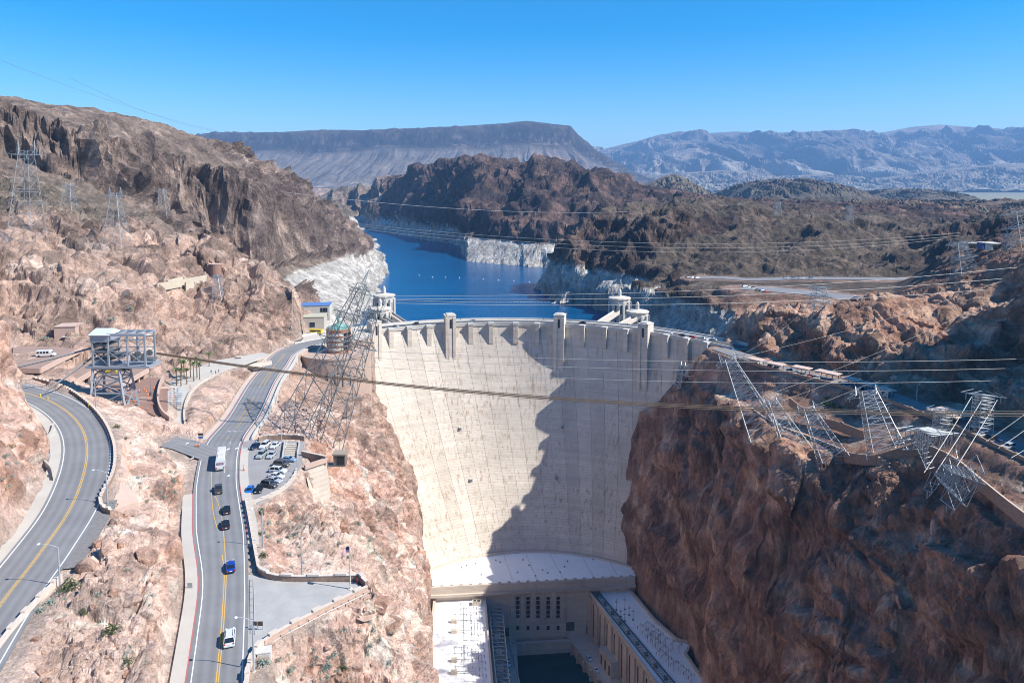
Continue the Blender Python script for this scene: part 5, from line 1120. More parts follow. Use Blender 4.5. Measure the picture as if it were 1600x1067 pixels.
def rp_(label, base, top, Yb, Yt, wb, wt, lv, arms, pk, side=None, r=.125, br=.11): return pylon(label, P(*base, Y=Yb), P(*top, Y=Yt), wb, wt, lv + 2, arms, pk, side, G2, r, br)
rp_('long leaning pylon next to the right dam end, its head above the crest road', (1200, 690), (1140, 562), 292, 318, 14, 4, 10, [(.55, 8, 2), (.97, 7, 2)], 2, (.9, -.4, 0))
rp_('faint leaning pylon second from the dam, with a double peaked head', (1248, 712), (1206, 626), 270, 286, 10, 3, 7, [(.95, 5, 2)], 2, (.9, -.3, 0))
rp_('leaning pylon third from the dam with its feet below the ledge wall', (1304, 724), (1262, 638), 252, 266, 10, 3.4, 8, [(.80, 5.4, 1.5), (.95, 6, 2)], 2, (.9, -.3, 0))
rp_('broad leaning pylon in the middle of the right bank with a white crossarm', (1386, 712), (1356, 614), 240, 254, 11, 5, 9, [(.75, 6, 2), (.97, 7, 2)], 2, (.9, -.25, 0))
rp_('low wide pylon with a flat crossarm beside the broad leaning pylon', (1478, 706), (1440, 678), 226, 238, 12, 5, 5, [(.7, 9, 1.5), (1, 10, 1.5)], 0, (1, 0, 0))
rp_('upright narrow pylon in front of the large shade canopy', (1470, 688), (1474, 640), 246, 247, 4.4, 4.2, 6, [(.98, 5, 1.2)], 0, (1, 0, 0))
rp_('pylon with a flat head farthest right on the bank, holding three white insulator strings', (1533, 676), (1537, 616), 236, 238, 5, 4.4, 7, [(.98, 6.5, 1.5)], 0, (1, 0, 0))
rp_('toppled looking pylon reaching out low over the dark cliff edge', (1515, 762), (1470, 738), 205, 206, 9, 4, 5, [(.2, 9, 1.5), (.95, 8, 1.5)], 0, (1, -.2, 0))
rp_('small crowned pylon standing at the rim against the shaded dam face', (1060, 606), (1067, 570), 404, 406, 4, 2.4, 6, [(.6, 5.2, 1), (.97, 2.6, 1)], 2, (.8, -.6, 0), .26, .17)
mm = MB(); a, b = P(1076, 592, Y=400), P(1146, 588, Y=372)
tr = thing('steel_truss', 'horizontal white steel truss between the crowned pylon and the long leaning pylon', 'truss', a); d = b - a
for q in ((0, 0), (0, 1.6), (1.4, .8)): MB().bar(Vector((0, q[0], q[1])), d + Vector((0, q[0], q[1])), .16, 4).build('chord', M_STEEL, tr)
g = MB()
for k in range(14):
    u, v = k / 14, (k + 1) / 14; g.bar(d * u, d * v + Vector((0, 0, 1.6)), .08, 3); g.bar(d * v, d * u + Vector((0, 1.4, .8)), .08, 3)
tag(g.build('lattice', M_STEEL, tr), kind='stuff')
G3 = 'pylons on the left hillside'
for lab, bp0, tp, wb, wt, arms, dy in (('largest hillside pylon at the left edge with two tall peaks', (43, 378), (41, 236), 14, 5, [(.42, 9, 3), (.55, 7.5, 2), (.96, 9, 3)], 0), ('slim hillside pylon second from the left edge', (108, 330), (108, 290), 9, 3, [(.97, 5, 2)], 0),
        ('tall double peaked hillside pylon above the pink bluff', (183, 388), (180, 302), 12, 3.4, [(.4, 7, 2), (.95, 6.5, 2)], 0), ('square headed hillside pylon before the dark cliff, rightmost of the four', (258, 342), (253, 296), 7, 4.6, [(.97, 4, 1)], 0), ('small slanted pylon below the round brown tank on the hill', (342, 470), (338, 430), 5, 2.6, [(.95, 3, 1)], 0)):
    b = gp(*bp0); pylon(lab, b, P(tp[0], tp[1], Y=b.y + 2), wb, wt, 8, arms, 2 if wb > 8 else 0, None, G3, .13, .07)
G4 = 'pylons on the far right hills'
for lab, bp0, tp, wb, wt, arms in (('distant pylon on the brown hill below the dark butte', (1214, 338), (1216, 316), 9, 4, [(.95, 6, 2)]), ('distant square pylon standing on the right skyline hill', (1326, 350), (1327, 323), 9, 6, [(.96, 7, 2)]), ('slanted white pylon by the plateau buildings', (1508, 428), (1499, 378), 11, 5, [(.5, 7, 2), (.95, 7, 2)]), ('tall white pylon cut by the right picture edge', (1602, 388), (1590, 330), 14, 5, [(.6, 9, 2), (.97, 9, 2)]), ('pylon on the bare terrace above the rock pillars', (1280, 484), (1281, 448), 10, 4.5, [(.6, 5, 1), (.96, 5.5, 1.5)]), ('small thin pylon left of the white slanted one', (1577, 395), (1576, 365), 6, 3, [(.9, 4, 1)])):
    b = gp(*bp0); pylon(lab, b, P(tp[0], tp[1], Y=b.y + 1), wb, wt, 6, arms, 0, None, G4, .2, .11)
ped = P(1535, 786, Y=196); ped.z = ground(ped.x, ped.y)
MBp = thing('concrete_footing', 'lone white concrete footing on the shaded ground by the bottom end of the ledge wall', 'footing', ped); MB().box((0, 0, 1.0), (2.6, 2.4, 2.6), .3, .55).build('block', M_WHITE, MBp)

# ------------------------------------------------------------------ wires
M_WIRE = mat('aluminium_cable', (.34, .33, .32), .55, .3); M_TWIRE = mat('thin_cable', (.20, .20, .20), .6); M_BCABLE = mat('rusty_steel_rope', (.115, .08, .052), .75)
def wire(a, b, sag, r, label, m=M_WIRE, group='overhead power lines', n=26, cat='cable', name='power_line'):
    a, b = Vector(a), Vector(b); pts = [a.lerp(b, k / n) - Vector((0, 0, sag * 4 * (k / n) * (1 - k / n))) for k in range(n + 1)]
    return tag(centre(MB().tube(pts, r, 4).build(name, m), a), label, cat, group)
BC0, BC1 = P(243, 553, Y=256), P(1690, 650, Y=198)
for k in range(4): wire(BC0 + Vector((0, .35 * k, .3 * (k % 2))), BC1 + Vector((0, 1.0 * k, .6 * (k % 2))), 6.5, .12, '%s brown cableway rope strung from the gantry across the canyon' % ('nearest', 'second nearest', 'third nearest', 'farthest')[k], M_BCABLE, 'ropes of the cableway', 40, 'rope', 'cableway_rope')
for a, b in ((P(156, 540, Y=250), P(20, 575, Y=236)), (P(156, 549, Y=250), P(70, 612, Y=236))): wire(a, b, .3, .34, 'dark back stay rope running from the gantry tower down to the left', M_TWIRE, 'back stays of the gantry tower', 8, 'rope', 'cableway_rope')
for y0, y1, k in ((350, 372, 0), (353, 376, 1), (357, 379, 2)): wire(P(560, y0, Y=620), P(1500, y1 - 8, Y=700), 14 + 2 * k, .10, ('highest', 'middle', 'lowest')[k] + ' pale line of the upper three crossing the lake before the middle hills')
wire(P(440, 300, Y=700), P(1010, 330, Y=950), 9, .16, 'thin power line passing before the middle hills'); 
for y0, y1, q in ((462, 412, 'top'), (466, 428, 'middle'), (473, 444, 'bottom')): wire(P(592, y0, Y=300), P(1640, y1, Y=380), 5, .075, q + ' pale power line of three just above the dam crest')
for y0, y1, w, q in ((546, 559, 3, 'top'), (556, 573, 3.4, 'middle'), (570, 591, 4, 'bottom')): wire(P(540, y0, Y=262), P(1660, y1, Y=250), w, .065, q + ' pale power line of three stretched across the upper dam face')
for k, (a, b) in enumerate((((1147, 560), (1640, 408)), ((1190, 620), (1640, 420)), ((1222, 626), (1640, 436)), ((1262, 638), (1640, 452)), ((1340, 606), (1640, 475)), ((1382, 614), (1640, 500)), ((1135, 566), (1290, 452)))): wire(P(*a, Y=275), P(*b, Y=400), 4, .032, 'thin line rising from a leaning pylon to the upper right', M_WIRE, 'thin lines above the right bank')
for k, (a, b) in enumerate((((1337, 604), (1285, 460)), ((1380, 612), (1290, 458)), ((1460, 640), (1330, 470)))): wire(P(*a, Y=258), P(*b, Y=460), 5, .035, 'thin line running back from a leaning pylon to the terrace pylon', M_WIRE, 'thin lines above the right bank')
for a, b, q in (((1518, 620), (1444, 738), 'left'), ((1536, 622), (1462, 738), 'middle'), ((1558, 625), (1486, 742), 'right')): wire(P(*a, Y=237), P(*b, Y=206), .4, .13, q + ' thick white insulator string slanting down from the flat headed pylon', M_WHITE, 'white insulator strings', 6, 'insulator', 'insulator_string')
for a, b in (((1660, 600), (1540, 690)), ((1660, 625), (1560, 700)), ((1660, 660), (1580, 715))): wire(P(*a, Y=215), P(*b, Y=205), .6, .06, 'thin line slanting down at the right picture edge', M_WIRE, 'thin lines above the right bank')
for a, b, ya, yb in (((-60, 70), (345, 206), 520, 900), ((110, 122), (330, 204), 560, 900)): wire(P(*a, Y=ya), P(*b, Y=yb), 6, .1, 'hair thin dark line against the sky at the upper left', M_TWIRE, 'thin lines in the sky')
for y in (300, 318): wire(P(960, y + 12, Y=900), P(1330, y + 14, Y=860), 6, .13, 'thin line to the skyline pylon', M_TWIRE, 'thin lines on the far hills')
wire(P(1330, 330, Y=840), P(1600, 338, Y=760), 5, .13, 'thin line between the skyline pylon and the edge pylon', M_TWIRE, 'thin lines on the far hills')

# ------------------------------------------------------------------ gantry tower of the cableway
M_GREY = mat('grey_painted_steel', (.30, .34, .39), .55, .2); M_LROOF = mat('light_metal_roof', (.62, .66, .68), .5, .2)
o = P(178, 633, z=13.5); ga = thing('cableway_tower', 'grey steel gantry tower with a roofed machine deck, beside the bus loop', 'gantry', o)
ux = .232
def gx(px): return (px - 178) * ux
for sx, sy in ((-1, -1), (1, -1), (-1, 1), (1, 1)): MB().bar((sx * 6.3 + .3, sy * 4.5, -1.5), (sx * 4.6 - .3, sy * 3.4, 14.5), .5, 4).build('leg', M_GREY, ga)
g = MB()
for z0, z1 in ((0, 5.6), (5.8, 10.2), (10.4, 14.2)):
    def c(sx, sy, z): u = z / 14.5; return Vector((sx * (6.3 - 1.7 * u) + .3 - .6 * u, sy * (4.5 - 1.1 * u), z))
    for (a, b), (p, q) in (((-1, -1), (1, -1)), ((1, -1), (1, 1)), ((1, 1), (-1, 1)), ((-1, 1), (-1, -1))): g.bar(c(a, b, z0), c(p, q, z1), .2, 4); g.bar(c(p, q, z0), c(a, b, z1), .2, 4); g.bar(c(a, b, z1), c(p, q, z1), .28, 4)
tag(g.build('bracing', M_GREY, ga), kind='stuff')
MB().box((gx(196), 0, 14.9), (22.8, 8.2, .7)).build('platform', M_GREY, ga)
rr_ = MB(); 
for y in (-4.0, 4.0):
    rr_.bar((gx(147), y, 16.3), (gx(245), y, 16.3), .07, 4)
tag(rr_.build('guard_rail', M_GREY, ga), kind='stuff')
for px in (158, 182, 211, 238):
    for y in (-3.4, 3.4): MB().box((gx(px), y, 21), (.55, .55, 11.5)).build('post', M_GREY, ga)
for y in (-3.4, 3.4): MB().box((gx(210), y, 26.4), (13.4, .5, .9)).build('top_beam', M_GREY, ga); MB().box((gx(210), y, 24.6), (13.4, .3, .35)).build('beam', M_GREY, ga)
for px in (182, 196, 211, 225, 238): MB().box((gx(px), 0, 26.5), (.35, 6.3, .5)).build('cross_beam', M_GREY, ga)
g = MB()
for a, b in ((158, 182), (182, 211), (211, 238)):
    for y in (-3.4, 3.4): g.bar((gx(a), y, 15.5), (gx(b), y, 20.4), .12, 4); g.bar((gx(b), y, 15.5), (gx(a), y, 20.4), .12, 4); g.bar((gx(a), y, 20.5), (gx(b), y, 20.5), .16, 4); g.bar((gx(a), y, 20.6), (gx(b), y, 25.6), .1, 4)
tag(g.build('deck_bracing', M_GREY, ga), kind='stuff')
MB().box((gx(170), 0, 25.2), (6.6, 7.6, 2.6)).build('machine_house', M_GREY, ga)
MB().add([(gx(154), -4.4, 26.4), (gx(186), -4.4, 26.4), (gx(186), 4.4, 26.4), (gx(154), 4.4, 26.4), (gx(156), 0, 28.2), (gx(184), 0, 28.2)], [(0, 1, 5, 4), (2, 3, 4, 5), (1, 2, 5), (3, 0, 4), (3, 2, 1, 0)]).build('roof', M_LROOF, ga)
for k, (px, z) in enumerate(((168, 17.2), (170, 20.0), (168, 22.6), (188, 18.5))): MB().box((gx(px), 0, z), (6.4, 5.4, .7)).build('winch_deck', M_DSTEEL, ga)
for px, z in ((222, 19.2), (231, 18.4), (240, 19.6), (215, 18.2)):
    sh = MB(); sh.lathe((0, 0, 0), [(.2, -.25), (1.1, -.25), (1.1, .25), (.2, .25)], 12); ob = sh.build('sheave', M_DSTEEL, ga); ob.rotation_euler = (R(90), 0, 0); ob.location = (gx(px), -1.2, z)
MB().box((gx(228), 0, 17.0), (8, 3.2, .8)).build('carriage', M_DSTEEL, ga); MB().bar((gx(236), 0, 14), (gx(236), 0, 4.5), .06, 4).build('hoist_rope', M_DSTEEL, ga); MB().box((gx(236), 0, 4.2), (.9, .9, 1.2)).build('hook_block', M_DSTEEL, ga)

# ------------------------------------------------------------------ buildings on the left bank
def simple(name, label, cat, loc, rz=0): return thing(name, label, cat, loc, rz)
# stepped parking decks
pd = thing('parking_deck', 'stepped pink concrete parking decks behind the gantry tower, open below', 'parking garage', P(120, 600, z=12))
o = pd.location
def slab(pix, z, th, name='deck'):
    pl = [P(a, b, z=z) for a, b in pix]; pl = [p - o for p in pl]; s_ = MB().prism([(p.x, p.y) for p in pl], z - th - o.z, z - o.z).build(name, M_PINKC, pd); return pl
M_DECK = mat('brown_deck', (.30, .21, .17), .9, vary=.15, scale=.25)
for pix, z, edge in (([(20, 578), (63, 579), (138, 541), (110, 537), (20, 537)], 23.5, (1, 2)), ([(60, 592), (104, 606), (158, 573), (140, 556), (80, 562)], 18.6, (1, 2)), ([(150, 604), (188, 604), (232, 578), (205, 572), (150, 585)], 15.2, (1, 2))):
    pl = slab(pix, z, .7); MB().add([(p.x, p.y, z - o.z + .02) for p in pl], [tuple(range(len(pl)))]).build('deck_surface', M_DECK, pd)
    a, b = pl[edge[0]], pl[edge[1]]; MB().sweep([Vector((a.x, a.y, z - o.z)), Vector((b.x, b.y, z - o.z))], [(-.05, -1.0), (.3, -1.0), (.3, 1.05), (-.05, 1.05)]).build('parapet', M_PINKC, pd)
    a2 = pl[0]; MB().sweep([Vector((a2.x, a2.y, z - o.z)), Vector((a.x, a.y, z - o.z))], [(.0, -1.0), (.3, -1.0), (.3, 1.0), (.0, 1.0)]).build('parapet', M_PINKC, pd)
    for k in range(5):
        p = a.lerp(b, (k + .4) / 5); MB().box((p.x - .8, p.y + .3, (z - .8 - 6) - o.z + 2.4), (.7, .7, 7.0)).build('pillar', M_PINKC, pd)
for k, px in enumerate((172, 190, 205)): MB().box(P(px, 590, z=13.6) - o, (4, .25, 3)).build('back_wall', M_DARK, pd)
def block_building(name, label, cat, px, py, z, w, d, h, m, roof=None, rz=0.0, win=(), door=False):
    t = thing(name, label, cat, P(px, py, z=z), rz); MB().box((0, d / 2, h / 2 - 1), (w, d, h + 2)).build('walls', m, t)
    MB().box((0, d / 2, h + .15), (w + .5, d + .5, .3)).build('roof', roof or m, t)
    for x, zz, ww, hh in win: f_ = MB().box((x, -.04, zz), (ww + .3, .08, hh + .3)).build('window', M_WHITE, t); MB().box((x, -.1, zz), (ww, .05, hh)).build('pane', M_GLASS, f_)
    if door: MB().box((w * .2, -.05, 1.1), (1.4, .1, 2.2)).build('door', M_DARK, t)
    return t
e = block_building('elevator_block', 'square pink concrete block house at the back of the top parking deck', 'building', 102, 537, 23.5, 8.6, 8, 7.4, M_PINKC, None, .15)
MB().box((1.5, -.6, 3.2), (4.6, 1.6, .25)).build('canopy', M_WHITE, e); MB().box((0.2, -.06, 1.5), (1.6, .1, 2.6)).build('door', M_DARK, e); MB().box((.2, -.14, 2.2), (.9, .06, .9)).build('sign', M_YEL, e)
b = gp(337, 428); t = thing('water_tank', 'round brown tank house on the rock above the visitor road', 'tank', b); MB().lathe((0, 0, -1), [(3.4, 0), (3.4, 7.0)], 16).build('drum', mat('brown_tank', (.27, .155, .115), .8), t); MB().lathe((0, 0, 6.01), [(3.6, 0), (3.6, .3), (.2, .5)], 16).build('roof', M_PINKC, t)
for (x0, y0, x1, y1, h) in ((245, 447, 322, 433, 1.2), (262, 452, 285, 446, 5), (290, 455, 303, 450, 5)):
    a, b = gp(x0, y0), gp(x1, y1)
    tag(centre(MB().sweep([a, b], [(-.5, -3), (.5, -3), (.5, h), (-.5, h)]).build('terrace_wall', mat('bunker_concrete', (.50, .43, .33), .9, vary=.15, scale=.3)), a), 'pale wall fragment of the old terrace on the pink hill', 'wall', 'old terrace walls on the hill')
# visitor building: drum, tower and copper roof
vc = thing('visitor_center', 'brown round visitor tower with green copper roof on a broad drum by the dam', 'building', (0, 0, 0)); vp = P(518, 556, z=-1); vc.location = (vp.x, vp.y + 10, 0); o = vc.location
M_VB = mat('brown_cladding', (.40, .205, .12), .7, vary=.1, scale=.4); M_COPPER = mat('green_copper', (.16, .33, .28), .6, .2, vary=.2, scale=1.0)
MB().lathe((0, 0, 0), [(19.5, -36), (19.5, -1.6), (19.8, -1.6), (19.8, -.5), (18.8, -.5), (18.8, -1.2), (0.1, -1.2)], 40).build('drum', mat('drum_concrete', (.42, .31, .245), .9, vary=.12, scale=.2), vc)
MB().lathe((1.2, 2, 0), [(6.8, -1.3), (6.8, 11.4), (7.1, 11.4), (7.1, 12.2), (6.4, 12.2)], 20).build('tower', M_VB, vc)
for k in range(4): 
    fl = MB(); 
    vs = []
    for i in range(9):
        an = R(-128 + 9.0 * i); vs.append((1.2 + 7.3 * math.cos(an), 2 + 7.3 * math.sin(an)))
    vs2 = [(1.2 + 6.82 * math.cos(R(-128 + 9.0 * i)), 2 + 6.82 * math.sin(R(-128 + 9.0 * i))) for i in range(8, -1, -1)]
    fl.prism(vs + vs2, .6 + k * 2.7, 1.8 + k * 2.7); fl.build('balcony', M_WHITE, vc)
for k in range(4):
    for i in range(4):
        an = R(-46 + 12 * i); x, y = 1.2 + 6.8 * math.cos(an), 2 + 6.8 * math.sin(an); MB().box((x, y, 1.6 + k * 2.6), (.3, 1.25, 1.8), an).build('window', M_GLASS, vc)
cr = MB().lathe((1.2, 2, 0), [(6.3, 12.21), (6.0, 12.8), (3.2, 13.4), (2.4, 14.6), (.7, 15.2), (.5, 19.0), (.05, 19.8)], 16).build('roof', M_COPPER, vc)
for i in range(20):
    an = 2 * math.pi * i / 20; MB().bar((1.2 + 6.3 * math.cos(an), 2 + 6.3 * math.sin(an), 12.2), (1.2 + 6.45 * math.cos(an), 2 + 6.45 * math.sin(an), 13.2), .13, 4).build('roof_fin', M_COPPER, cr)
for i in range(9):
    an = R(-150 + 12 * i); MB().box((19.5 * math.cos(an), 19.5 * math.sin(an), -12), (.5, .35, 8), an).build('wall_slot', M_DARK, vc) if i > 4 else None
t = block_building('blue_roof_hall', 'white hall with a blue sloping roof and a glazed corner, by the lake shore', 'building', 492, 497, 1.5, 20, 14, 8.5, M_WHITE, mat('blue_roof', (.10, .20, .42), .5), .12, [(4.5, 5.6, 1.5, 3), (6.2, 5.6, 1.5, 3), (7.9, 5.6, 1.5, 3), (4.5, 2.2, 1.5, 2), (6.2, 2.2, 1.5, 2), (7.9, 2.2, 1.5, 2)])
for k in range(8): MB().box((-9 + k * 2.55, 7, 8.84), (.18, 14.4, .1)).build('roof_rib', mat('blue_roof_rib', (.07, .14, .32), .5), t)
block_building('old_exhibit_hall', 'low beige building with a flat pebbled roof below the blue roofed hall', 'building', 488, 513, .6, 15, 13, 7.2, mat('beige_wall', (.44, .39, .33), .85), mat('pebble_roof', (.42, .41, .30), .9), .1, [(0, 2.4, 3.4, 3.2)])
t = thing('hut', 'small dark lookout hut at the end of the footbridge over the rock', 'hut', P(532, 724, z=6.8)); MB().box((0, 0, 1.5), (3.6, 3.0, 3.0)).build('walls', mat('olive_brown_wall', (.17, .14, .105), .8), t)
MB().box((0, 0, 3.4), (4.2, 3.6, .5)).build('roof', mat('hut_roof', (.30, .24, .18), .8), t); MB().box((.4, -1.55, 1.5), (2.2, .12, 2.4)).build('opening', M_DARK, t); MB().sweep([Vector((-6.4, -.6, 0)), Vector((1.8, -.6, 0))], [(-1.2, -.4), (1.0, -.4), (1.0, 0), (-1.2, 0)]).build('footbridge', M_DSTEEL, t)
for k in range(5): MB().bar((-6.2 + k * 1.0, -1.55, 0), (-6.2 + k * 1.0, -1.55, 1.1), .05, 4).build('rail_post', M_DSTEEL, t)
MB().bar((-6.4, -1.55, 1.1), (-1.8, -1.55, 1.1), .06, 4).build('handrail', M_DSTEEL, t)
# statues' plaza: flagpole and two seated bronze figures on black plinths
def pole_flag(px, py, z, h, label, flag=True):
    t = thing('flagpole', label, 'flagpole', P(px, py, z=z)); MB().lathe((0, 0, 0), [(.5, 0), (.5, .3), (.14, .32), (.07, h), (.16, h + .05), (.05, h + .35)], 8).build('pole', M_WHITE, t); return t
pole_flag(458, 527, .6, 31, 'very tall thin flagpole between the dark statues by the cliff foot').name
for px, lab in ((454, 'dark upright bronze figure on a black plinth left of the tall flagpole'), (470, 'dark upright bronze figure on a black plinth right of the tall flagpole')):
    t = thing('statue', lab, 'statue', P(px, 529 - (px - 454) * .45, z=.5)); MB().lathe((0, 0, 0), [(1.5, 0), (1.5, 2.2), (1.1, 2.3)], 6).build('plinth', mat('black_stone', (.03, .03, .03), .3), t)
    MB().lathe((0, 0, 2.2), [(.8, 0), (.9, 1.4), (.75, 2.6), (.95, 3.4), (.5, 4.0), (.42, 4.5), (.1, 4.9)], 10).build('figure', mat('bronze', (.05, .075, .065), .5, .5), t); MB().box((0, .3, 6.2), (.5, .3, 5.6), 0, .3).build('raised_wing', mat('bronze', (.05, .075, .065), .5, .5), t)
# distant sheds on the right plateau
for px, py, w, m_, lab in ((1528, 388, 18, mat('cream_wall', (.5, .46, .38), .9), 'long low cream shed on the far right plateau'), (1547, 388, 10, mat('blue_wall', (.05, .10, .25), .8), 'blue container shed beside the cream shed'), (1558, 390, 7, M_WHITE, 'small white hut by the far plateau sheds')):
    p = gp(px, py); t = thing('shed', lab, 'shed', p); MB().box((0, 3, 1.4), (w, 6, 4)).build('walls', m_, t); MB().box((0, 3, 3.6), (w + 1, 7, .4)).build('roof', M_WHITE, t); MB().box((-w * .2, -.05, 1.2), (w * .3, .12, 2.2)).build('door', M_DARK, t)
# shade canopies along the far bank road
for k, (x0, y0, x1, y1) in enumerate(((1168, 558, 1195, 564), (1197, 565, 1227, 571), (1238, 571, 1269, 577), (1274, 577, 1315, 586), (1318, 588, 1345, 596), (1346, 596, 1370, 603), (1371, 603, 1396, 612), (1458, 636, 1512, 652))):
    z = (1.0, 1.2, 1.8, 2.4, 3.2, 3.9, 4.6, 6.2)[k] + 3.0; a, b = P(x0, y0, z=z), P(x1, y1, z=z); c = (a + b) / 2; L = (b - a).length * .86; w_ = 5.0 if k < 7 else 10
    an = math.atan2(b.y - a.y, b.x - a.x); nm = ('first', 'second', 'third', 'fourth', 'fifth', 'sixth', 'seventh')
    lab = ('%s tan parking canopy from the dam along the far bank road' % nm[k]) if k < 7 else 'largest flat canopy at the right of the far bank road'
    t = thing('parking_canopy', lab, 'canopy', (c.x, c.y, z - 3.0), an, 'parking canopies on the far bank road'); MB().box((0, 0, 3.0), (L, w_, .35)).build('roof', mat('tan_canopy', (.55, .42, .35), .8), t); MB().box((0, -w_ / 2 - .06, 2.9), (L + .1, .1, .6)).build('fascia', mat('tan_fascia', (.42, .31, .25), .8), t)
    for i in range(4): MB().box((-L / 2 + L * (i + .5) / 4, w_ * .3, 1.4), (.3, .3, 2.8)).build('post', M_DSTEEL, t)

# ------------------------------------------------------------------ switchgear on the powerhouse roofs
def gear_frame(label, p0, p1, z, n, h, parent_group, depth=5.0):
    """row of slim steel portals with a top beam, insulators and cross wires"""
    t = thing('switchgear_frame', label, 'switchgear', (p0.x, p0.y, z), 0, parent_group); d = Vector((p1.x - p0.x, p1.y - p0.y, 0)); dn = d.normalized(); nn = Vector((-dn.y, dn.x, 0))
    for k in range(n):
        p = d * (k / (n - 1)); MB().bar(p, p + Vector((0, 0, h)), .12, 4).build('post', M_STEEL, t); MB().bar(p - nn * depth / 2 + Vector((0, 0, h * .8)), p + nn * depth / 2 + Vector((0, 0, h * .8)), .09, 4).build('arm', M_STEEL, t)
        for s in (-1, 1): MB().bar(p + nn * s * depth * .45 + Vector((0, 0, h * .8)), p + nn * s * depth * .45 + Vector((0, 0, h * .8 - 1.5)), .14, 5).build('insulator', mat('brown_insulator', (.16, .10, .08), .4), t)
    MB().bar(Vector((0, 0, h)), d + Vector((0, 0, h)), .1, 4).build('beam', M_STEEL, t); return t
gl = 'switchgear on the left wing roof'; gr_ = 'switchgear on the right wing roof'
for i, (x0, y0, x1, y1, n, h) in enumerate(((724, 952, 725, 988, 5, 5), (740, 952, 742, 1002, 6, 6), (748, 958, 752, 1002, 6, 5), (725, 1012, 727, 1053, 5, 5), (742, 1010, 744, 1066, 6, 6), (751, 1015, 755, 1066, 6, 5))):
    gear_frame(('row of switchgear posts %s, left wing roof' % ('in the middle, far half', 'right of the middle, far half', 'beside the inner parapet, far half', 'in the middle, near half', 'right of the middle, near half', 'beside the inner parapet, near half')[i]), P(x0, y0, z=WING_Z + .03), P(x1, y1, z=WING_Z + .03), WING_Z + .02, n, h, gl, 3.4)
for i, (px, py) in enumerate(((709, 972), (709, 988), (709, 1033), (709, 1052))):
    p = P(px, py, z=WING_Z + .03); t = thing('roof_transformer', 'beige transformer box on the left wing roof, %s' % ('farthest of four', 'second farthest of four', 'second nearest of four', 'nearest of four')[i], 'transformer', p, 0, 'transformer boxes on the left roof'); MB().box((0, 0, .9), (3.0, 1.6, 1.6)).build('box', mat('beige_metal', (.50, .44, .35), .6), t); MB().bar((1.6, 0, 1.2), (11, .3, 1.3), .14, 5).build('bus_pipe', M_STEEL, t); MB().box((0, 0, .06), (3.6, 2.2, .12)).build('base', M_CONC, t)
p = P(745, 944, z=WING_Z + .03); t = thing('roof_hut', 'beige roof hut with four dark hatches at the far end of the left wing roof', 'hut', p); MB().box((0, 0, 1), (5.0, 3.2, 2)).build('walls', M_CONC, t)
for k in range(4): MB().box((-1.1 + 2.2 * (k % 2), -.6 + 1.3 * (k // 2), 2.05), (1.7, 1.0, .1)).build('hatch', M_DARK, t)
# lattice gallery on the ledge beside the left wing
lg = thing('lattice_gallery', 'pale steel lattice gallery hung along the inner edge of the left wing above the deck', 'steel gallery', P(770, 935, z=-150)); o = lg.location
a0, a1, c0, c1 = P(762, 932, z=-149), P(776, 1075, z=-149), P(783, 934, z=-149), P(796, 1075, z=-149)
for q0, q1 in ((a0, a1), (c0, c1)):
    for zz in (0, 2.6): MB().bar(q0 - o + Vector((0, 0, zz)), q1 - o + Vector((0, 0, zz)), .22, 4).build('chord', M_STEEL, lg)
g = MB(); n = 22
for k in range(n):
    u, v = k / n, (k + 1) / n; A0_, A1_, C0_, C1_ = a0.lerp(a1, u) - o, a0.lerp(a1, v) - o, c0.lerp(c1, u) - o, c0.lerp(c1, v) - o
    g.bar(A0_, C1_, .12, 3); g.bar(C0_, A1_, .12, 3); g.bar(C0_, C1_ + Vector((0, 0, 2.6)), .12, 3); g.bar(C1_, C0_ + Vector((0, 0, 2.6)), .12, 3); g.bar(A0_, C0_, .14, 4); g.bar(A0_ + Vector((0, 0, 2.6)), C0_ + Vector((0, 0, 2.6)), .1, 3)
tag(g.build('lattice', M_STEEL, lg), kind='stuff')
for k in range(5): q = c0.lerp(c1, (k + .5) / 5) - o; MB().box(q + Vector((-.3, 0, -9.5)), (.7, .7, 19)).build('column', M_CONC, lg)
for k in range(6): q = a0.lerp(c0, .5).lerp(a1.lerp(c1, .5), (k + .4) / 6); z0 = DECK_Z; MB().box((q.x - o.x, q.y - o.y, -156 - o.z), (3.2, 4.4, 6.0)).build('transformer_cell', M_CONC, lg)
# right wing roof: rails with cables, masts, frames
rg = thing('cable_rack', 'dark cable rack running the length of the right wing roof edge', 'cable rack', P(926, 924, z=WING_Z + .03)); o = rg.location; A, B = P(924, 924, z=WING_Z + .03), P(1040, 1070, z=WING_Z + .03); A2, B2 = P(933, 923, z=WING_Z + .03), P(1056, 1070, z=WING_Z + .03)
for p, q in ((A, B), (A2, B2)): MB().sweep([p - o, q - o], [(-.2, .0), (.2, 0), (.2, .9), (-.2, .9)]).build('rail', M_DSTEEL, rg)
g = MB()
for k in range(60): u = k / 60; v = (k + .6) / 60; g.bar(A.lerp(B, u) - o + Vector((0, 0, .5)), A2.lerp(B2, v) - o + Vector((0, 0, .5)), .09, 3)
for s in (.3, .6): g.tube([A.lerp(A2, s).lerp(B.lerp(B2, s), k / 20) - o + Vector((0, 0, .7 + .15 * (k % 2))) for k in range(21)], .16, 4)
tag(g.build('cables', M_DSTEEL, rg), kind='stuff')
for k in range(9): q = A.lerp(A2, .5).lerp(B.lerp(B2, .5), (k + .5) / 9) - o; MB().box(q + Vector((0, 0, .6)), (1.6, 2.0, 1.2)).build('bushing_box', M_DSTEEL, rg)
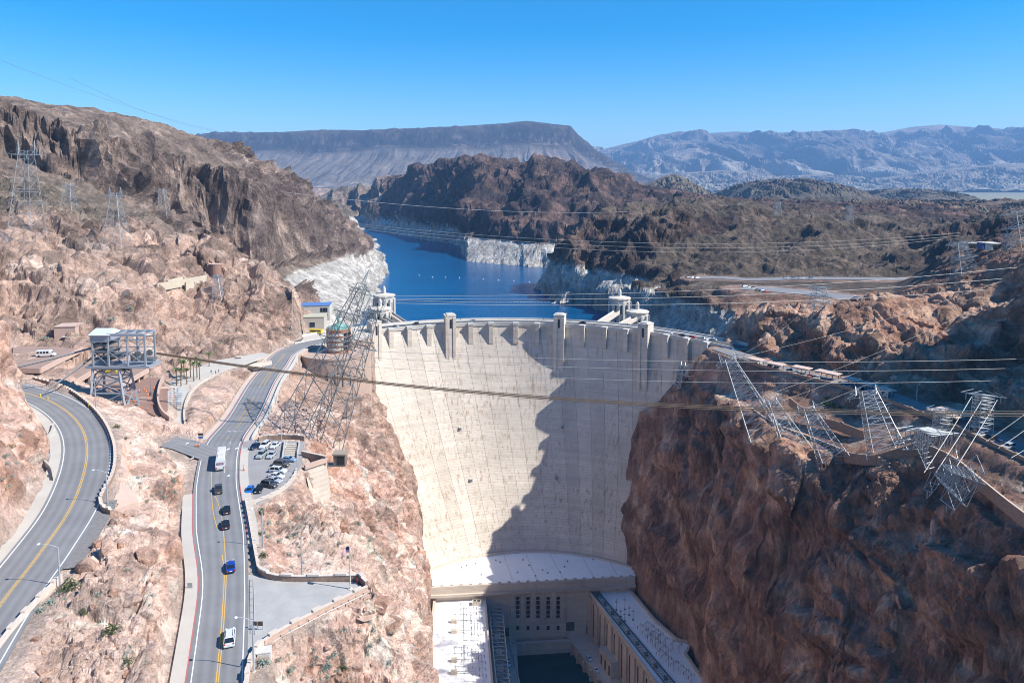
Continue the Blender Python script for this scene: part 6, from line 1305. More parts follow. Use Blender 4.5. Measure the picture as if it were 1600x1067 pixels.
for i, (px, py, h) in enumerate(((963, 953, 7), (976, 952, 8), (970, 963, 4.5), (983, 961, 6), (989, 968, 7), (976, 970, 5.5))):
    p = P(px, py, z=WING_Z + .03); t = thing('roof_mast', 'slim grey mast with a dark base among the far group on the right wing roof', 'mast', p, 0, 'masts on the right wing roof'); MB().bar((0, 0, 0), (0, 0, h), .16, 5, .1).build('mast', M_STEEL, t); MB().box((0, 0, h * .72), (1.5, .5, .3)).build('arm', M_STEEL, t); MB().box((0, 0, .2), (.9, .9, .4)).build('base', M_DSTEEL, t)
for i, (x0, y0, x1, y1, n, h) in enumerate(((1010, 986, 1032, 1003, 4, 6), (1000, 990, 1024, 1012, 4, 6), (1018, 1000, 1062, 1020, 5, 5.5), (1012, 1004, 1044, 1030, 5, 6), (1030, 1030, 1052, 1048, 4, 6), (1056, 1046, 1080, 1066, 4, 5))):
    gear_frame('dark switchgear frame on the near part of the shaded right wing roof', P(x0, y0, z=WING_Z + .03), P(x1, y1, z=WING_Z + .03), WING_Z + .02, n, h, gr_, 4)
# plant rooms on the right deck
for i, (px, py, w, d, h) in enumerate(((917, 985, 5, 9, 8), (951, 1046, 6.5, 14, 9))):
    p = P(px, py, z=DECK_Z); t = thing('plant_room', ('beige plant room at the far end of the right quay', 'longer beige plant room at the near end of the right quay')[i], 'building', (p.x + 1, p.y, DECK_Z), R(19)); MB().box((0, 0, h / 2), (w, d, h)).build('walls', M_CONC, t); MB().box((0, 0, h + .15), (w + .3, d + .3, .3)).build('roof', mat('dusty_roof', (.40, .37, .33), .9), t)
    for k in range(3): MB().box((-w / 2 - .03, -d / 2 + d * (k + .5) / 3, h * .4), (.08, 1.4, h * .6)).build('louvre', M_DARK, t)
for i, (px, py) in enumerate(((930, 1003), (934, 1010), (938, 1017), (968, 1060))):
    p = P(px, py, z=DECK_Z); t = thing('quay_transformer', 'grey transformer drum lying between the two plant rooms on the right quay', 'transformer', (p.x + 1.6, p.y, DECK_Z), R(19), 'transformers on the right quay'); MB().box((0, 0, 1.6), (3, 2.4, 3.2)).build('tank', M_STEEL, t); g = MB(); g.bar((-1.6, 0, 3.9), (1.6, 0, 3.9), .65, 10); g.build('drum', M_STEEL, t); 
    for k in (-.8, .8): MB().bar((k, -.6, 3.2), (k, -.6, 5.0), .14, 5).build('bushing', M_DSTEEL, t)

# ------------------------------------------------------------------ lake: buoys and boom
for px, py in ((655, 430), (676, 433), (696, 433.5), (718, 434), (755, 436.5), (779, 438), (803, 439.5), (827, 441)):
    p = P(px, py, z=LAKE_Z); t = thing('buoy', 'small white buoy in the dotted line across the lake', 'buoy', p, 0, 'white buoys across the lake'); MB().lathe((0, 0, -.5), [(.25, 0), (.8, .4), (.8, .8), (.3, 1.2), (.1, 1.7)], 8).build('float', mat('buoy_white', (.8, .8, .8), .5), t)
bm = [P(x, y, z=LAKE_Z + .3) for x, y in ((613, 468.5), (660, 470), (720, 472), (790, 472.5), (860, 471.5), (935, 475))]
bt = thing('log_boom', 'long floating boom of short logs stretched across the lake behind the dam', 'boom', bm[0]); bs = smooth_path(bm, 4.0)
for a, b in zip(bs[:-1], bs[1:]): MB().bar(a.lerp(b, .08) - bm[0], a.lerp(b, .92) - bm[0], .42, 5).build('log', mat('boom_grey', (.34, .33, .34), .8), bt)
# ------------------------------------------------------------------ vehicles
M_TYRE = mat('tyre_rubber', (.02, .02, .02), .85); M_CGL = mat('car_glass', (.015, .02, .028), .06); M_LAMP = mat('head_lamp', (.75, .75, .72), .2); M_TAIL = mat('tail_lamp', (.45, .02, .02), .25); M_TRIM = mat('dark_trim', (.03, .03, .032), .6); M_CHROME = mat('plate_white', (.6, .6, .55), .4)
def paint(name, c): return mat('paint_' + name, c, .28, .25, spec=.6)
PAINTS = {'white': paint('white', (.72, .72, .72)), 'black': paint('black', (.012, .013, .015)), 'silver': paint('silver', (.46, .48, .50)), 'grey': paint('grey', (.085, .082, .08)), 'blue': paint('blue', (.012, .06, .36)), 'navy': paint('navy', (.015, .03, .09)), 'light blue': paint('light_blue', (.24, .36, .50)), 'bright blue': paint('bright_blue', (.02, .16, .55)), 'yellow': paint('yellow', (.75, .55, .02)), 'red': paint('red', (.42, .03, .03)), 'green grey': paint('green_grey', (.38, .44, .42)), 'brown grey': paint('brown_grey', (.13, .115, .105))}
CACHE = {}
def loft(rings):
    m = MB(); n = len(rings[0]); vs = [p for r in rings for p in r]; fs = []
    for k in range(len(rings) - 1):
        for i in range(n): fs.append((k * n + i, k * n + (i + 1) % n, (k + 1) * n + (i + 1) % n, (k + 1) * n + i))
    fs += [tuple(range(n - 1, -1, -1)), tuple(range((len(rings) - 1) * n, len(rings) * n))]; return m.add(vs, fs)
def body_ring(y, w, z0, z1): return [(-w * .94, y, z0), (-w, y, z0 + .22), (-w, y, z1 - .16), (-w * .90, y, z1), (w * .90, y, z1), (w, y, z1 - .16), (w, y, z0 + .22), (w * .94, y, z0)]
KIND = {  # length, half width, sections (y, belt height, width factor), cabin (y front base, y front top, y rear top, y rear base), roof height, belt, wheel radius, axles
    'sedan': (4.7, .92, ((-2.35, .62, .86), (-2.2, .86, .95), (-1.3, .94, 1), (.9, .92, 1), (2.0, .74, .95), (2.35, .56, .84)), (.95, .25, -1.0, -1.75), 1.43, .9, .33, (-1.35, 1.42)),
    'suv': (4.85, .98, ((-2.42, .75, .92), (-2.35, 1.02, .97), (-1.4, 1.08, 1), (.9, 1.06, 1), (2.1, .95, .97), (2.42, .72, .88)), (1.05, .55, -2.0, -2.34), 1.80, 1.04, .38, (-1.4, 1.5)),
    'hatch': (4.0, .87, ((-2.0, .70, .90), (-1.9, .92, .96), (-1.0, .95, 1), (.8, .92, 1), (1.7, .78, .95), (2.0, .58, .84)), (.9, .3, -1.35, -1.88), 1.48, .9, .31, (-1.2, 1.25)),
    'pickup': (5.6, 1.0, ((-2.8, .80, .95), (-2.75, 1.05, .98), (-1.0, 1.08, 1), (.9, 1.08, 1), (2.5, 1.0, .97), (2.8, .75, .9)), (1.1, .55, -.75, -1.0), 1.85, 1.06, .40, (-1.7, 1.75))}
def car_meshes(kind):
    if kind in CACHE: return CACHE[kind]
    L, w, secs, (cf, tf, tr_, cr), rz, belt, wr, ax = KIND[kind]; d = {}
    b = loft([body_ring(y, w * f, .24, z) for y, z, f in secs]); d['body'] = b
    wt = w * .74; m = MB()
    m.add([(-w * .9, cf, belt - .03), (w * .9, cf, belt - .03), (w * .9, cr, belt - .03), (-w * .9, cr, belt - .03), (-wt, tf, rz - .04), (wt, tf, rz - .04), (wt, tr_, rz - .04), (-wt, tr_, rz - .04)], [(3, 2, 1, 0), (4, 5, 6, 7), (0, 1, 5, 4), (1, 2, 6, 5), (2, 3, 7, 6), (3, 0, 4, 7)]); d['windows'] = m
    m = MB(); m.add([(-wt - .02, tf + .04, rz - .05), (wt + .02, tf + .04, rz - .05), (wt + .02, tr_ - .04, rz - .05), (-wt - .02, tr_ - .04, rz - .05), (-wt * .9, tf - .1, rz + .02), (wt * .9, tf - .1, rz + .02), (wt * .9, tr_ + .08, rz + .02), (-wt * .9, tr_ + .08, rz + .02)], [(3, 2, 1, 0), (4, 5, 6, 7), (0, 1, 5, 4), (1, 2, 6, 5), (2, 3, 7, 6), (3, 0, 4, 7)])
    d['roof'] = m
    pl = MB(); ym = (tf + tr_) / 2
    for s in (-1, 1):
        for y0, y1 in ((cf, tf), (ym, ym), (cr, tr_)): pl.bar((s * (w * .9 + .01), y0, belt), (s * (wt + .01), y1, rz - .03), .05, 4)
    d['pillars'] = pl
    wm = MB(); n = 12; vs = []
    for x in (-.11, .11):
        for i in range(n): vs.append((x, wr * math.cos(2 * math.pi * i / n), wr * math.sin(2 * math.pi * i / n)))
    wm.add(vs, [tuple(range(n - 1, -1, -1)), tuple(range(n, 2 * n))] + [(i, (i + 1) % n, n + (i + 1) % n, n + i) for i in range(n)]); d['wheel'] = wm
    hb = MB(); hb.bar((-.125, 0, 0), (.125, 0, 0), wr * .55, 8); d['rim'] = hb
    d['headlight'] = MB().box((0, 0, 0), (.36, .14, .17)); d['tail_light'] = MB().box((0, 0, 0), (.24, .12, .26)); d['bumper'] = MB().box((0, 0, 0), (w * 1.7, .2, .2)); d['plate'] = MB().box((0, 0, 0), (.5, .05, .16))
    if kind == 'pickup': d['bed'] = MB().box((0, -1.9, 1.085), (1.7, 1.6, .03))
    if kind == 'suv': d['roof_rail'] = MB().box((0, (tf + tr_) / 2, rz + .06), (.06, 2.0, .06))
    out = {k: v for k, v in d.items()}; CACHE[kind] = out; return out
MESH = {}
def part(kind, pname, mt, parent):
    key = (kind, pname, mt.name)
    if key not in MESH:
        o = car_meshes(kind)[pname].build(pname, mt, parent); MESH[key] = o.data; return o
    o = bpy.data.objects.new(pname, MESH[key]); COL.objects.link(o); o.parent = parent; return o
def car(kind, col, loc, heading, label, group=None, full=True, name='car', cat='car'):
    """heading: direction the nose points, measured from +Y"""
    L, w, secs, (cf, tf, tr_, cr), rz, belt, wr, ax = KIND[kind]; t = thing(name, label, cat, loc, -heading, group); pm = PAINTS[col]
    part(kind, 'body', pm, t); part(kind, 'windows', M_CGL, t); part(kind, 'roof', pm, t)
    if not full: return t
    part(kind, 'pillars', pm, t)
    for y in ax:
        for s in (-1, 1):
            q = part(kind, 'wheel', M_TYRE, t); q.location = (s * (w - .1), y, wr); r_ = part(kind, 'rim', M_STEEL, q)
    for s in (-1, 1):
        q = part(kind, 'headlight', M_LAMP, t); q.location = (s * w * .66, secs[-1][0] - .03, secs[-1][1] + .04); q = part(kind, 'tail_light', M_TAIL, t); q.location = (s * w * .76, secs[0][0] - .0, secs[0][1] + .08)
    q = part(kind, 'bumper', M_TRIM if col != 'white' else pm, t); q.location = (0, secs[0][0] - .03, .48); q = part(kind, 'plate', M_CHROME, t); q.location = (0, secs[0][0] - .12, .68)
    if kind == 'pickup': part(kind, 'bed', M_TRIM, t)
    if kind == 'suv':
        for s in (-1, 1): q = part(kind, 'roof_rail', M_TRIM, t); q.location = (s * .6, 0, 0)
    return t
def heading_at(p, path):
    i = min(range(len(path)), key=lambda k: (path[k].x - p.x) ** 2 + (path[k].y - p.y) ** 2); i = min(max(i, 1), len(path) - 2); d = path[i + 1] - path[i - 1]; return math.atan2(d.x, d.y)
def road_car(kind, col, px, py, label, name='car', cat='car'):
    p = on_path(px, py, RD2); p.z += .02; return car(kind, col, p, heading_at(p, RD2), label, 'vehicles driving on the lower road', True, name, cat)
road_car('suv', 'white', 359, 1000, 'white sport utility with roof rails driving nearest to us on the lower road', 'suv_car', 'SUV')
road_car('sedan', 'blue', 360.5, 888, 'bright blue saloon driving alone on the lower road beside the plaza corner')
road_car('sedan', 'black', 352.5, 822, 'black saloon with red tail lights, nearer of the two black cars')
road_car('sedan', 'black', 354, 799, 'black saloon with a pale windscreen, farther of the two black cars')
road_car('pickup', 'grey', 341.5, 767, 'dark grey pickup truck right behind the white bus', 'pickup_truck', 'pickup truck')
p = on_path(345.5, 725, RD2); hd = heading_at(p, RD2)
bus = thing('tour_bus', 'tall white tour bus on the lower road at the junction', 'bus', p, -hd, 'vehicles driving on the lower road')
loft([[(-1.2, y, .5), (-1.27, y, .8), (-1.27, y, 3.0), (-1.05, y, 3.35), (1.05, y, 3.35), (1.27, y, 3.0), (1.27, y, .8), (1.2, y, .5)] for y in (-5.9, 5.9)]).build('body', PAINTS['white'], bus)
for s in (-1, 1): MB().box((s * 1.275, .3, 2.25), (.02, 10.4, 1.0)).build('side_windows', M_CGL, bus)
MB().box((0, -5.93, 2.35), (2.0, .06, .7)).build('rear_window', mat('bus_graphic', (.25, .17, .22), .4, vary=.5, scale=2), bus); MB().box((0, 5.93, 2.1), (2.2, .06, 1.4)).build('windscreen', M_CGL, bus)
for s in (-1, 1): MB().box((s * 1.02, -5.94, 1.15), (.3, .08, .4)).build('tail_light', M_TAIL, bus)
MB().box((0, -5.93, .75), (2.3, .12, .35)).build('bumper', M_STEEL, bus)
for y in (-2, 2.4): MB().box((0, y, 3.45), (1.5, 2.0, .2)).build('roof_unit', M_WHITE, bus)
for y in (-3.6, 3.9):
    for s in (-1, 1): MB().bar((s * 1.05, y, .5), (s * 1.28, y, .5), .5, 12).build('wheel', M_TYRE, bus)
# parked in the small car park
LZ = 9.06
def lot(kind, col, px, py, hd, label, name='car', cat='car'): return car(kind, col, P(px, py, z=LZ), R(hd), label, 'cars parked in the small car park', True, name, cat)
lot('hatch', 'navy', 398, 700, 195, 'dark navy hatchback in the top row of the car park, next to the bridge rail')
lot('suv', 'white', 414, 698, 188, 'white sport utility in the middle of the top row by the brown stone wall', 'suv_car', 'SUV')
lot('sedan', 'white', 430, 698, 188, 'white saloon in the top row beside the planked ramp')
lot('suv', 'green grey', 409, 713, 186, 'pale grey green sport utility, left of the two cars in the middle row', 'suv_car', 'SUV')
lot('sedan', 'silver', 424.5, 713, 184, 'silver blue saloon, right of the two cars in the middle row')
lot('sedan', 'light blue', 451, 720, 100, 'pale blue saloon at the upper end of the slanted parking row')
lot('suv', 'brown grey', 440, 728, 102, 'large brownish grey sport utility in the slanted row below the pale blue saloon', 'suv_car', 'SUV')
lot('suv', 'white', 435, 738, 104, 'white sport utility in the slanted row below the brownish one', 'suv_car', 'SUV')
lot('sedan', 'white', 432, 746, 106, 'white saloon in the slanted row between the white and silver cars')
lot('sedan', 'silver', 428, 753, 108, 'silver saloon in the slanted row above the dark crossover')
lot('suv', 'grey', 421, 760, 112, 'dark grey crossover at the lower end of the slanted row', 'suv_car', 'SUV')
lot('hatch', 'black', 405, 767, 172, 'black hatchback beside the bright blue one at the car park mouth')
lot('hatch', 'bright blue', 390, 769, 174, 'bright blue small hatchback parked nearest the lower road')
# on the decks and elsewhere
sb = thing('shuttle_van', 'white shuttle van with dark windows on the top parking deck', 'van', P(72, 557, z=23.53), R(-78), None)
loft([[(-1.05, y, .4), (-1.1, y, .7), (-1.1, y, h - .25), (-.95, y, h), (.95, y, h), (1.1, y, h - .25), (1.1, y, .7), (1.05, y, .4)] for y, h in ((-3.3, 2.7), (1.7, 2.75), (2.3, 2.1), (2.4, 1.5), (3.4, 1.25))]).build('body', PAINTS['white'], sb)
for s in (-1, 1):
    for k in range(4): MB().box((s * 1.105, -2.5 + k * 1.15, 1.9), (.03, .85, .8)).build('window', M_CGL, sb)
    for y in (-2.2, 2.3): MB().bar((s * .9, y, .42), (s * 1.12, y, .42), .42, 10).build('wheel', M_TYRE, sb)
MB().box((0, 2.36, 1.75), (1.8, .12, .6)).build('windscreen', M_CGL, sb)
for kd, c_, px, py, z, hd, lab in (('sedan', 'yellow', 175, 582, 15.25, 80, 'yellow car under the gantry tower on the ramp'), ('sedan', 'black', 197, 578, 15.25, 100, 'dark car behind the gantry legs, right of the yellow car'), ('sedan', 'grey', 163, 580, 15.25, 100, 'grey car left of the yellow car under the gantry'), ('sedan', 'light blue', 138, 600, 13.4, 80, 'pale blue car in the shade under the middle parking deck'), ('sedan', 'white', 124, 607, 13.2, 80, 'white car half hidden at the foot of the lower deck')):
    car(kd, c_, P(px, py, z=z), R(hd), lab, 'cars around the parking decks')
def crest_car(kind, col, px, off, label, full=True):
    psi = face_psi(px); p = radial(psi, 7 + off, 0, .06); car(kind, col, p, psi + R(90 if off < 0 else -90), label, 'vehicles on the dam crest road', full)
crest_car('suv', 'white', 1093, -2, 'white truck like car on the right end of the crest road'); crest_car('sedan', 'white', 1100, 2, 'white saloon following at the right end of the crest road'); crest_car('sedan', 'black', 1060, -2, 'dark saloon on the crest road, right of the right tower'); crest_car('hatch', 'red', 1075, -2, 'small red car on the crest road, between dark and white cars'); crest_car('sedan', 'white', 1040, -2, 'white car on the crest road just right of the right tower')
crest_car('sedan', 'navy', 622, -2, 'dark blue car on the crest road near the left intake bridges'); crest_car('hatch', 'black', 655, 2, 'black car on the crest road left of the second tower'); crest_car('sedan', 'black', 905, 2, 'black car on the crest road right of the third tower'); crest_car('sedan', 'silver', 740, 2, 'silver car on the crest road right of the second tower')
ys = thing('yellow_bus', 'small yellow bus parked by the low beige building', 'bus', P(494, 521, z=.1), R(80)); loft([[(-1.1, y, .5), (-1.15, y, 2.4), (-.9, y, 2.8), (.9, y, 2.8), (1.15, y, 2.4), (1.1, y, .5)] for y in (-4, 4)]).build('body', PAINTS['yellow'], ys)
for s in (-1, 1): MB().box((s * 1.15, 0, 1.95), (.05, 6.8, .7)).build('side_windows', M_CGL, ys)
cols = ['white', 'silver', 'grey', 'black', 'light blue', 'red', 'navy', 'white', 'silver']; rc = random.Random(12)
for k in range(11):
    px = 1336 + k * 4.7; p = P(px, 466 + k * .62, z=8.2); p.z = 8.25; car('sedan' if k % 3 else 'suv', ['white', 'red', 'grey', 'silver', 'black', 'white', 'silver', 'white', 'red', 'black', 'white'][k], p, R(20), 'car parked in the long row on the right plateau car park', 'cars in the long plateau row', False)
for k, (px, py) in enumerate(((1164, 448), (1171, 449), (1178, 451), (1184, 454), (1191, 455), (1198, 456), (1075, 434), (1082, 434.6), (1089, 435))):
    p = P(px, py, z=8.25); car('sedan' if k % 2 else 'suv', cols[k % 9], p, R(70), 'car parked at the left end of the right plateau', 'cars at the plateau left end', False)
for k, (px, py) in enumerate(((1228, 435), (1241, 435), (1252, 435.4), (1268, 435.4))): p = P(px, py, z=10.2); car('suv', ('white', 'silver', 'white', 'light blue')[k], p, R(88), 'car driving on the upper plateau road', 'cars on the upper plateau road', False)
for k in range(15):
    px = 1176 + k * 15.3
    if 1405 < px < 1450: continue
    q = min(AZ, key=lambda v: abs(800 + FPX * v.x / (v.y + 8) - px)); d = heading_at(q, AZ); car(('sedan', 'suv', 'hatch')[k % 3], cols[(k * 5 + 2) % 9], q + Vector((-3.2, -2.2, .06)), d + R(75), 'car parked half under the tan canopies on the far bank road', 'cars under the canopies', False)
for k in range(7):
    px = 1518 + k * 11; q = min(AZ, key=lambda v: abs(800 + FPX * v.x / (v.y + 8) - px)); car(('sedan', 'suv')[k % 2], ('black', 'grey', 'white', 'black', 'navy', 'silver', 'black')[k], q + Vector((-3.0, -1.6, .06)), heading_at(q, AZ) + R(70), 'car parked along the shaded road at the right edge', 'cars on the shaded road', False)
for px, py, z, hd, lab in ((793, 1037, DECK_Z + .03, 172, 'white pickup parked farther on the left quay of the powerhouse'), (792, 1052, DECK_Z + .03, 172, 'white pickup parked nearer on the left quay of the powerhouse')): car('pickup', 'white', P(px + 2, py, z=z), R(hd), lab, 'trucks on the quays', True, 'pickup_truck', 'pickup truck')
for px, py, hd, lab in ((920, 1029, 152, 'white saloon on the right quay, farther of two'), (931, 1047, 152, 'white saloon on the right quay, nearer of two')): car('sedan', 'white', P(px, py, z=DECK_Z + .03), R(hd), lab, 'cars on the right quay')

# ------------------------------------------------------------------ street furniture
M_POLE = mat('pole_grey', (.50, .52, .53), .5, .3)
def lamp(px, py, z, h, arm, label, rz=0):
    t = thing('street_lamp', label, 'street lamp', P(px, py, z=z), rz, 'street lamps along the roads'); MB().bar((0, 0, -.5), (0, 0, h), .13, 8, .08).build('pole', M_POLE, t); MB().lathe((0, 0, -.3), [(.35, 0), (.35, .5), (.2, .55)], 8).build('base', M_CONC, t)
    MB().tube([(0, 0, h - .05), (arm * .4, 0, h + .35), (arm * .8, 0, h + .55), (arm, 0, h + .55)], .06, 6).build('arm', M_POLE, t); MB().lathe((0, 0, 0), [(.12, -.1), (.3, -.05), (.28, .08), (.1, .14)], 8).build('lamp_head', mat('lamp_white', (.7, .7, .7), .4), t).location = (arm + math.copysign(.25, arm), 0, h + .52)
    bpy.data.objects[t.children[-1].name].scale = (1.6, .8, 1); return t
lamp(94, 917, 19.7, 7.6, -3.2, 'street lamp by the white parapet and the large green bush, arm over the upper road'); lamp(168, 788, 19.7, 7.6, -2.6, 'street lamp on the outer side of the upper road bend')
lamp(150, 640, 19.5, 9.5, .01, 'bare tall pole at the top of the upper road bend before the gantry')
lamp(411, 858, 10, 9.0, -2.0, 'street lamp outside the notched pavement wall'); lamp(397, 1050, 10.5, 9.2, -2.5, 'street lamp by the white utility box near the bottom edge'); lamp(472, 906, 7, 9, .01, 'thin lone lamp pole on the slope above the plaza wall'); lamp(465, 741, 8.4, 8.6, -.6, 'lamp pole at the end of the slanted parking row'); lamp(295, 556, 10, 8.5, -2.4, 'street lamp above the palm terrace')
lamp(440, 690, 8.8, 7.4, .01, 'lamp pole at the head of the car park'); lamp(424, 672, 4.0, 5.5, .01, 'thin pole between the bridge and the rocks'); lamp(1432, 629, 5, 7, .8, 'street lamp on the shaded far bank road')
ft = pole_flag(547.5, 921, 10.58, 9.4, 'white flagpole at the tip of the plaza with a striped flag'); 
M_FR = mat('flag_red', (.45, .04, .07), .8); M_FB = mat('flag_blue', (.04, .05, .20), .8); M_FW = mat('flag_white', (.7, .7, .72), .8)
def flag_pt(u, v): return Vector((-u * 1.5 - .1, .25 * math.sin(u * 5 + v), 9.1 - v * 1.35 - u * u * 1.15))
for k in range(13):
    m = MB(); n = 8; vs = []; 
    for i in range(n + 1):
        u = i / n
        for v in (k / 13, (k + 1) / 13): vs.append(flag_pt(u, v))
    m.add(vs, [(2 * i, 2 * i + 1, 2 * i + 3, 2 * i + 2) for i in range(n)]); m.build('stripe', M_FR if k % 2 == 0 else M_FW, ft)
m = MB(); vs = []
for i in range(5):
    for v in (0, 7 / 13): p = flag_pt(i / 10, v); vs.append(p + Vector((0, -.03, 0)))
for i in range(5):
    for v in (0, 7 / 13): p = flag_pt(i / 10, v); vs.append(p + Vector((0, .03, 0)))
m.add(vs, [(2 * i, 2 * i + 1, 2 * i + 3, 2 * i + 2) for i in range(4)] + [(10 + 2 * i + 2, 10 + 2 * i + 3, 10 + 2 * i + 1, 10 + 2 * i) for i in range(4)]); m.build('canton', M_FB, ft)
t = thing('utility_box', 'white utility cabinet on the bank behind the low wall at the bottom', 'cabinet', P(414, 1034, z=9.0)); MB().box((0, 0, .9), (2.2, 1.8, 2.6), .2).build('cabinet', PAINTS['white'], t); MB().box((-.1, 0, 2.28), (2.4, 2.0, .16), .2).build('lid', M_WHITE, t); MB().box((.25, -.92, 1.0), (1.6, .06, 2.0), .2).build('door', M_WHITE, t)
t = thing('display_board', 'brown display board on posts at the gate of the plaza', 'sign', P(402, 985, z=10.6)); MB().box((-.5, 0, 1.4), (.9, .12, .8)).build('board', mat('brown_board', (.07, .045, .04), .6), t); MB().box((.6, 0, 1.4), (.9, .12, .8)).build('board', mat('brown_board', (.07, .045, .04), .6), t)
for x in (-.9, .05, 1.0): MB().bar((x, .1, 0), (x, .1, 1.8), .06, 5).build('post', M_POLE, t)
fn_ = thing('chain_link_gate', 'thin grey swing gate lying along the plaza entrance beside the road', 'gate', P(395, 962, z=10.6)); a, b = P(396, 908, z=10.6) - fn_.location, P(398, 992, z=10.6) - fn_.location
for zz in (.25, 1.1): MB().bar(a + Vector((0, 0, zz)), b + Vector((0, 0, zz)), .05, 5).build('rail', M_POLE, fn_)
for k in range(9): p = a.lerp(b, k / 8); MB().bar(p, p + Vector((0, 0, 1.2)), .05, 5).build('post', M_POLE, fn_)
def sign(px, py, z, label, board, w=.9, h=.7, zc=2.0):
    t = thing('road_sign', label, 'sign', P(px, py, z=z)); MB().bar((0, .05, 0), (0, .05, zc + h / 2), .05, 5).build('post', M_POLE, t); MB().box((0, 0, zc), (w, .06, h)).build('board', board, t); return t
t = sign(314, 692, 9.6, 'black and blue notice boards behind barricades in the junction', M_TRIM, 1.7, .7, 2.9); MB().box((0, -.01, 1.9), (1.5, .06, .75)).build('board', mat('sign_blue', (.04, .16, .42), .5), t)
sign(78, 718, 20.3, 'small white sign inside the gravel bay of the upper road', M_WHT, 1.0, .8, 1.2); sign(297, 920, 10.8, 'grey sign lying low on the left pavement of the lower road', M_STEEL, 1.0, 1.2, .7)
M_ORANGE = mat('safety_orange', (.80, .16, .02), .6)
def cone(px, py, z, label, group, h=.95):
    t = thing('traffic_cone', label, 'traffic cone', P(px, py, z=z), 0, group); MB().lathe((0, 0, 0), [(.24, 0), (.21, .03), (.06, h)], 8).build('cone', M_ORANGE, t); MB().box((0, 0, .03), (.6, .6, .06)).build('base', M_TRIM, t); MB().lathe((0, 0, h * .55), [(.145, 0), (.115, h * .16)], 8).build('band', M_WHT, t); return t
for k, (px, py) in enumerate(((132, 613), (141, 612), (158, 613), (156, 604), (150, 600), (195, 627), (197, 622), (210, 628), (213, 622), (214, 613), (226, 610), (229, 613), (232, 619), (231, 623), (234, 626), (222, 638), (231, 641), (218, 612), (241, 608), (206, 615), (252, 626), (239, 633))): cone(px, py, 12.05, 'orange traffic cone on the brown bus loop below the gantry', 'cones on the bus loop', 1.2)
cone(307, 697, 9.8, 'left orange cone before the junction notice boards', 'cones at the junction'); cone(311, 697, 9.8, 'right orange cone before the junction notice boards', 'cones at the junction'); cone(381, 735, 9.2, 'tall orange marker cone at the car park kerb', 'cones at the car park', 1.8); cone(297, 672, 9.2, 'orange cone on the end of the curved terrace', 'cones at the junction')
for px, py, lab in ((63, 621, 'left yellow marker post on the centre line of the upper road'), (75, 625, 'right yellow marker post on the centre line of the upper road'), (139, 637, 'yellow post against the outer parapet of the upper road')): t = thing('marker_post', lab, 'post', P(px, py, z=20.1), 0, 'yellow marker posts'); MB().lathe((0, 0, 0), [(.14, 0), (.14, 1.2), (.05, 1.3)], 8).build('post', mat('marker_yellow', (.75, .55, .03), .6), t)
# shaded seating on the lower terrace
rs = 0
for i in range(2):
    for k in range(8):
        px, py = 267 + i * 15 - k * .4, 615 + k * 3.6; t = thing('shade_panel', 'pale blue shade panel in the %s row of the seating terrace' % ('left', 'right')[i], 'canopy', P(px, py, z=9.1), R(-8), 'shade panels over the seats'); MB().box((0, 0, 2.5), (2.4, .75, .1)).build('panel', mat('shade_cloth', (.50, .60, .68), .6), t); MB().bar((-.9, 0, 0), (-.9, 0, 2.45), .05, 5).build('post', M_POLE, t); MB().bar((.9, 0, 0), (.9, 0, 2.45), .05, 5).build('post', M_POLE, t); MB().box((0, 0, .45), (1.8, .4, .08)).build('bench', M_DSTEEL, t)
k_ = thing('ticket_kiosk', 'small orange fronted kiosk on the terrace near the palms', 'kiosk', P(374, 566, z=7)); MB().box((0, 0, 1.3), (2.2, 1.8, 2.6)).build('walls', M_PINKC, k_); MB().box((0, 0, 2.75), (3.0, 2.4, .25)).build('roof', M_COPE, k_); MB().box((0, -.93, 1.4), (1.3, .06, 1.2)).build('panel', mat('orange_panel', (.6, .25, .05), .6), k_)
k_ = thing('ticket_kiosk', 'brown booth with a white board at the top of the seating terrace', 'kiosk', P(259, 618, z=9.1)); MB().box((0, 0, 1.5), (3.2, 2.4, 3.0)).build('walls', mat('booth_brown', (.36, .17, .10), .8), k_); MB().box((0, 0, 3.1), (3.8, 3.0, .25)).build('roof', M_PINKC, k_); MB().box((.2, -1.23, 2.0), (1.8, .06, .8)).build('board', M_WHT, k_)

# ------------------------------------------------------------------ people
def person_mesh(name, step=.12):
    me = bpy.data.meshes.new(name); J = [(0, 0, .92), (0, .01, 1.15), (0, .02, 1.40), (0, .02, 1.52), (0, 0, 1.66), (0, .01, 1.76), (-.1, 0, .88), (-.11, step, .48), (-.11, -.0 + step * .6, .06), (-.11, step * .6 - .15, .03), (.1, 0, .88), (.11, -step, .48), (.11, -step * 1.2, .08), (.11, -step * 1.2 - .14, .03), (-.19, .02, 1.42), (-.25, -.02, 1.14), (-.26, -.1, .90), (.19, .02, 1.42), (.25, .05, 1.14), (.26, -.02, .90)]
    E = [(0, 1), (1, 2), (2, 3), (3, 4), (4, 5), (0, 6), (6, 7), (7, 8), (8, 9), (0, 10), (10, 11), (11, 12), (12, 13), (2, 14), (14, 15), (15, 16), (2, 17), (17, 18), (18, 19)]
    rad = [.15, .15, .16, .06, .10, .075, .095, .065, .045, .04, .095, .065, .045, .04, .065, .045, .035, .065, .045, .035]
    me.from_pydata(J, E, []); o = bpy.data.objects.new(name, me); COL.objects.link(o); md = o.modifiers.new('skin', 'SKIN'); md.use_smooth_shade = True
    for v, r in zip(me.skin_vertices[0].data, rad): v.radius = (r, r * .85)
    me.skin_vertices[0].data[0].use_root = True; s = o.modifiers.new('sub', 'SUBSURF'); s.levels = 1; s.render_levels = 1
    dg = bpy.context.evaluated_depsgraph_get(); out = bpy.data.meshes.new_from_object(o.evaluated_get(dg)); bpy.data.objects.remove(o); return out
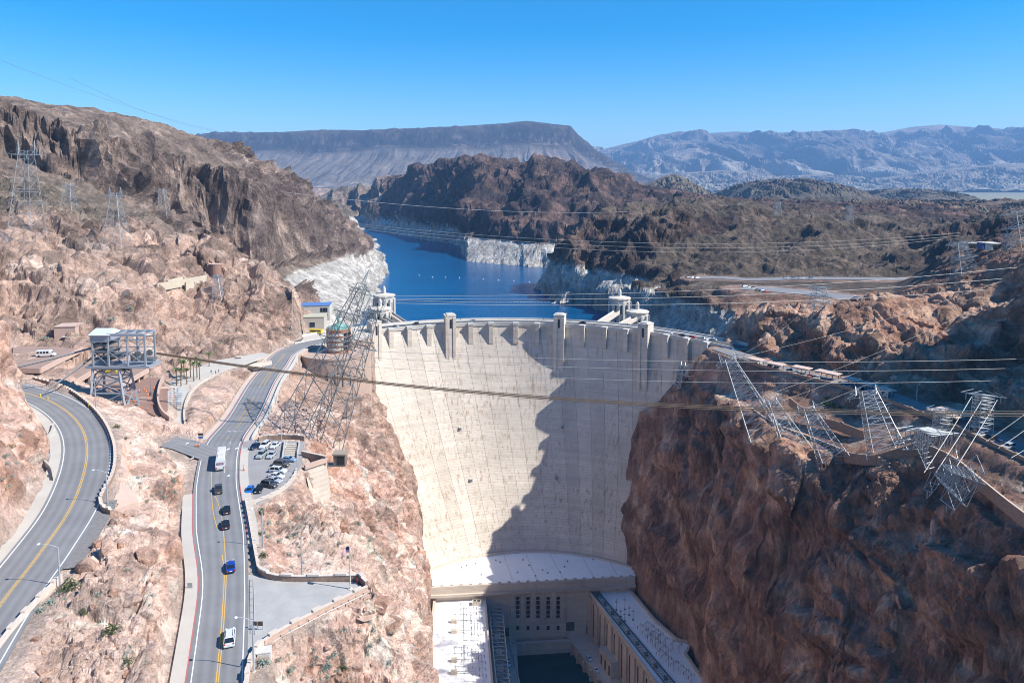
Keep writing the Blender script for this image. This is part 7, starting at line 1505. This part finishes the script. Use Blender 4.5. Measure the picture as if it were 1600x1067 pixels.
PM = [person_mesh('person_body', .12), person_mesh('person_body', .03)]; PB = {}
HAIR = MB().lathe((0, .015, 1.70), [(.095, -.06), (.112, .03), (.09, .10), (.02, .135)], 8); HB = None
for k, (px, py, z, c_, lab) in enumerate(((330, 584, 8.9, 'navy', 'visitor in dark blue at the left of the group on the palm terrace'), (337, 585, 8.9, 'grey', 'visitor in grey in the middle of the terrace group'), (342, 583, 8.9, 'black', 'visitor in black at the right of the terrace group'), (347, 584, 8.9, 'white', 'visitor in white behind the terrace group'), (297, 607, 9.05, 'red', 'visitor in a red shirt by the curved terrace edge'), (272, 612, 9.1, 'black', 'visitor in black above the shade panels'), (277, 613, 9.1, 'navy', 'visitor in navy above the shade panels'), (263, 620, 9.1, 'black', 'visitor in black beside the brown booth'), (405, 562, 6.2, 'red', 'visitor in red on the terrace by the bridge'), (402, 563, 6.2, 'grey', 'visitor in grey on the terrace by the bridge'), (291, 662, 9.1, 'black', 'visitor in black at the lower end of the curved edge'), (558, 913, 10.58, 'red', 'person in a red top leaning at the tip of the plaza'))):
    t = bpy.data.objects.new('person', PM[k % 2].copy()); COL.objects.link(t); t.data.materials.append(PAINTS[c_] if False else mat('cloth_' + c_, PAINTS[c_].node_tree.nodes['Principled BSDF'].inputs['Base Color'].default_value[:3], .9)); t.location = P(px, py, z=z); t.rotation_euler = (0, 0, k * 1.3); tag(t, lab, 'person', 'visitors on foot')
    h = HAIR.build('hair', mat('hair_dark', (.03, .02, .015), .8), t)
for k in range(26):
    px = 600 + k * 20.5
    if min(abs(px - q) for q in (584, 702, 875, 1010)) < 12: continue
    psi = face_psi(px); t = bpy.data.objects.new('person', PM[k % 2]); COL.objects.link(t); t.location = radial(psi, .6 if k % 3 else 13.6, 0, .02); t.rotation_euler = (0, 0, k * 2.1); tag(t, 'tiny visitor walking along the dam crest', 'person', 'visitors on the crest')
PM[0].materials.append(mat('cloth_navy', (.02, .03, .08), .9)); PM[1].materials.append(mat('cloth_dusty', (.3, .26, .24), .9))

# ------------------------------------------------------------------ plants
M_SAGE = mat('sage_leaf', (.24, .30, .25), .9, vary=.25, scale=3); M_GREEN = mat('creosote_leaf', (.075, .105, .035), .9, vary=.3, scale=3); M_STEM = mat('dry_stem', (.14, .10, .07), .9); M_PALM = mat('palm_leaf', (.075, .115, .03), .8, vary=.2, scale=2)
def bush_mesh(name, n, seed, h, m, lean=.5, leaf=.11):
    r = random.Random(seed); g = MB()
    for k in range(n):
        a = r.uniform(0, 2 * math.pi); e = r.uniform(.1, 1.45); d = r.uniform(.55, 1.0) ** .5 * (.8 + .35 * math.sin(a * 3 + seed)); c = Vector((math.cos(a) * math.cos(e) * d, math.sin(a) * math.cos(e) * d, math.sin(e) * d * h))
        q = Vector((r.gauss(0, 1), r.gauss(0, 1), r.gauss(0, 1))).normalized(); u = q.orthogonal().normalized() * leaf * r.uniform(.7, 1.4); v = q.cross(u).normalized() * leaf * r.uniform(.7, 1.4)
        g.add([c - u, c - v * .7, c + u, c + v * .7], [(0, 1, 2, 3)])
    o = g.build(name, m); me = o.data; bpy.data.objects.remove(o); return me
def stems_mesh(seed):
    r = random.Random(seed); g = MB()
    for k in range(6): a = r.uniform(0, 6.28); g.bar((0, 0, -.15), (math.cos(a) * .5, math.sin(a) * .5, .5), .035, 3, .015)
    o = g.build('stems', M_STEM); me = o.data; bpy.data.objects.remove(o); return me
SAGE = [bush_mesh('foliage', 150, s, .75, M_SAGE) for s in range(4)]; GREENB = [bush_mesh('foliage', 420, s + 20, .85, M_GREEN, leaf=.075) for s in range(3)]; STEMS = [stems_mesh(s) for s in range(2)]
def bush(p, size, kind, label, group, k, name='shrub'):
    t = thing(name, label, 'shrub', p, k * 1.7, group); me = (SAGE if kind == 's' else GREENB)[k % (4 if kind == 's' else 3)]
    f = bpy.data.objects.new('foliage', me); COL.objects.link(f); f.parent = t; f.scale = (size, size * (.85 + .3 * ((k * 7) % 5) / 5), size); s_ = bpy.data.objects.new('stems', STEMS[k % 2]); COL.objects.link(s_); s_.parent = t; s_.scale = (size,) * 3; return t
big = [(108, 921, 2.3, 'g', 'largest green bush, at the foot of the street lamp by the white parapet'), (78, 943, 1.2, 's', 'grey bush below the largest green bush'), (62, 955, 1.0, 's', 'pale sage bush beside the white parapet'), (132, 958, 1.1, 'g', 'round green bush in the middle of the near left slope'), (174, 988, 1.75, 'g', 'bushy bright green shrub below the ledge on the near left slope'), (157, 972, .7, 's', 'small pale sage bush left of the bright green shrub'), (202, 1012, .8, 's', 'pale sage bush just below the bright green shrub'), (197, 1021, .7, 's', 'lower of the paired pale sage bushes'), (200, 1036, 1.2, 'g', 'dark green bush low on the near left slope'), (228, 1033, .7, 's', 'pale sage bush right of the dark green bush'), (153, 930, .8, 's', 'sage bush beside the dark rust boulder'), (237, 932, .8, 's', 'sage bush on the slab above the lower road'), (197, 892, .6, 's', 'sage bush on the rounded outcrop'), (176, 792, 1.2, 'g', 'green bush at the end of the bend parapet'), (183, 668, 1.3, 'g', 'green bush outside the upper road bend'), (196, 686, .8, 'g', 'small green bush on the slope outside the bend'), (556, 745, 0, 'g', ''), (484, 748, 1.7, 'g', 'green bush against the tall pale retaining wall'), (407, 803, 1.7, 'g', 'tall green bush behind the notched pavement wall, upper one'), (406, 836, 1.0, 'g', 'small green bush behind the notched pavement wall, middle one'), (411, 870, 1.3, 'g', 'green bush behind the notched pavement wall, lowest one'), (412, 1038, 1.4, 's', 'pale bush beside the white utility box'), (535, 1046, 1.3, 'g', 'dark green bush on the lower slope under the plaza'), (17, 700, 1.2, 'g', 'green bush on the rock inside the upper road bend'), (438, 992, .9, 's', 'sage bush under the pink retaining wall'), (455, 1048, 1.2, 's', 'sage bush near the bottom edge right of the road')]
for k, (px, py, s, kd, lab) in enumerate(big):
    p = hit(px, py)
    if p and s: bush(p - Vector((0, 0, .05)), s, kd, lab, 'large bushes on the near slopes', k)
rs = random.Random(44); cnt = 0; k = 0
def scatter(n, box, poly, s0, s1, label, group, kind='s'):
    global cnt; made = 0; tries = 0
    while made < n and tries < n * 14:
        tries += 1; px, py = rs.uniform(box[0], box[2]), rs.uniform(box[1], box[3])
        if poly:
            ins = False; m_ = len(poly)
            for i in range(m_):
                (ax, ay), (bx, by) = poly[i], poly[(i + 1) % m_]
                if (ay > py) != (by > py) and px < (bx - ax) * (py - ay) / (by - ay) + ax: ins = not ins
            if not ins: continue
        p = hit(px, py)
        if p is None or (p.z > 0 and p.y > 700): continue
        ang = math.degrees(math.atan2(p.x, p.y)); j = min(int(np.searchsorted(TER_A, ang)), len(TER_A) - 1); i = min(int(np.searchsorted(TER_R, math.hypot(p.x, p.y))), len(TER_R) - 1)
        if TER_NAT[i, j] < .75: continue
        bush(p - Vector((0, 0, .08)), rs.uniform(s0, s1) * rs.uniform(.8, 1.2), kind, label, group, cnt); cnt += 1; made += 1
scatter(60, (405, 790, 600, 900), [(405, 800), (500, 740), (600, 800), (620, 890), (420, 890)], .55, 1.1, 'small grey green shrub on the pink slope between car park and plaza', 'shrubs between car park and plaza')
scatter(44, (410, 960, 670, 1067), [(420, 1020), (590, 945), (650, 990), (670, 1067), (420, 1067)], .5, 1.0, 'small grey green shrub on the slope under the plaza', 'shrubs under the plaza')
scatter(34, (185, 640, 300, 800), [(190, 660), (265, 690), (295, 780), (240, 820), (215, 760)], .45, .9, 'small grey green shrub between the two roads', 'shrubs between the roads')
scatter(16, (100, 820, 300, 1067), None, .25, .5, 'tiny sage tuft on the near left rocks', 'tufts on the near left rocks')
scatter(14, (0, 650, 80, 860), None, .4, .8, 'small sage shrub on the rock at the left edge', 'shrubs at the left edge')
scatter(62, (0, 400, 460, 540), None, .7, 1.5, 'grey green shrub on the big pink hill above the garage', 'shrubs on the pink hill')
scatter(30, (560, 640, 650, 860), None, .4, .9, 'small shrub on the steep rock beside the dam', 'shrubs beside the dam')
scatter(40, (1170, 580, 1420, 690), None, .6, 1.4, 'grey green shrub on the right bank between canopies and pylons', 'shrubs on the right bank')
scatter(10, (1280, 600, 1320, 640), None, 1.2, 2.0, 'larger green shrub on the right bank', 'green shrubs on the right bank', 'g')
scatter(20, (425, 600, 560, 700), None, .5, 1.0, 'green shrub under the left leaning pylons', 'shrubs under the left pylons', 'g')
# palms on the terrace
FR = []
def frond_mesh():
    g = MB(); n = 7; vs = []
    for i in range(n + 1):
        u = i / n; x = u * 2.1; z = .7 * u - 1.25 * u * u; w = .36 * math.sin(math.pi * (u * .9 + .08)); vs += [(x, -w, z - .12), (x, 0, z + .04), (x, w, z - .12)]
    for i in range(n): a = 3 * i; g.add([], []); g.f += [(a, a + 1, a + 4, a + 3), (a + 1, a + 2, a + 5, a + 4)]
    g.v = [tuple(v) for v in vs]; o = g.build('frond', M_PALM); me = o.data; bpy.data.objects.remove(o); return me
FROND = frond_mesh(); rp2 = random.Random(5)
for k, (px, py, h) in enumerate(((276, 602, 7.0), (283, 603, 7.4), (288, 592, 8), (292, 600, 6.6), (298, 590, 8.4), (303, 596, 8.2), (308, 590, 8.8), (312, 593, 7.4), (327, 572, 6.2), (284, 590, 7.6))):
    t = thing('palm_tree', 'fan palm with a thin brown trunk in the clump on the terrace' if px < 320 else 'single fan palm standing apart, right of the terrace clump', 'palm', P(px, py, z=9.0), k, 'palms on the terrace'); MB().lathe((0, 0, -.2), [(.34, 0), (.24, .8), (.2, h)], 8).build('trunk', mat('palm_trunk', (.20, .14, .09), .9, vary=.2, scale=4), t)
    MB().lathe((0, 0, h - 1.3), [(.22, 0), (.5, .3), (.4, 1.2), (.15, 1.5)], 8).build('dry_skirt', mat('dry_fronds', (.28, .21, .12), .9), t)
    for i in range(13):
        f = bpy.data.objects.new('frond', FROND); COL.objects.link(f); f.parent = t; f.location = (0, 0, h - .2); f.rotation_euler = (0, -R(rp2.uniform(-20, 45)), i * 2.4); s_ = rp2.uniform(.75, 1.05); f.scale = (s_, s_, s_)

# ------------------------------------------------------------------ boulders
def boulder_mesh(seed, col):
    bm = bmesh.new(); bmesh.ops.create_icosphere(bm, subdivisions=4, radius=1.0); r = random.Random(seed); pl = [(Vector((r.gauss(0, 1), r.gauss(0, 1), r.gauss(0, .8))).normalized(), r.uniform(.5, .82)) for _ in range(16)]
    co = np.array([v.co[:] for v in bm.verts]); n = fbm(co[:, 0] * 1.3 + seed, co[:, 1] * 1.3, co[:, 2] * 1.3, seed, 4); n2 = fbm(co[:, 0] * 5 + seed, co[:, 1] * 5, co[:, 2] * 5, seed + 9, 3)
    for v, q, q2 in zip(bm.verts, n, n2):
        for nn, d in pl:
            e = v.co.dot(nn) - d
            if e > 0: v.co -= nn * e
        v.co *= 1 + .10 * float(q) + .035 * float(q2)
    me = bpy.data.meshes.new('boulder'); bm.to_mesh(me); bm.free(); a = me.color_attributes.new('rock_colour', 'FLOAT_COLOR', 'POINT'); c = np.array(col) * (1 + .5 * n[:, None]); a.data.foreach_set('color', np.concatenate([np.clip(c, .02, .7), np.ones((len(c), 1))], 1).astype(np.float32).ravel()); me.materials.append(bpy.data.materials['canyon_rock']); return me
BM = [boulder_mesh(s, c) for s, c in ((1, (.50, .33, .25)), (2, (.55, .375, .295)), (3, (.42, .25, .175)), (4, (.53, .37, .29)), (5, (.46, .29, .21)))]
bl = [(130, 895, 4.2, 2.8, 0, 'largest rounded pink boulder on the edge of the upper road'), (160, 868, 3.4, 3.6, 1, 'tall pointed boulder leaning behind the largest one'), (148, 856, 2.4, 1.6, 2, 'dark rust boulder block at the top of the boulder heap'), (185, 856, 1.7, 1.5, 2, 'small square boulder in the cleft of the heap'), (150, 900, 1.5, 1.2, 3, 'small boulder wedged below the largest one'), (172, 932, 2.2, 1.6, 2, 'rust brown boulder beside a sage bush'), (195, 948, 4.6, 2.2, 3, 'broad light boulder shelf above the bright green shrub'), (225, 880, 5.4, 3.4, 4, 'wide rounded outcrop above the lower road'), (175, 820, 2.6, 1.5, 1, 'flat boulder below the end of the bend parapet'), (90, 975, 1.5, .9, 0, 'low pink stone on the open near left slope'), (52, 1003, 1.4, .9, 2, 'rust stone by the white parapet near the left edge'), (130, 1030, 1.8, 1.2, 3, 'cracked pink stone in the lower middle of the near left slope'), (110, 1012, 1.1, .7, 4, 'small stone above the cracked pink one'), (60, 1055, 1.6, 1.0, 0, 'pink stone in the bottom left corner'), (192, 1058, 1.5, 1.1, 2, 'upright stone at the bottom edge of the near left slope'), (150, 1050, 1.2, .8, 1, 'small pale stone near the bottom edge'), (497, 1040, 1.7, 1.3, 1, 'pale angular boulder on the gravel under the plaza'), (478, 1032, 1.1, .7, 3, 'thin slab stone left of the pale angular boulder'), (566, 972, 5.4, 2.6, 3, 'broad boulder at the corner below the plaza tip'), (590, 955, 4.6, 3.0, 2, 'rust boulder right of the plaza tip'), (612, 985, 5.6, 2.2, 4, 'flat boulder over the canyon below the plaza tip'), (535, 835, 4.4, 5.0, 2, 'large dark square rock above the plaza flag'), (500, 668, 5.0, 4.8, 4, 'rounded brown crag under the left pylons'), (545, 655, 7.0, 8.0, 3, 'tall rounded crag at the canyon edge before the dam'), (575, 615, 3.0, 9.0, 4, 'thin rock pinnacle standing against the dam face')]
for k, (px, py, s, hgt, v, lab) in enumerate(bl):
    p = hit(px, py)
    if p is None: continue
    o_ = bpy.data.objects.new('boulder', BM[v]); COL.objects.link(o_); o_.location = p + Vector((0, s * .35, hgt * .12)); o_.scale = (s * .55, s * .55, hgt * .6); o_.rotation_euler = (R(k * 7 % 20), R(k * 11 % 24 - 10), k * 1.9); tag(o_, lab, 'boulder', 'boulders on the near slopes')
cn2 = 0
rk = random.Random(77)
for k in range(120):
    px, py = rk.choice([(rk.uniform(20, 290), rk.uniform(940, 1067)), (rk.uniform(180, 290), rk.uniform(700, 950)), (rk.uniform(420, 640), rk.uniform(950, 1067)), (rk.uniform(410, 600), rk.uniform(780, 900))]); p = hit(px, py)
    if p is None: continue
    ang = math.degrees(math.atan2(p.x, p.y)); j = min(int(np.searchsorted(TER_A, ang)), len(TER_A) - 1); i = min(int(np.searchsorted(TER_R, math.hypot(p.x, p.y))), len(TER_R) - 1)
    if TER_NAT[i, j] < .95: continue
    o_ = bpy.data.objects.new('rock', BM[k % 5]); COL.objects.link(o_); s = rk.uniform(.25, .85); o_.location = p; o_.scale = (s, s * rk.uniform(.6, 1), s * rk.uniform(.45, .8)); o_.rotation_euler = (rk.uniform(-.4, .4), rk.uniform(-.4, .4), rk.uniform(0, 6)); tag(o_, 'loose pink rock lying on the near slopes', 'rock', 'loose rocks on the near slopes')
# ------------------------------------------------------------------ air
m = MB(); m.box((1500, 9000, 540), (46000, 22000, 1460))
hz = m.build('haze', None); tag(hz, kind='stuff')
hm = bpy.data.materials.new('haze'); hm.use_nodes = True; t = hm.node_tree; t.nodes.clear()
o = t.nodes.new('ShaderNodeOutputMaterial'); v = t.nodes.new('ShaderNodeVolumePrincipled')
v.inputs['Color'].default_value = (.30, .57, 1.0, 1); v.inputs['Density'].default_value = 6.2e-5; v.inputs['Anisotropy'].default_value = .0
t.links.new(v.outputs[0], o.inputs['Volume']); hz.data.materials.append(hm)
